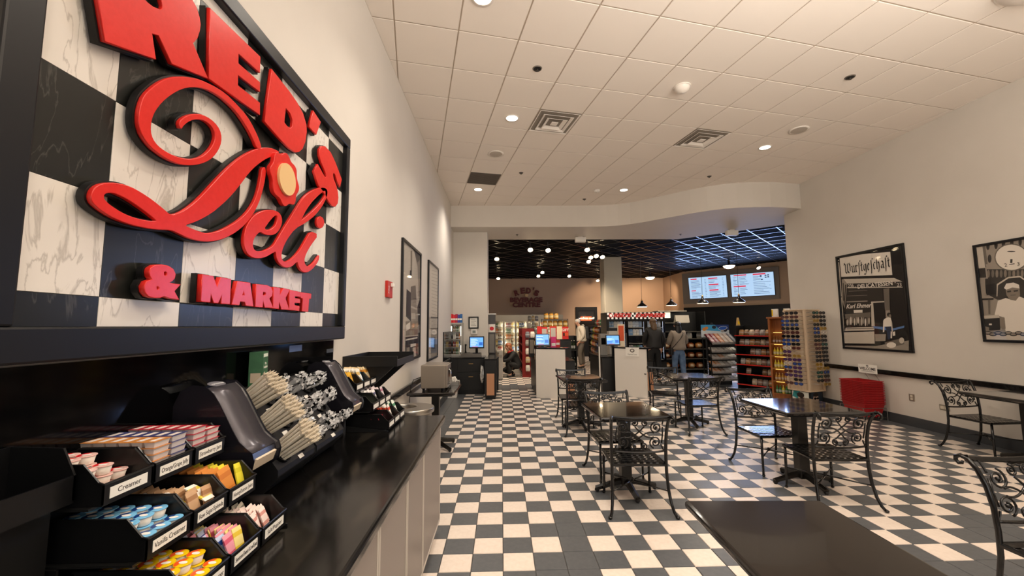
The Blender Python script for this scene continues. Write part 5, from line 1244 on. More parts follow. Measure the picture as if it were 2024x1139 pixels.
bx('receipt_printer', 'grey receipt printer on the right checkout cabinet', 'printer', (1187, 1200, 660, 680), 9.7, .2, M('printer_grey', '8A8680', .4), .823, None, (blk, .5, .8))
bx('cup_stack', 'stack of pale boxes behind the right register screen', 'boxes', (1204, 1222, 655, 675), 9.95, .2, M('pale_box', 'B9B4AC', .5), .823, None, (GR['m'], .3, .5))
bx('menu_card', 'upright cream and orange card on the right checkout', 'card', (1221, 1234, 641, 668), 9.9, .02, M('cream_card', 'E5D3B4', .6), .823, None, (M('orange_card', 'D5552B', .5), .45, .95))
bx('card_rack', 'small black card rack at the left end of the left checkout counter', 'rack', (1046, 1056, 668, 692), 9.6, .2, blkm, .801, None, (GR['s'], .2, .9))

# ================================================================== shop floor, left: gift rack, service counter, wine
def shelf_rack(name, label, cat, x0, x1, y0, y1, z1, zs, face, mat, shm, back=True):
    if not back:
        t = thing(name, label, cat, ((x0 + x1) / 2, (y0 + y1) / 2, 0)); l = L(t)
        for x in (x0, x1 - .02): MB().box(x, x + .02, y0 + .15, y0 + .17, 0, z1).build('post', mat, t, loc=l)
        for z in zs: MB().box(x0 + .02, x1 - .02, y0, y1, z - .015, z).build('shelf', shm[0], t, loc=l)
        return t
    # face: 'x-' goods seen from the -X side, 'y-' from the -Y side
    t = thing(name, label, cat, ((x0 + x1) / 2, (y0 + y1) / 2, 0)); l = L(t)
    if face == 'x-':
        MB().box(x1 - .02, x1, y0, y1, 0, z1).build('back_panel', mat, t, loc=l)
        for y in (y0, y1 - .02): MB().box(x0, x1, y, y + .02, 0, z1).build('end_panel', mat, t, loc=l)
    else:
        MB().box(x0, x1, y1 - .02, y1, 0, z1).build('back_panel', mat, t, loc=l)
        for x in (x0, x1 - .02): MB().box(x, x + .02, y0, y1, 0, z1).build('end_panel', mat, t, loc=l)
    for z in zs:
        s = MB().box(x0 + .02, x1 - .02, y0 + .02, y1 - .02, z - .015, z).build('shelf', shm[0], t, loc=l)
        if face == 'x-': MB().box(x0 + .0, x0 + .02, y0 + .02, y1 - .02, z - .03, z + .012).build('price_strip', shm[1], s)
        else: MB().box(x0 + .02, x1 - .02, y0, y0 + .02, z - .03, z + .012).build('price_strip', shm[1], s)
    return t
rr_ = M('rack_red', '74130D', .45)
shelf_rack('magazine_rack', 'red rack of small goods left of the left checkout', 'rack', .62, 1.0, 12.4, 14.6, 1.45, [.15, .42, .69, .96, 1.22], 'x-', rr_, (blkm, rr_))
PC = ['C9C3B8', '8A857C', 'B8A27A', '6A6A72', 'D8D2C6', 'A33A30', '4A5A7A', 'C98A3A', 'D9B84A', '7A3A28']
def pouch(col, w=.16, h=.2, d=.05):
    m = MB(); vs = []
    N = 5
    for i in range(N + 1):
        f = i / N; q = math.sin(math.pi * min(1, max(0, f))) ** .6 * d / 2 + .002
        for (sx, sy) in ((-1, -.15), (-.5, -1), (.5, -1), (1, -.15), (1, .15), (.5, 1), (-.5, 1), (-1, .15)):
            vs.append((sx * w / 2 * (.84, .97, 1, 1, .95, .8)[i], sy * q, f * h * (1 if i < N else 1)))
    fs = []; ms = []
    for i in range(N):
        for k in range(8): fs.append((i * 8 + k, i * 8 + (k + 1) % 8, i * 8 + 8 + (k + 1) % 8, i * 8 + 8 + k)); ms.append(1 if i == 2 and k in (0, 1, 2) else 0)
    fs += [tuple(range(8))[::-1], tuple(range(N * 8, N * 8 + 8))]; ms += [0, 0]
    m.add(vs, fs); m.m = ms
    return m.mesh('pouch', [M('pouch_' + col, col, .3), M('pouchlabel_' + col, tuple(min(1, c * .4 + .3) for c in lin(col)[:3]), .4)])
PM = {c: pouch(c) for c in PC}
for zi, z in enumerate([.15, .42, .69, .96, 1.22]):
    for k in range(6):
        place(PM[PC[(zi * 3 + k * 2) % 5]], 'packet', (.74, 12.6 + k * .33, z + .001), '%s small packet from the front on the %s shelf of the red rack' % (ORDW[k], ORD[4 - zi]), 'packet', 'packets on red rack shelf %d' % zi, 1, math.pi / 2)
for zi in range(5):
    for k in range(2): place(PM[PC[(zi * 2 + k) % 5]], 'packet', (.78 + k * .15, 12.36, .18 + zi * .25), '%s small packet hung on the red rack end, %s from below' % (('left', 'right')[k], ORDW[zi]), 'packet', 'packets on the end of the red rack', (.8, .8, .9))
sc_, l = cab('service_counter', 'black service counter with card displays behind the left checkout', 'counter', 1.05, 2.12, 12.5, 13.15, 1.12)
for i, (a, b, c, d, col, lb) in enumerate(((1062, 1070, 645, 665, rd2, 'plain red upright board leftmost on the service counter'), (1070, 1082, 647, 665, paper, 'white sheet in a red frame, second on the service counter'), (1087, 1100, 645, 665, paper, 'white sheet in a red frame, third on the service counter'), (1101, 1111, 645, 665, M('cream_card', 'E5D3B4', .6), 'plain cream card on the service counter'), (1111.5, 1123.5, 646, 665, rd2, 'red gift card board with white lettering on the service counter'))):
    x0, x1, z0, z1 = ext(a, b, c, d, 12.6)
    t = thing('display_board', lb, 'board', ((x0 + x1) / 2, 12.62, 1.121), 0, 'boards on the service counter'); w_ = (x1 - x0) / 2; h_ = z1 - 1.121
    MB().box(-w_, w_, 0, .02, 0, h_).build('board', rd2 if col != M('cream_card') else col, t)
    if col is paper: MB().box(-w_ * .75, w_ * .75, -.003, 0, .03, h_ - .05).build('sheet', M('grey_sheet', 'B5B0AA', .6), t)
    if i == 4:
        o = put('lettering', text_mesh('GIFT', .11, paper, .001, bold=.002), t); o.matrix_local = basis((0, -.002, h_ * .72), (1, 0, 0), (0, 0, 1))
        for k in range(3): MB().box(-w_ * .7 + k * w_ * .55, -w_ * .7 + k * w_ * .55 + .05, -.003, 0, h_ * .25, h_ * .5).build('card', GR['k'] if k < 1 else M('orange_card', 'D5552B', .5), t)
    MB().box(-w_ * .6, w_ * .6, .02, .1, 0, .012).build('foot', blkm, t)
t = thing('goods_tower', 'grey wire tower of small goods behind the red rack', 'rack', (1.14, 14.85, 0))
MB().box(-.2, .2, -.15, .15, 0, .06).box(-.02, .02, -.02, .02, .06, 1.95).build('stand', dsteel, t)
for k in range(7):
    z = .2 + k * .25; MB().box(-.2, .2, -.15, .15, z, z + .01).build('shelf', dsteel, t)
    for i in range(3): place(PM[PC[(k + i) % 5]], 'packet', (1.14 - .13 + i * .13, 14.77, z + .011), '%s small packet on the %s tier of the grey wire tower' % (ORDW[i], ORD[6 - k]), 'packet', 'packets on wire tower tier %d' % k, (.75, .9, .9))
jar = MB(); jar.lathe([(.07, 0), (.075, .02), (.075, .16), (.06, .18)], 12); jar.k = 1; jar.lathe([(.065, .18), (.065, .21)], 12); jar.k = 2; jar.lathe([(.0765, .05), (.0765, .13)], 12, cap=False)
jar = jar.mesh('jar', [M('jar_amber', 'C98F3A', .25), M('jar_lid', '8A6A2A', .4), M('jar_label', 'E5D09A', .6)])
t = shelf_rack('jar_shelf', 'dark shelf of amber jars behind the service counter', 'shelf', 1.34, 2.25, 13.6, 13.95, 1.76, [1.5, 1.75], 'y-', blkm, (blkm, blkm), False)
for k in range(5):
    place(jar, 'jar', (1.46 + k * .17, 13.72, 1.501), '%s amber jar on the lower shelf behind the service counter' % ORDW[k], 'jar', 'jars on the lower shelf')
    if k < 3: place(jar, 'jar', (1.5 + k * .17, 13.72, 1.751), '%s amber jar on the upper shelf behind the service counter' % ORDW[k], 'jar', 'jars on the upper shelf')
x0, x1, z0, z1 = ext(1122, 1138, 664, 712, 13.2)
t = shelf_rack('wine_rack', 'black rack of wine bottles between the left checkout and the man', 'rack', x0, x1 + .03, 13.2, 13.6, z1, [.2, .75], 'y-', blkm, (blkm, blkm))
WB = bottle('1E2A18', .037, .3, 'D8CFC0')
for zi, z in enumerate((.2, .75)):
    for k in range(3): place(WB, 'wine_bottle', (x0 + .07 + k * .085, 13.3, z + .001), '%s dark wine bottle on the %s shelf of the black rack' % (ORDW[k], ('lower', 'upper')[zi]), 'bottle', 'wine on the %s shelf' % ('lower', 'upper')[zi])
# ================================================================== far wall: beverage coolers, sign, door
x0, x1, z0, z1 = ext(972, 1113, 622, 703, 19.7)
stl = M('cooler_steel', '9A9080', .34, .8)
glass_cooler('beverage_cooler', 'long stainless glass-door beverage cooler on the far wall', x0, x1, 19.7, 20.38, .02, z1, 6, stl, tubew, doors=6, head=.26, nb=8, blabel='bottle on the %s far beverage cooler', cm=lambda d, k, i: (k * 2 + (i + d * 3) // 4 + d))
bc_ = bpy.data.objects['beverage_cooler']; l = L(bc_)
zz = at(1000, 697, Y=19.7).z
MB().box(x0, x1, 19.66, 19.7, .02, zz).build('kick_plate', stl, bc_, loc=l)
a, b, c, d = ext(1092, 1103, 625, 632, 19.68); MB().box(a, b, 19.67, 19.7, c, d).build('red_plate', M('plate_red', '8C2A1E', .5), bc_, loc=l)
t = thing('store_sign', "dark red RED'S BEVERAGE CENTRE letters on the far tan wall", 'sign', (at(1040, 600, Y=20.38).x, 20.4, at(1040, 607, Y=20.38).z)); ls = L(t)
dred = M('sign_dark_red', '6E1A18', .5)
def lt(s, px, py, h, rot=0, bold=.02, squash=1, space=1.0, wpx=None):
    p = at(px, py, Y=20.33); me = text_mesh(s, h, dred, .05, bold=bold, space=space)
    if wpx:
        w_ = max(v.co.x for v in me.vertices) - min(v.co.x for v in me.vertices); tw = at(px + wpx, py, Y=20.33).x - p.x
        for v in me.vertices: v.co.x *= tw / w_
    o = put('letter', me, t); o.matrix_local = Matrix.Translation(ls) @ basis((p.x, 20.345, p.z), (math.cos(rot), 0, math.sin(rot)), (-math.sin(rot), 0, math.cos(rot)))
for s, px, py, r_ in (('R', 1020.5, 580, .3), ('E', 1033, 575.5, .12), ('D', 1044.5, 575.5, -.06), ("'", 1053.5, 575, -.3), ('S', 1060, 580, -.38)): lt(s, px, py, .37, r_, .022, wpx=9.5 if s != "'" else 2.5)
lt('BEVERAGE', 1040, 593.3, .30, 0, .016, wpx=64); lt('CENTRE', 1040.5, 603.2, .30, 0, .016, wpx=55)
p = at(1041, 584, Y=20.33); o = put('emblem', flat_mesh('emblem', [ell(0, 0, .085, .085, 16)], .04, M('cream_paint', 'EBC48A', .4)), t); o.matrix_local = Matrix.Translation(ls) @ basis((p.x, 20.33, p.z), (1, 0, 0), (0, 0, 1))
x0, x1, z0, z1 = ext(1140, 1180, 607, 705, 20.36)
dmt = MB()
for q in ((x0, x0 + .14, 0, z1), (x1 - .14, x1, 0, z1), (x0 + .14, x1 - .14, z1 - .18, z1), (x0 + .14, x1 - .14, 0, .9)): dmt.box(q[0], q[1], 20.34, 20.4, q[2], q[3])
dd = dmt.build('door_1', blkm); struct(dd, 'black glazed door on the far wall')
MB().box(x0 + .14, x1 - .14, 20.385, 20.399, .9, z1 - .18).build('door_void', M('door_glass_dark', '2A241F', .1), dd)
MB().box(x0 + .14, x1 - .14, 20.365, 20.37, .9, z1 - .18).build('pane', pane, dd)
a, b, c, d = ext(1148, 1169, 626, 634, 20.36)
s = MB().box(a, b, 20.372, 20.384, c, d).build('lit_sign', M('sign_glow', 'E8502A', .4, emit=2.2, ecol='F0562C'), dd)
o = put('lettering', text_mesh('EMPLOYEES ONLY', .1, M('sign_glow_white', 'FFF0E0', .4, emit=2.5, ecol='FFF0E0'), .002), s); o.matrix_local = basis(((a + b) / 2, 20.371, (c + d) / 2), (1, 0, 0), (0, 0, 1))
o = MB().box(x1 - .12, x1 - .09, 20.3, 20.34, .95, 1.25).build('door_handle', steel, dd)
# snack rack behind the man, running away to the right
na, nb_ = at(1187, 735, Z=0), at(1164, 714, Z=0)
dv_ = (nb_ - na); wl = dv_.length; rzk = math.atan2(dv_.y, dv_.x)
t = thing('snack_rack', 'black rack of hanging snack bags right of the man in the hoodie', 'rack', (na.x, na.y, 0), rzk)
MB().box(0, wl, -.32, -.30, 0, 1.42).build('back_panel', blkm, t)
for x in (0, wl - .02): MB().box(x, x + .02, -.30, 0, 0, 1.42).build('end_panel', blkm, t)
BC = ['E0902A', 'C9301F', 'D9C02A', '2E6A3A', '2A4A9A', '7A3A1E']
BG = {c: pouch(c, .24, .225, .09) for c in BC}
km = Matrix.Translation(t.location) @ Matrix.Rotation(rzk, 4, 'Z')
for zi, z in enumerate([.14, .42, .70, .98, 1.25]):
    MB().box(.02, wl - .02, -.3, 0, z - .015, z).build('shelf', blkm, t)
    for k in range(int((wl - .2) / .27)):
        place(BG[BC[(zi + k // 2 + (k * zi) % 2) % 6]], 'snack_bag', km @ Vector((.16 + k * .27, -.1, z + .001)), '%s snack bag from the front, %s shelf of the rack by the man' % (ORDW[k], ORD[4 - zi]), 'snack bag', 'snack bags, shelf %d' % zi, 1, rzk + math.pi)
for k in range(5): place(BG[BC[(k * 2 + 1) % 6]], 'snack_bag', km @ Vector((.3 + k * .5, -.15, 1.521)), '%s snack bag standing on top of the rack by the man' % ORDW[k], 'snack bag', 'snack bags on top', 1, rzk + math.pi)
MB().box(0.02, wl - .02, -.3, 0, 1.5, 1.52).build('top_board', blkm, t)
# ================================================================== cooler with the chequered header
cx0, cx1, cY = at(1201, 700, Y=12.1).x, at(1318, 700, Y=12.1).x, 12.1
ztop = at(1260, 617.5, Y=cY).z; zdt = at(1260, 632, Y=cY).z; zdb = at(1260, 712, Y=cY).z
t = thing('display_cooler', "black three-door cooler with a chequered RED'S EXPRESS header", 'cooler', ((cx0 + cx1) / 2, cY + .36, 0)); l = L(t)
m = MB().box(cx0, cx1, cY + .68, cY + .72, 0, ztop).box(cx0, cx0 + .04, cY + .04, cY + .68, 0, ztop).box(cx1 - .04, cx1, cY + .04, cY + .68, 0, ztop).box(cx0 + .04, cx1 - .04, cY + .04, cY + .68, zdt, ztop).box(cx0 + .04, cx1 - .04, cY + .04, cY + .68, .0, zdb - .05)
m.build('case', blkm, t, loc=l)
hd = MB().box(cx0 + .02, cx1 - .02, cY, cY + .04, zdt + .02, ztop - .01).build('header', M('header_black', '151313', .4), t, loc=l)
m = MB(); N = 28; hh = (ztop - zdt - .03); cw = (cx1 - cx0 - .04) / N
for i in range(N):
    for j in range(3):
        if (i + j) % 2 == 0: m.box(cx0 + .02 + i * cw, cx0 + .02 + (i + 1) * cw, cY - .002, cY, zdt + .02 + j * hh / 3, zdt + .02 + (j + 1) * hh / 3)
m.build('header_checks', M('header_white', 'F2EDE6', .4, emit=.35, ecol='FFF5E8'), hd)
for s, px, wp in (("RED'S", 1229, 36), ('EXPRESS', 1284, 60)):
    p = at(px, 624, Y=cY); me = text_mesh(s, .15, M('header_red', 'D0302A', .4), .012, bold=.008, shear=.25)
    w_ = max(v.co.x for v in me.vertices) - min(v.co.x for v in me.vertices); tw = at(px + wp, 624, Y=cY).x - p.x
    for v in me.vertices: v.co.x *= tw / w_
    o = put('lettering', me, hd); o.matrix_local = basis((p.x, cY - .009, p.z), (1, 0, 0), (0, 0, 1))
p = at(1207, 624, Y=cY); o = put('emblem', flat_mesh('emblem', [ell(0, 0, .06, .065, 18)], .01, M('header_red', 'D0302A', .4)), hd); o.matrix_local = basis((p.x, cY - .008, p.z), (1, 0, 0), (0, 0, 1))
put('emblem_disc', flat_mesh('emblem_disc', [ell(0, 0, .038, .042, 16)], .004, M('header_white')), o, loc=(.004, 0, .007))
dw = (cx1 - cx0 - .04) / 3
for d in range(3):
    a, b = cx0 + .02 + d * dw, cx0 + .02 + (d + 1) * dw; dm = MB()
    for q in ((a, a + .05, zdb - .05, zdt), (b - .05, b, zdb - .05, zdt), (a + .05, b - .05, zdb - .05, zdb), (a + .05, b - .05, zdt - .03, zdt)): dm.box(q[0], q[1], cY, cY + .04, q[2], q[3])
    dr = dm.build('door', blk, t, loc=l)
    MB().box(a + .05, b - .05, cY + .015, cY + .021, zdb, zdt - .03).build('pane', pane, dr)
    MB().box(b - .045, b - .02, cY - .04, cY - .02, .8, 1.3).build('handle', dsteel, dr)
    MB().box(b - .045, b - .03, cY + .045, cY + .06, zdb + .05, zdt - .06).build('light_tube', tubec, t, loc=l)
    for k in range(5):
        z = zdb + .01 + k * (zdt - zdb) / 5
        MB().box(a + .05, b - .05, cY + .08, cY + .66, z - .012, z).build('shelf', M('shelf_grey', 'A8A59C', .4, .4), t, loc=l)
        for i in range(5):
            if (d, k) in ((1, 2), (0, 3)): continue
            c = ['D8E2EA', '9AB0C4', 'C9C3B8', '5A8A6A', '7FA0C0', 'E6E0D2'][(i // 2 + k + d) % 6]
            if c not in PM: PM[c] = pouch(c)
            place(PM[c], 'food_pack', (a + .1 + i * (b - a - .2) / 4, cY + .2, z + .001), '%s chilled pack on the %s shelf behind the %s cooler door' % (ORDW[i], ORD[4 - k], ('left', 'middle', 'right')[d]), 'pack', 'chilled packs, door %d shelf %d' % (d, k), (.6, 1, .9))
m = MB()
for k in range(5): m.box(cx0 + .1, cx1 - .1, cY + .02, cY + .04, .06 + k * .05, .085 + k * .05)
m.build('base_grille', dsteel, t, loc=l)
# ================================================================== open shelves right of it
sx0, sx1, sY = cx1 + .03, at(1398, 700, Y=12.7).x, 12.7
t = thing('open_shelving', 'black open bakery shelving right of the chequered cooler', 'shelving', ((sx0 + sx1) / 2, 13.0, 0)); l = L(t)
MB().box(sx0, sx1, 13.28, 13.3, 0, 1.95).build('back_panel', blkm, t, loc=l)
for x in (sx0, sx1 - .03): MB().box(x, x + .03, sY, 13.28, 0, 1.95).build('end_panel', blkm, t, loc=l)
for z in (.16, .48, .78, 1.1, 1.32): MB().box(sx0 + .03, sx1 - .03, sY, 13.28, z - .02, z).build('shelf', M('shelf_edge', '3F3B36', .4), t, loc=l)
bcs = MB().box(sx0 + .03, sx0 + .95, sY, 13.28, 1.58, 1.6).box(sx0 + .03, sx0 + .95, sY + .1, 13.28, 1.95, 1.98).build('display_case', M('case_steel', '8C857A', .35, .6), t, loc=l)
MB().box(sx0 + .06, sx0 + .5, 13.0, 13.02, 1.75, 1.93).build('case_light', M('case_glow', 'FFFFFF', .5, emit=1.2, ecol='FFE2B8'), t, loc=l)
x0, x1, z0, z1 = ext(1336, 1362, 623, 634, 12.72); MB().hexa([(x0, 12.7, 1.6), (x1, 12.7, 1.6), (x1, 12.9, 1.6), (x0, 12.9, 1.6)], [(x0, 12.75, z1), (x1, 12.75, z1), (x1, 12.8, z1), (x0, 12.8, z1)]).build('sign_board', M('sign_grey', 'A8A196', .5), t, loc=l)
def loaf_mesh(c):
    m = MB(); m.ball((0, 0, .1), (.125, .085, .1), 12, 8)
    m.v = [Vector((max(-.112, min(.112, v.x)), max(-.075, min(.075, v.y)), max(0, min(.19, v.z)))) for v in m.v]
    m.k = 1; m.box(-.06, .06, -.077, -.074, .05, .13)
    return m.mesh('loaf', [M('crust_' + c, c, .35, noise=(20, .35, .65)), M('loaf_label', 'B8A488', .4)], True)
loaf = loaf_mesh('7A3E1C'); loaf2 = loaf_mesh('96602C')
for zi, z in enumerate((.16, .48, .78)):
    for k in range(5): place((loaf, loaf, loaf2)[(k * 2 + zi) % 3], 'bread_loaf', (sx1 - .18 - k * .26, 12.88, z + .001), '%s bagged loaf from the right on the %s bread shelf' % (ORDW[k], ('bottom', 'middle', 'top')[zi]), 'bread', 'loaves on the %s bread shelf' % ('bottom', 'middle', 'top')[zi])
for k in range(5): place(PM['C9C3B8' if k % 2 else '8A857C'], 'packet', (sx0 + .15 + k * .3, 12.9, 1.101), '%s packet from the left, upper open shelf behind the woman in jeans' % ORDW[k], 'packet', 'packets on the open shelf', (1, 1, .9))
# ================================================================== candy rack
kx0, kx1, kY = at(1399, 763, Z=0).x, at(1457, 763, Z=0).x, 10.05
t = thing('candy_rack', 'black tiered candy rack with a blue and white header board', 'rack', ((kx0 + kx1) / 2, kY + .2, 0)); l = L(t)
for x in (kx0, kx1 - .02):
    for yy in (kY, kY + .38): MB().box(x, x + .02, yy, yy + .02, 0, 1.05 if yy < kY + .2 else 1.2).build('post', blkm, t, loc=l)
MB().box(kx0 + .14, kx1 - .02, kY + .4, kY + .42, 0, 1.3).build('back_panel', blkm, t, loc=l)
zt = at(1430, 642, Y=kY + .4).z; zb_ = at(1430, 660, Y=kY + .4).z
hb = MB().box(kx0, kx1 + .02, kY + .43, kY + .45, 1.2, zt).build('header_board', M('header_blue', '1E3A7C', .4), t, loc=l)
w_ = kx1 - kx0; m = MB()
m.k = 0; m.box(kx0, kx1 + .02, kY + .428, kY + .43, 1.2, zb_ + .1); m.k = 1; m.add([(kx0, kY + .427, zb_ + .1), (kx0 + w_ * .75, kY + .427, zb_ + .06), (kx0 + w_ * .5, kY + .427, zt), (kx0, kY + .427, zt)], [(0, 1, 2, 3)])
for k, (fx, fz, r_, mi) in enumerate(((.12, .12, .055, 2), (.2, .15, .045, 2), (.48, .17, .055, 3), (.4, .26, .04, 3), (.88, .1, .06, 3), (.78, .07, .04, 4))):
    m.k = mi; m.add([(kx0 + w_ * fx + a, kY + .4255 - k * .0002, zb_ + fz + b) for a, b in ell(0, 0, r_, r_ * .8, 12)], [tuple(range(12))])
m.build('header_print', [M('pale_blue', 'DCE6EA', .4), M('sky_blue', '49A4D6', .4), M('caramel', 'D98A3C', .4), M('choc_navy', '23242E', .4), M('grey_sheet', 'B5B0AA', .6)], hb)
o = put('header_oval', flat_mesh('header_oval', [ell(0, 0, .11, .042, 20)], .001, M('oval_blue', '2B5CB8', .4)), hb); o.matrix_local = basis((kx0 + w_ * .8, kY + .424, zt - .09), (1, 0, .12), (0, 0, 1))
o = put('oval_rim', flat_mesh('oval_rim', [ell(0, 0, .118, .05, 20), ell(0, 0, .11, .042, 20)], .001, paper), hb); o.matrix_local = basis((kx0 + w_ * .8, kY + .424, zt - .09), (1, 0, .12), (0, 0, 1))
CC = ['7A2436', 'B5733F', 'A3948A', '2B3550', 'D8324A', '2B3B6E', 'C98A5A', '9A8F86', 'B9B2AA', '3A4258', 'CFC8C0', '8A5A3A']
def bar_mesh(c): 
    m = MB().box(-.05, .05, -.02, .02, 0, .024); m.k = 1; m.box(-.03, .03, -.021, -.02, .004, .02); m.box(-.03, .03, -.012, .012, .024, .0245)
    return m.mesh('candy_bar', [M('bar_' + c, c, .3), M('barlabel_' + c, tuple(min(1, q * .4 + .4) for q in lin(c)[:3]), .4)])
BARS = {c: bar_mesh(c) for c in CC}
def tier(z, y0, y1, zback, label, rows, cols, key, pal):
    s = MB().hexa([(kx0 + .02, y0, z - .012), (kx1 - .02, y0, z - .012), (kx1 - .02, y1, zback - .012), (kx0 + .02, y1, zback - .012)], [(kx0 + .02, y0, z), (kx1 - .02, y0, z), (kx1 - .02, y1, zback), (kx0 + .02, y1, zback)]).build('tray', blkm, t, loc=l)
    MB().box(kx0 + .02, kx1 - .02, y0 - .006, y0, z - .02, z + .045).build('clear_lip', M('clear_lip', 'B7B3B0', .2, alpha=.4), s)
    ang = math.atan2(zback - z, y1 - y0)
    for r in range(rows):
        for c in range(cols):
            f = (r + .5) / rows
            o = place(BARS[pal[c * 4 // cols % len(pal)]], 'candy_bar', (kx0 + .08 + c * (w_ - .16) / (cols - 1), y0 + .02 + (y1 - y0 - .03) * f, z + (zback - z) * (.02 + f) / (1.02) + .004), '%s candy bar in the %s row, %s' % (ORDW[c], ORDW[r], label), 'candy', key, 1)
            o.rotation_euler = (ang, 0, 0)
tier(1.06, kY - .06, kY + .34, 1.28, 'big sloping top tray of the candy rack', 7, 6, 'bars on the top tray', ['7A2436', 'B5733F', 'A3948A', '2B3550'])
for k, z in enumerate((.86, .69, .52, .35, .17)):
    tier(z, kY - .02, kY + .2, z + .08, '%s small tray of the candy rack' % ('first', 'second', 'third', 'fourth', 'fifth')[k], 3, 6, 'bars in small tray %d' % k, [['B9B2AA', 'CFC8C0', '9A8F86', '3A4258'], ['9A8F86', 'C98A5A', 'B9B2AA', 'CFC8C0'], ['C98A5A', 'CFC8C0', '9A8F86', 'B9B2AA'], ['C98A5A', '8A5A3A', 'CFC8C0', 'B9B2AA'], ['CFC8C0', '9A8F86', 'B9B2AA', 'CFC8C0']][k])
# ================================================================== red-edged snack shelf, turned toward the room
def rack_frame(name, label, a, b, depth, cat='shelf', group=None):
    d = Vector((b[0] - a[0], b[1] - a[1], 0)); w = d.length; rz = math.atan2(d.y, d.x)
    return thing(name, label, cat, (a[0], a[1], 0), rz, group), w
sa, sb_ = at(1459, 770, Z=0), at(1529, 779, Z=0)
t, w = rack_frame('snack_shelf', 'black shelving with red edges and bagged snacks beside the candy rack', (sa.x, sa.y), (sb_.x, sb_.y), .4)
MB().box(0, w, .38, .4, 0, 1.5).build('back_panel', blkm, t)
for x in (0, w - .02): MB().box(x, x + .02, .0, .38, 0, 1.5).build('end_panel', blkm, t)
nut = {c: pouch(c, .108, .13, .06) for c in ('B98A5A', '8A6A4A', 'C9B49A', '9A7A6A', 'A8A09A')}; NK = list(nut)
zsh = [.14, .38, .6, .83, 1.05, 1.27]
for zi, z in enumerate(zsh):
    s = MB().box(.02, w - .02, 0, .38, z - .015, z).build('shelf', blkm, t)
    MB().box(-.005, w + .005, -.015, 0, z - .02, z + .003).build('edge_strip', M('edge_red', 'C92A20', .4), s)
    for k in range(6):
        if (zi, k) in ((1, 3), (1, 2), (3, 0), (3, 1), (0, 0), (0, 1), (1, 0)): continue
        px = t.matrix_world
        q = Matrix.Translation(t.location) @ Matrix.Rotation(t.rotation_euler.z, 4, 'Z') @ Vector((.09 + k * (w - .18) / 5, .1, z + .001))
        o = place(nut[NK[(zi * 2 + k) % 5]], 'snack_bag', q, '%s clear bag of snacks from the left, %s red-edged shelf' % (ORDW[k], ORD[5 - zi]), 'snack bag', 'bags on red-edged shelf %d' % zi, 1.05, t.rotation_euler.z)
        o.rotation_euler = (-.25, 0, t.rotation_euler.z)
# ================================================================== wooden cabinet of bottles
wood = M('oak', '8C5228', .42, noise=(7, .35, .7, 6), col2='A8683A', map3=(6, 6, .6))
wa, wb = at(1527, 786, Z=0), (5.99, 8.12)
t, w = rack_frame('wooden_cabinet', 'brown wooden shelf cabinet of sunscreen bottles behind the sunglasses tower', (wa.x, wa.y), wb, .25, 'cabinet')
H = at(1545, 630, Y=8.5).z; dp = .18
MB().box(0, w, dp - .015, dp, 0, H).build('back_panel', wood, t)
for x in (0, w - .035): MB().box(x, x + .035, 0, dp - .015, 0, H).build('side_panel', wood, t)
MB().box(-.02, w + .02, -.02, dp, H, H + .035).build('cornice', wood, t, bev=.008)
MB().box(0.035, w - .035, 0.01, dp - .015, 0, .08).build('plinth', wood, t)
zs = [.1, .36, .62, .88, 1.13, 1.38]
wm = Matrix.Translation(t.location) @ Matrix.Rotation(t.rotation_euler.z, 4, 'Z')
SB = [bottle('E3D24A', .026, .16, 'F0E6C0'), bottle('D9C23A', .026, .16, 'C98A2A'), bottle('C99A4A', .024, .15, 'F2EBD8'), bottle('3A7A4A', .026, .16, 'E6D84A'), bottle('8A5A2A', .024, .15, 'E0C060'), bottle('E9E6DE', .026, .16, '8AB0D8')]
rowk = [(3, 3, 0, 3, 3, 0), (2, 2, 2, 2, 2, 5), (0, 0, 1, 0, 0, 1), (1, 0, 0, 0, 1, 1), (4, 4, 4, 4, 5, 5), (4, 4, 4, 4, 5, 5)]
for zi, z in enumerate(zs[:-1]):
    s = MB().box(.035, w - .035, 0, dp - .015, z - .02, z).build('shelf', wood, t)
    MB().box(.05, w - .05, .12, .14, z + .215, z + .225).build('light_tube', M('warm_tube', 'FFFFFF', .5, emit=1.5, ecol='FFD860'), t)
    for k in range(8):
        place(SB[rowk[zi][k % 6]], 'lotion_bottle', wm @ Vector((.075 + k * (w - .15) / 7, .07, z + .001)), '%s lotion bottle from the left, %s shelf of the wooden cabinet' % (ORDW[k], ORD[4 - zi]), 'bottle', 'lotions on cabinet shelf %d' % zi)
for k, fx in enumerate((.22, .62)):
    t2 = thing('carton', 'white and yellow carton standing %s on the wooden cabinet' % ('leftmost', 'nearer the tower')[k], 'carton', wm @ Vector((w * fx, .09, H + .036)), t.rotation_euler.z)
    MB().box(-.055, .055, -.03, .03, 0, .17).build('carton_body', paper, t2); MB().box(-.055, -.03, -.031, -.03, .02, .15).build('stripe', M('lid_yellow', 'F2CB17', .25), t2)
# things on the dark ledge behind the racks
t = thing('drink_carton', 'small tan upright card between the candy rack and the snack shelf', 'card', (at(1477, 648, Y=10.4).x, 10.2, 1.501 - .21)); t.location = (sa.x + .12, sa.y + .05, 1.501)
MB().hexa([(-.035, -.03, 0), (.035, -.03, 0), (.035, .03, 0), (-.035, .03, 0)], [(-.02, -.01, .19), (.02, -.01, .19), (.02, .01, .19), (-.02, .01, .19)]).build('card_body', M('tan_card', 'C9A56A', .6), t); MB().box(-.02, .02, -.032, -.028, .03, .1).build('stripe', M('lid_yellow', 'F2CB17', .25), t)
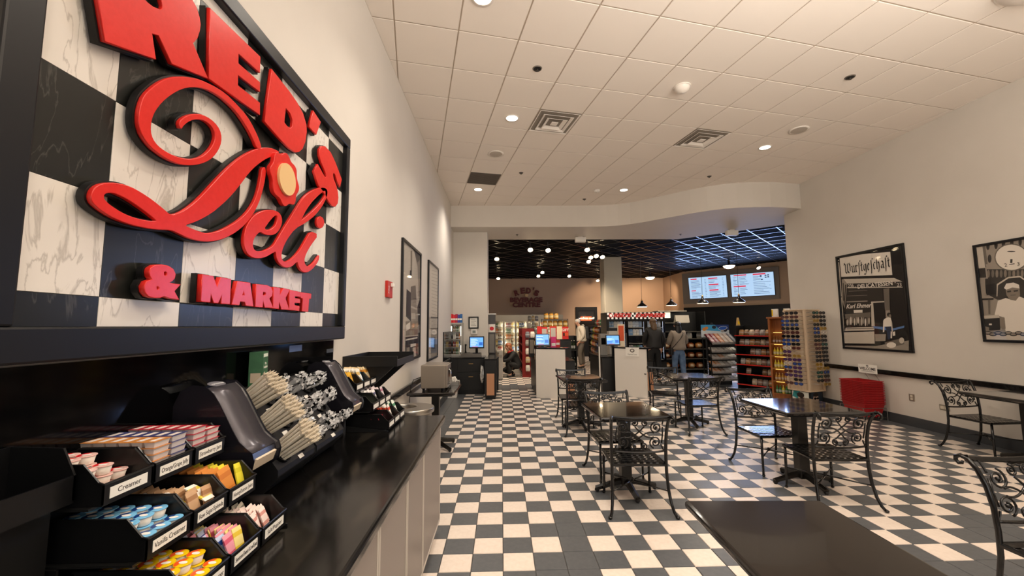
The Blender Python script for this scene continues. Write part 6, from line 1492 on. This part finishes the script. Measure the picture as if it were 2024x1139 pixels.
# ================================================================== sunglasses tower
tx, ty = 5.66, 7.5; ra = .318; sd = .39
t = thing('sunglasses_tower', 'tall square pale-wood tower hung with sunglasses by the right wall', 'display', (tx, ty, 0), ra); pale = M('pale_wood', 'D9C3A8', .5, noise=(5, .3, .7), col2='CDB394', map3=(6, 6, .5))
zt = at(1598, 611, X=tx).z; z0 = .3
MB().box(.02, sd - .02, .02, sd - .02, .02, z0 - .02).build('base_box', blkm, t)
MB().box(-.02, sd + .02, -.02, sd + .02, z0 - .025, z0).build('lower_board', pale, t, bev=.004)
MB().box(-.015, sd + .015, -.015, sd + .015, zt - .02, zt).build('upper_board', pale, t, bev=.004)
MB().box(.015, sd - .015, .015, sd - .015, z0, zt - .02).build('core', pale, t)
for (x, y) in ((0, 0), (sd, 0), (0, sd), (sd, sd)): MB().box(x - .018, x + .018, y - .018, y + .018, z0, zt - .02).build('corner_post', pale, t)
def shade_poster(a, m_, cols):
    o = m_.build('poster_print', cols, t); return o
m = MB(); m.k = 0; m.box(.04, sd - .04, .018, .02, .04, z0 - .04)
m.k = 1; m.add([(.17 + a, .0165, .13 + b) for a, b in ell(0, 0, .075, .1, 18)], [tuple(range(18))]); m.k = 2; m.add([(.15 + a, .015, .15 + b) for a, b in ell(0, 0, .035, .022, 12)], [tuple(range(12))]); m.add([(.215 + a, .015, .15 + b) for a, b in ell(0, 0, .03, .02, 12)], [tuple(range(12))]); m.k = 3; m.add([(.17 + a, .016, .215 + b) for a, b in ell(0, 0, .07, .035, 12)], [tuple(range(12))]); m.k = 1; m.box(.22, .33, .016, .018, .04, .09)
m.build('poster_print', [M('poster_navy', '22303E', .4), M('skin_grey', 'B59A88', .6), blk, M('hair_dark', '2A201A', .6)], t)
m = MB(); m.k = 0; m.box(.018, .02, .04, sd - .04, .04, z0 - .04); m.k = 1; m.add([(.0165, .04, .04), (.0165, .16, .04), (.0165, .2, z0 - .04), (.0165, .32, z0 - .04), (.0165, .35, .16)], [(0, 1, 2, 3, 4)]); m.k = 2; m.add([(.016, .18 + a, .15 + b) for a, b in ell(0, 0, .06, .085, 14)], [tuple(range(14))]); m.k = 3; m.add([(.0155, .19 + a, .2 + b) for a, b in ell(0, 0, .07, .05, 12)], [tuple(range(12))]); m.add([(.0155, .17 + a, .145 + b) for a, b in ell(0, 0, .035, .018, 10)], [tuple(range(10))])
m.build('poster_print', [M('poster_white', 'D9DBD2', .5), M('poster_teal', '2E8A8E', .5), M('skin_grey'), M('hair_dark')], t)
def glasses(fc, lc, nm):
    g_ = thing('sunglasses', 'x', 'sunglasses')
    fm, lm = M('frame_' + fc, fc, .25), M('lens_' + lc, lc, .08, spec=.8)
    m = MB()
    for s in (-1, 1): m.tube([(s * .035 + .03 * math.cos(a * math.pi / 6), 0, .022 * math.sin(a * math.pi / 6)) for a in range(12)], .0035, 4, closed=True)
    m.tube([(-.008, -.002, .008), (.008, -.002, .008)], .003, 4)
    for s in (-1, 1): m.tube([(s * .066, 0, .012), (s * .07, .03, .012), (s * .07, .09, .004)], .0028, 4)
    m.build('frame', fm, g_)
    for s in (-1, 1):
        m = MB(); m.add([(s * .035 + .029 * math.cos(a * math.pi / 6), .0005, .021 * math.sin(a * math.pi / 6)) for a in range(12)], [tuple(range(12))]); m.build('lens', lm, g_)
    g_.scale = (1.22, 1.22, 1.22); return Series(g_), nm
GS = [glasses('18161A', '121318', 'black'), glasses('20242E', '1E3E8C', 'blue-lensed'), glasses('5A2E2A', '4A2A2A', 'brown'), glasses('A8894A', '8A6A2A', 'gold-lensed'), glasses('3A2A4A', '4A2E5E', 'violet'), glasses('E0D6C6', 'A89A90', 'pale-framed'), glasses('1C2C2A', '1E4A40', 'green-lensed'), glasses('9A4A22', 'B5622A', 'orange')]
tm = Matrix.Translation((tx, ty, 0)) @ Matrix.Rotation(ra, 4, 'Z')
NR = 19
for r_ in range(NR):
    z = zt - .07 - r_ * (zt - z0 - .12) / NR
    for face in (0, 1):
        for c in range(2):
            if (face, r_, c) in ((0, 18, 0), (1, 17, 1), (1, 10, 0), (0, 13, 1)): continue
            k = R.choice((0, 1, 0, 1, 2, 3, 4, 5, 4, 1, 2, 0, 1, 0, 7)) if face else R.choice((0, 1, 0, 2, 0, 6, 0, 5, 0, 3))
            if face == 1: loc = tm @ Vector((-.132, sd * (.27 + .46 * c), z)); rz = ra - math.pi / 2
            else: loc = tm @ Vector((sd * (.27 + .46 * c), -.132, z)); rz = ra
            ser, nm = GS[k]
            ser(loc, rz + R.uniform(-.08, .08), '%s sunglasses, row %d from the top, %s face of the tower, %s column' % (nm, r_ + 1, ('right', 'left')[face], ('left', 'right')[c] if face == 0 else ('right', 'left')[c]), 'sunglasses on the tower')
m = MB()
for r_ in range(NR):
    z = zt - .07 - r_ * (zt - z0 - .12) / NR
    for c in range(2):
        for s in (-.068, .068):
            m.tube([(sd * (.27 + .46 * c) + s * .5, 0.015, z), (sd * (.27 + .46 * c) + s * .5, -.115, z + .004)], .003, 4)
            m.tube([(0.015, sd * (.27 + .46 * c) + s * .5, z), (-.115, sd * (.27 + .46 * c) + s * .5, z + .004)], .003, 4)
m.build('pegs', M('peg', 'D8D4CC', .4), t)
# ================================================================== menu screens on the angled wall
def wp(px, py, off): return mwall(px, py, off)
def wall_box(name, q, o0, o1, mat, parent, label=None):
    ps = [wp(x, y, o1) for x, y in q]; pb = [p - MN * (o1 - o0) for p in ps]
    m = MB(); vs = [p for p in ps] + pb
    m.add([v - Vector(parent.location) if parent else v for v in vs], [(0, 1, 2, 3), (7, 6, 5, 4), (0, 4, 5, 1), (1, 5, 6, 2), (2, 6, 7, 3), (3, 7, 4, 0)])
    return m.build(name, mat, parent)
def cr(u, v): return (1340 + u / 7.785, 500 + v / 7.785)
mp = thing('menu_board', 'grey wall panel carrying the two blue-white menu screens', 'panel', tuple(wp(1440, 590, 0)))
wall_box('panel', [cr(60, 325), cr(1545, 208), cr(1570, 705), cr(85, 790)], .0, .06, M('menu_panel', '8A8076', .5), mp)
mscr = M('menu_white', '9FB8D0', .3, emit=.92, ecol='B4D6F8')
mred = M('menu_red', 'E03A50', .4, emit=.7, ecol='F0324E'); mink = M('menu_ink', '3A4A68', .5, emit=.28, ecol='6A80A8')
def menu(label, q, reds, lines):
    t = thing('menu_screen', label, 'screen', tuple(wp(*q[3], .06)), 0, 'menu screens')
    wall_box('bezel', q, .0605, .1, blkm, t)
    c = [sum(p[0] for p in q) / 4, sum(p[1] for p in q) / 4]
    qi = [(c[0] + (p[0] - c[0]) * .985, c[1] + (p[1] - c[1]) * .975) for p in q]
    d = wall_box('display', qi, .1, .102, mscr, t)
    def bil(u, v):
        a = (q[0][0] + (q[1][0] - q[0][0]) * u, q[0][1] + (q[1][1] - q[0][1]) * u); b = (q[3][0] + (q[2][0] - q[3][0]) * u, q[3][1] + (q[2][1] - q[3][1]) * u)
        return (a[0] + (b[0] - a[0]) * v, a[1] + (b[1] - a[1]) * v)
    m = MB()
    for kk, L_ in ((0, reds), (1, lines)):
        m.k = kk
        for (u0, u1, v0, v1) in L_:
            m.add([wp(*bil(u, v), .1035) - Vector(t.location) for u, v in ((u0, v0), (u1, v0), (u1, v1), (u0, v1))], [(0, 1, 2, 3)])
    m.build('menu_text', [mred, mink], d)
q1 = random.Random(5)
def tl(u0, us, v0, n, dv): return [(u0, u0 + us * q1.uniform(.5, 1), v0 + k * dv, v0 + k * dv + .014) for k in range(n)]
menu('left blue-white menu screen with red headings on the angled wall', [cr(155, 385), cr(742, 340), cr(770, 685), cr(185, 715)],
     [(.06, .22, .06, .115), (.52, .76, .08, .125), (.52, .78, .36, .41), (.53, .77, .61, .66), (.06, .18, .6, .645)],
     tl(.06, .26, .16, 7, .06) + tl(.06, .26, .69, 5, .055) + tl(.42, .05, .12, 12, .07) + tl(.52, .3, .16, 3, .06) + tl(.52, .3, .45, 3, .05) + tl(.53, .3, .7, 5, .05) + tl(.88, .05, .12, 12, .07))
menu('right blue-white menu screen with red headings on the angled wall', [cr(800, 335), cr(1470, 283), cr(1500, 650), cr(830, 683)],
     [(.08, .37, .04, .085), (.52, .81, .04, .1), (.06, .34, .52, .57)],
     tl(.06, .1, .14, 6, .062) + tl(.2, .22, .14, 6, .062) + tl(.06, .1, .63, 5, .06) + tl(.2, .22, .63, 5, .06) + tl(.52, .2, .16, 4, .05) + tl(.52, .4, .4, 8, .07) + tl(.88, .05, .4, 3, .15) + [(.79, .83, .12, .17), (.85, .89, .11, .16), (.79, .83, .2, .25), (.85, .89, .19, .24), (.68, .72, .12, .2), (.7, .74, .28, .34)])
# ================================================================== pendants and track heads
pend = thing('pendant_lamp', 'x', 'lamp', (0, 0, 0), 0, 'black pendant lamps')
m = MB(); m.lathe([(.165, 0), (.15, .03), (.11, .07), (.055, .11), (.035, .15), (.03, .19)], 20); m.build('shade', M('shade_black', '1A1718', .25, coat=.4), pend, smooth=True)
m = MB(); m.lathe([(.155, -.002), (0, -.003)], 20, cap=False); m.build('glow_disc', M('shade_glow', 'FFFFFF', .5, emit=4, ecol='FFE8B8'), pend)
m = MB(); m.lathe([(.03, .19), (.02, .23), (.006, .25)], 10); m.build('socket', M('brass', 'C9A165', .35, .8), pend, smooth=True)
PS = Series(pend)
for k, (px, py, lb) in enumerate(((1269, 607, 'black pendant lamp above the chequered cooler'), (1327, 604, 'black pendant lamp above the woman in jeans'), (1389, 600, 'black pendant lamp in front of the left menu screen'), (1461, 598, 'black pendant lamp in front of the right menu screen'))):
    p = at(px, py, Y=12.6 - k * .45); o = PS(tuple(p), 0, lb)
    m = MB().box(-.004, .004, -.004, .004, .25, ZB - p.z); m.build('cord', blkm, o)
    lamp('pendant_bulb', 'POINT', (p.x, p.y, p.z - .06), 6, (1, .84, .62), .06)
hd_ = thing('track_head', 'x', 'spotlight', (0, 0, 0), 0, 'track spotlights')
TL = Matrix.Translation((0, 0, .05)) @ Matrix.Rotation(-.75, 4, 'X') @ Matrix.Translation((0, 0, -.05))
m = MB(); m.T = TL; m.lathe([(.03, .1), (.055, .04), (.075, -.03), (.072, -.03)], 14, cap=False); m.build('can', blkm, hd_, smooth=True)
m = MB(); m.T = TL; m.lathe([(.07, -.02), (.045, -.035), (0, -.042)], 14, cap=False); m.build('lens', M('track_lens', 'FFFFFF', .5, emit=22, ecol='FFE2B4'), hd_)
m = MB().box(-.01, .01, -.01, .01, .08, .25).build('stem', blkm, hd_)
HS = Series(hd_)
for k, (px, py, lb) in enumerate(((1048, 496, 'bright track spotlight leftmost of the front pair'), (1083, 497, 'small track spotlight second from the left in front'), (1160, 496, 'bright track spotlight above the others in front of the column'), (1167, 511, 'track spotlight at the left of the clustered pair'), (1178, 508, 'track spotlight at the right of the clustered pair'), (1163, 519, 'track spotlight just under the clustered pair'), (1072, 540, 'bright track spotlight above the far sign'), (1064, 547, 'small track spotlight beside the one above the far sign'), (982, 514, 'lone track spotlight near the pier'), (985, 552, 'lone low track spotlight far behind the pier'), (1125, 547, 'small track spotlight left of the column'), (1181, 557, 'bright track spotlight beside the column foot of the ceiling'), (1498, 531, 'lone spotlight above the right menu screen'), (1190, 320 + 190 + 0, 'track spotlight against the column'))):
    p = at(px, py, Z=3.64)
    if p.y > 19.5: p = at(px, py, Y=19.3)
    HS((p.x, p.y, 3.66), 0, lb)
for k, (px, py, lb) in enumerate(((1285, 552, 'round glowing ceiling fixture over the cooler'), (1441, 530, 'round glowing ceiling fixture over the menu screens'))):
    p = at(px, py, Z=3.62); t = thing('ceiling_fixture', lb, 'light', (p.x, p.y, ZB), 0, 'glowing ceiling fixtures')
    m = MB(); m.lathe([(.04, 0), (.04, -.14), (.2, -.17), (.21, -.2)], 18, cap=False); m.build('housing', dsteel, t, smooth=True)
    m = MB(); m.lathe([(.2, -.2), (.16, -.26), (.08, -.3), (0, -.31)], 18, cap=False); m.build('bowl', bulbw, t, smooth=True)
for (px, py, lb) in ((1147, 470, 'white box fitting under the soffit left of centre'), (1446, 456, 'white rounded box fitting under the curved soffit')):
    p = at(px, py - 2, Z=3.86); t = thing('emergency_light', lb, 'fitting', (p.x, p.y, 3.859), 0, 'white box fittings')
    MB().box(-.14, .14, -.06, .06, -.15, -.02).build('box', white, t, bev=.015); MB().box(-.06, .06, -.03, .03, -.02, 0).build('mount', ringm, t)
for (px, py) in ((1022, 464), (1345, 463)):
    p = at(px, py, Z=3.86); t = fit('sprinkler', 'small dark sprinkler head under the soffit, %s' % ('left' if px < 1100 else 'right'), 'sprinkler', p.x, p.y, 'soffit sprinklers', 3.86)
    m = MB(); m.lathe([(.035, 0), (.03, -.008)], 12); m.build('escutcheon', blkm, t); m = MB(); m.lathe([(.01, -.008), (.01, -.03), (.02, -.032)], 8); m.build('deflector', dsteel, t)

for o in [o for o in bpy.data.objects if not o.parent and o.get('label') == 'x']:
    for c in list(o.children_recursive): bpy.data.objects.remove(c)
    bpy.data.objects.remove(o)
# ================================================================== people
def skinned(name, nodes, edges, mat, parent, root, sub=2, loc=None):
    ids = {k: i for i, k in enumerate(nodes)}
    me = bpy.data.meshes.new(name); me.from_pydata([nodes[k][0] for k in nodes], [(ids[a], ids[b]) for a, b in edges], [])
    o = bpy.data.objects.new(name, me); COL.objects.link(o); o.parent = parent
    o.modifiers.new('skin', 'SKIN').use_smooth_shade = True
    lay = me.skin_vertices[0].data
    for k, i in ids.items():
        r = nodes[k][1]; lay[i].radius = r if isinstance(r, tuple) else (r, r); lay[i].use_root = (k == root)
    s = o.modifiers.new('sub', 'SUBSURF'); s.levels = sub; s.render_levels = sub
    me.materials.append(mat)
    if loc is not None: o.location = loc
    return o
def fingers(n, e, side, wrist, palm, dirv, spread):
    d = Vector(dirv).normalized(); sp = Vector(spread).normalized(); p = Vector(palm)
    for i, ln in enumerate((.07, .08, .075, .06)):
        b = p + sp * (.03 - .02 * i) + d * .02
        n['f%s%d' % (side, i)] = (tuple(b), .010); n['g%s%d' % (side, i)] = (tuple(b + d * ln * .55 + sp.cross(d) * .004), .009); n['h%s%d' % (side, i)] = (tuple(b + d * ln * .95 + sp.cross(d) * .018), .007)
        e += [('palm' + side, 'f%s%d' % (side, i)), ('f%s%d' % (side, i), 'g%s%d' % (side, i)), ('g%s%d' % (side, i), 'h%s%d' % (side, i))]
    b = p + sp * .035 - d * .02
    n['t%s0' % side] = (tuple(b), .011); n['t%s1' % side] = (tuple(b + sp * .02 + d * .035), .009)
    e += [('palm' + side, 't%s0' % side), ('t%s0' % side, 't%s1' % side)]
def person(label, loc, rz, P, skin, top, bottom, shoes, hair_fn, sc=1, wide=1.0):
    t = thing('person', label, 'person', loc, rz); t.scale = (sc, sc, sc)
    n = {'pelvis': (P['pelvis'], (.1 * wide, .085 * wide)), 'spine': (P['spine'], (.1 * wide, .085 * wide)), 'chest': (P['chest'], (.13 * wide, .1)), 'neck': (P['neck'], .05), 'jaw': (P['jaw'], (.062, .07)), 'head': (P['head'], (.076, .092)), 'crown': (P['crown'], (.06, .07))}
    e = [('pelvis', 'spine'), ('spine', 'chest'), ('chest', 'neck'), ('neck', 'jaw'), ('jaw', 'head'), ('head', 'crown')]
    for s in 'LR':
        n.update({'sh' + s: (P['sh' + s], .055), 'el' + s: (P['el' + s], .04), 'wr' + s: (P['wr' + s], .027), 'palm' + s: (P['pa' + s], (.02, .034)), 'hip' + s: (P['hip' + s], .075 * wide), 'kn' + s: (P['kn' + s], .058), 'an' + s: (P['an' + s], .04), 'toe' + s: (P['toe' + s], .03)})
        e += [('chest', 'sh' + s), ('sh' + s, 'el' + s), ('el' + s, 'wr' + s), ('wr' + s, 'palm' + s), ('pelvis', 'hip' + s), ('hip' + s, 'kn' + s), ('kn' + s, 'an' + s), ('an' + s, 'toe' + s)]
        dv = Vector(P['pa' + s]) - Vector(P['wr' + s]); fingers(n, e, s, None, P['pa' + s], dv, (0, 1, .2))
    h = Vector(P['head']); f = Vector(P.get('face', (0, 1, 0))).normalized()
    n['nose'] = (tuple(h + f * .1 + Vector((0, 0, -.015))), .012); e.append(('head', 'nose'))
    body = skinned('body', n, e, skin, t, 'pelvis')
    sd_ = f.cross(Vector((0, 0, 1))).normalized()
    m = MB()
    for q in (-1, 1):
        c = h + f * .082 + sd_ * q * .032 + Vector((0, 0, .012)); m.ball(c, .011, 8, 5)
    m.build('eye', M('eye', '2A221E', .3), body)
    m = MB(); c = h + f * .085 - Vector((0, 0, .062)); m.ball(c, (.022, .012, .006), 8, 4); m.build('mouth', M('lip', '8A4A40', .5), body)
    m = MB()
    for q in (-1, 1): m.ball(h + sd_ * q * .08 + Vector((0, 0, -.005)), (.015, .02, .032), 8, 5)
    m.build('ear', skin, body)
    # jacket or jumper
    c = {'hem': (tuple(Vector(P['pelvis']) + Vector((0, 0, -.06))), (.2 * wide, .17 * wide)), 'hip': (tuple(Vector(P['pelvis']) + Vector((0, 0, .03))), (.19 * wide, .165 * wide)), 'spine': (P['spine'], (.16 * wide, .145 * wide)), 'chest': (P['chest'], (.165 * wide, .125 * wide)), 'collar': (tuple(Vector(P['neck']) - Vector((0, 0, .03))), (.085, .08))}
    ce_ = [('hem', 'hip'), ('hip', 'spine'), ('spine', 'chest'), ('chest', 'collar')]
    for s in 'LR':
        w_ = Vector(P['el' + s]).lerp(Vector(P['wr' + s]), .92)
        c.update({'sh' + s: (P['sh' + s], .078 * wide), 'el' + s: (P['el' + s], .062 * wide), 'wr' + s: (tuple(w_), .042)}); ce_ += [('chest', 'sh' + s), ('sh' + s, 'el' + s), ('el' + s, 'wr' + s)]
    skinned('top', c, ce_, top, t, 'chest')
    c = {'waist': (tuple(Vector(P['pelvis']) + Vector((0, 0, .05))), (.14 * wide, .115 * wide)), 'pelvis': (tuple(Vector(P['pelvis']) - Vector((0, 0, .04))), (.14 * wide, .12 * wide))}; ce_ = [('waist', 'pelvis')]
    for s in 'LR':
        a_ = Vector(P['kn' + s]).lerp(Vector(P['an' + s]), .95)
        c.update({'hip' + s: (P['hip' + s], .105 * wide), 'kn' + s: (P['kn' + s], .082), 'an' + s: (tuple(a_), .068)}); ce_ += [('pelvis', 'hip' + s), ('hip' + s, 'kn' + s), ('kn' + s, 'an' + s)]
    skinned('trousers', c, ce_, bottom, t, 'pelvis')
    for s in 'LR':
        a_, b_ = Vector(P['an' + s]), Vector(P['toe' + s]); b_ = a_ + (b_ - a_) * 1.1; a_ = Vector((a_.x, a_.y, .05)); b_.z = .04
        d_ = (b_ - a_).normalized()
        skinned('shoe', {'heel': (tuple(a_ - d_ * .035), (.045, .045)), 'mid': (tuple(a_ + d_ * .06), (.045, .042)), 'toe': (tuple(b_), (.038, .03))}, [('heel', 'mid'), ('mid', 'toe')], shoes, t, 'heel')
    hair_fn(t, h, f, sd_)
    return t
def standing(el=((-.23, -.02, 1.14), (.23, -.02, 1.14)), wr=((-.24, .06, .9), (.24, .06, .9)), pa=((-.24, .08, .83), (.24, .08, .83)), bow=0, step=.0, hgt=0):
    return dict(pelvis=(0, 0, .96), spine=(0, .0, 1.14), chest=(0, .01, 1.33), neck=(0, .02 + bow * .05, 1.475), jaw=(0, .04 + bow * .09, 1.55 - bow * .01), head=(0, .035 + bow * .11, 1.62 - bow * .015), crown=(0, .02 + bow * .1, 1.69 - bow * .02),
                shL=(-.165, 0, 1.41), shR=(.165, 0, 1.41), elL=el[0], elR=el[1], wrL=wr[0], wrR=wr[1], paL=pa[0], paR=pa[1], hipL=(-.085, 0, .9), hipR=(.085, 0, .9),
                knL=(-.095, .02 + step, .49), knR=(.095, .02 - step, .49), anL=(-.1, -.03 + step, .085), anR=(.1, -.03 - step, .085), toeL=(-.11, .1 + step, .035), toeR=(.11, .1 - step, .035), face=(0, 1, -.1 - bow * .55))
skin_m = M('skin', 'C99A80', .5)
def cap_hair(col, back=.0, dome=1.0):
    def fn(t, h, f, sd_):
        hm = M('hair_' + col, col, .45, bump=(70, .3)); fl_ = Vector((f.x, f.y, 0)).normalized()
        c = h - fl_ * .022 + Vector((0, 0, .035)); m = MB(); m.ball(c, (.088 * dome, .1 * dome, .083), 14, 9); m.build('hair', hm, t, smooth=True)
    return fn
def long_hair(col, length, w=.1):
    def fn(t, h, f, sd_):
        hm = M('hair_' + col, col, .4, noise=(30, .35, .65), bump=(60, .5), map3=(1, 1, .15)); fl_ = Vector((f.x, f.y, 0)).normalized()
        m = MB(); m.ball(h - fl_ * .024 + Vector((0, 0, .032)), (.094, .104, .09), 14, 9); m.build('hair', hm, t, smooth=True)
        skinned('hair_length', {'a': (tuple(h - fl_ * .03 + Vector((0, 0, .04))), (.095, .095)), 'b': (tuple(h - fl_ * .07 + Vector((0, 0, -.07))), (.098, .07)), 'c': (tuple(h - fl_ * .1 + Vector((0, 0, -.07 - length * .5))), (w, .05)), 'd': (tuple(h - fl_ * .115 + Vector((0, 0, -.07 - length))), (w * .75, .035))}, [('a', 'b'), ('b', 'c'), ('c', 'd')], hm, t, 'a')
    return fn
# the man with the backpack, facing left and looking down
mp_ = at(1150, 728, Z=0)
man = person('grey-haired man in a cream hoodie with a dark backpack, looking down', (mp_.x, mp_.y, 0), math.pi / 2, standing(el=((-.21, -.03, 1.13), (.21, -.03, 1.13)), wr=((-.2, .1, .92), (.2, .05, .9)), pa=((-.19, .15, .86), (.2, .08, .83)), bow=.9, step=.06), skin_m, M('hoodie_cream', 'DDD3C2', .8, bump=(60, .2)), M('trousers_grey', '6A6259', .8, bump=(80, .2)), M('shoe_dark', '2A2826', .6), cap_hair('D0CBC4', 0, .98), sc=1.03, wide=1.3)
bpk = M('backpack_dark', '2E2F30', .6)
m = MB(); m.hexa([(-.15, -.3, 1.0), (.15, -.3, 1.0), (.15, -.13, 1.0), (-.15, -.13, 1.0)], [(-.12, -.24, 1.46), (.12, -.24, 1.46), (.12, -.12, 1.46), (-.12, -.12, 1.46)])
b = m.build('backpack', bpk, man, bev=.05, seg=3)
for s in (-1, 1):
    m = MB(); m.tube([(s * .1, -.13, 1.44), (s * .11, -.02, 1.5), (s * .12, .1, 1.44), (s * .13, .13, 1.3), (s * .15, .02, 1.12), (s * .13, -.13, 1.05)], .016, 6); m.build('strap', bpk, b, smooth=True)
sk = skinned('hood', {'a': ((-.09, -.06, 1.47), .045), 'b': ((0, -.09, 1.49), .055), 'c': ((.09, -.06, 1.47), .045)}, [('a', 'b'), ('b', 'c')], M('hoodie_cream'), man, 'b')
# the two women with their backs to the camera
wp1 = at(1291, 640, Y=10.9)
person('woman in a black jacket with long fair hair, back turned, at the cooler', (wp1.x, 10.9, 0), -.05, standing(el=((-.25, .04, 1.14), (.25, .03, 1.14)), wr=((-.2, .2, .98), (.24, .12, .9)), pa=((-.16, .26, .96), (.24, .16, .83))), skin_m, M('jacket_black', '191818', .6, bump=(40, .3)), M('trousers_black', '121212', .7), M('shoe_dark'), long_hair('58432F', .16, .085), sc=.985, wide=1.2)
wp2 = at(1344, 756, Z=0)
w2_ = person('woman in a grey jumper and blue jeans with long black hair and a shoulder bag', (wp2.x, wp2.y, 0), .0, standing(el=((-.27, .05, 1.12), (.27, .05, 1.12)), wr=((-.15, .24, 1.08), (.15, .24, 1.08)), pa=((-.09, .28, 1.1), (.09, .28, 1.1)), step=.05), skin_m, M('jumper_grey', '8A7F73', .85, bump=(50, .35)), M('jeans_blue', '4E6685', .8, noise=(8, .35, .65), col2='647C9C'), M('shoe_black', '1A1A1C', .5), long_hair('0F0D0D', .3, .11), sc=.93, wide=1.22)
bag = MB().box(-.27, -.19, -.12, .08, .78, .96).build('shoulder_bag', blkm, w2_, bev=.02)
m = MB(); m.tube([(-.22, -.05, .95), (-.14, -.17, 1.1), (.0, -.17, 1.25), (.1, -.13, 1.4), (.12, -.03, 1.47), (.08, .1, 1.4), (-.05, .16, 1.25), (-.18, .13, 1.05), (-.23, .05, .95)], .009, 5); m.build('bag_strap', blkm, bag, smooth=True)
# crouching shopper half hidden by the grey bin
cp = at(998, 752, Z=0)
person('crouching person in black with a red collar and reddish hair by the grey bin', (cp.x + .2, cp.y + .75, 0), math.pi * .62, dict(pelvis=(0, -.18, .34), spine=(0, -.14, .5), chest=(0, -.03, .66), neck=(0, .06, .78), jaw=(0, .11, .84), head=(0, .11, .905), crown=(0, .09, .97),
       shL=(-.16, -.02, .72), shR=(.16, -.02, .72), elL=(-.2, .16, .52), elR=(.2, .16, .52), wrL=(-.1, .34, .5), wrR=(.1, .34, .5), paL=(-.08, .41, .52), paR=(.08, .41, .52), hipL=(-.09, -.16, .32), hipR=(.09, -.16, .32), knL=(-.12, .2, .44), knR=(.12, .22, .2), anL=(-.11, .06, .085), anR=(.11, -.14, .09), toeL=(-.12, .19, .035), toeR=(.12, -.03, .035), face=(0, 1, -.3)),
       skin_m, M('top_black', '141415', .7), M('trousers_black'), M('shoe_black'), long_hair('8A4E30', .06, .075), sc=1.0)
pr_ = [o for o in bpy.data.objects if o.name.startswith('person')][-1]
m = MB(); m.tube([(-.07, .0, .77), (0, -.05, .79), (.07, .0, .77), (.05, .08, .75), (0, .11, .73), (-.05, .08, .75)], .024, 6, closed=True); m.build('collar', M('collar_red', 'C9302A', .6), pr_, smooth=True)
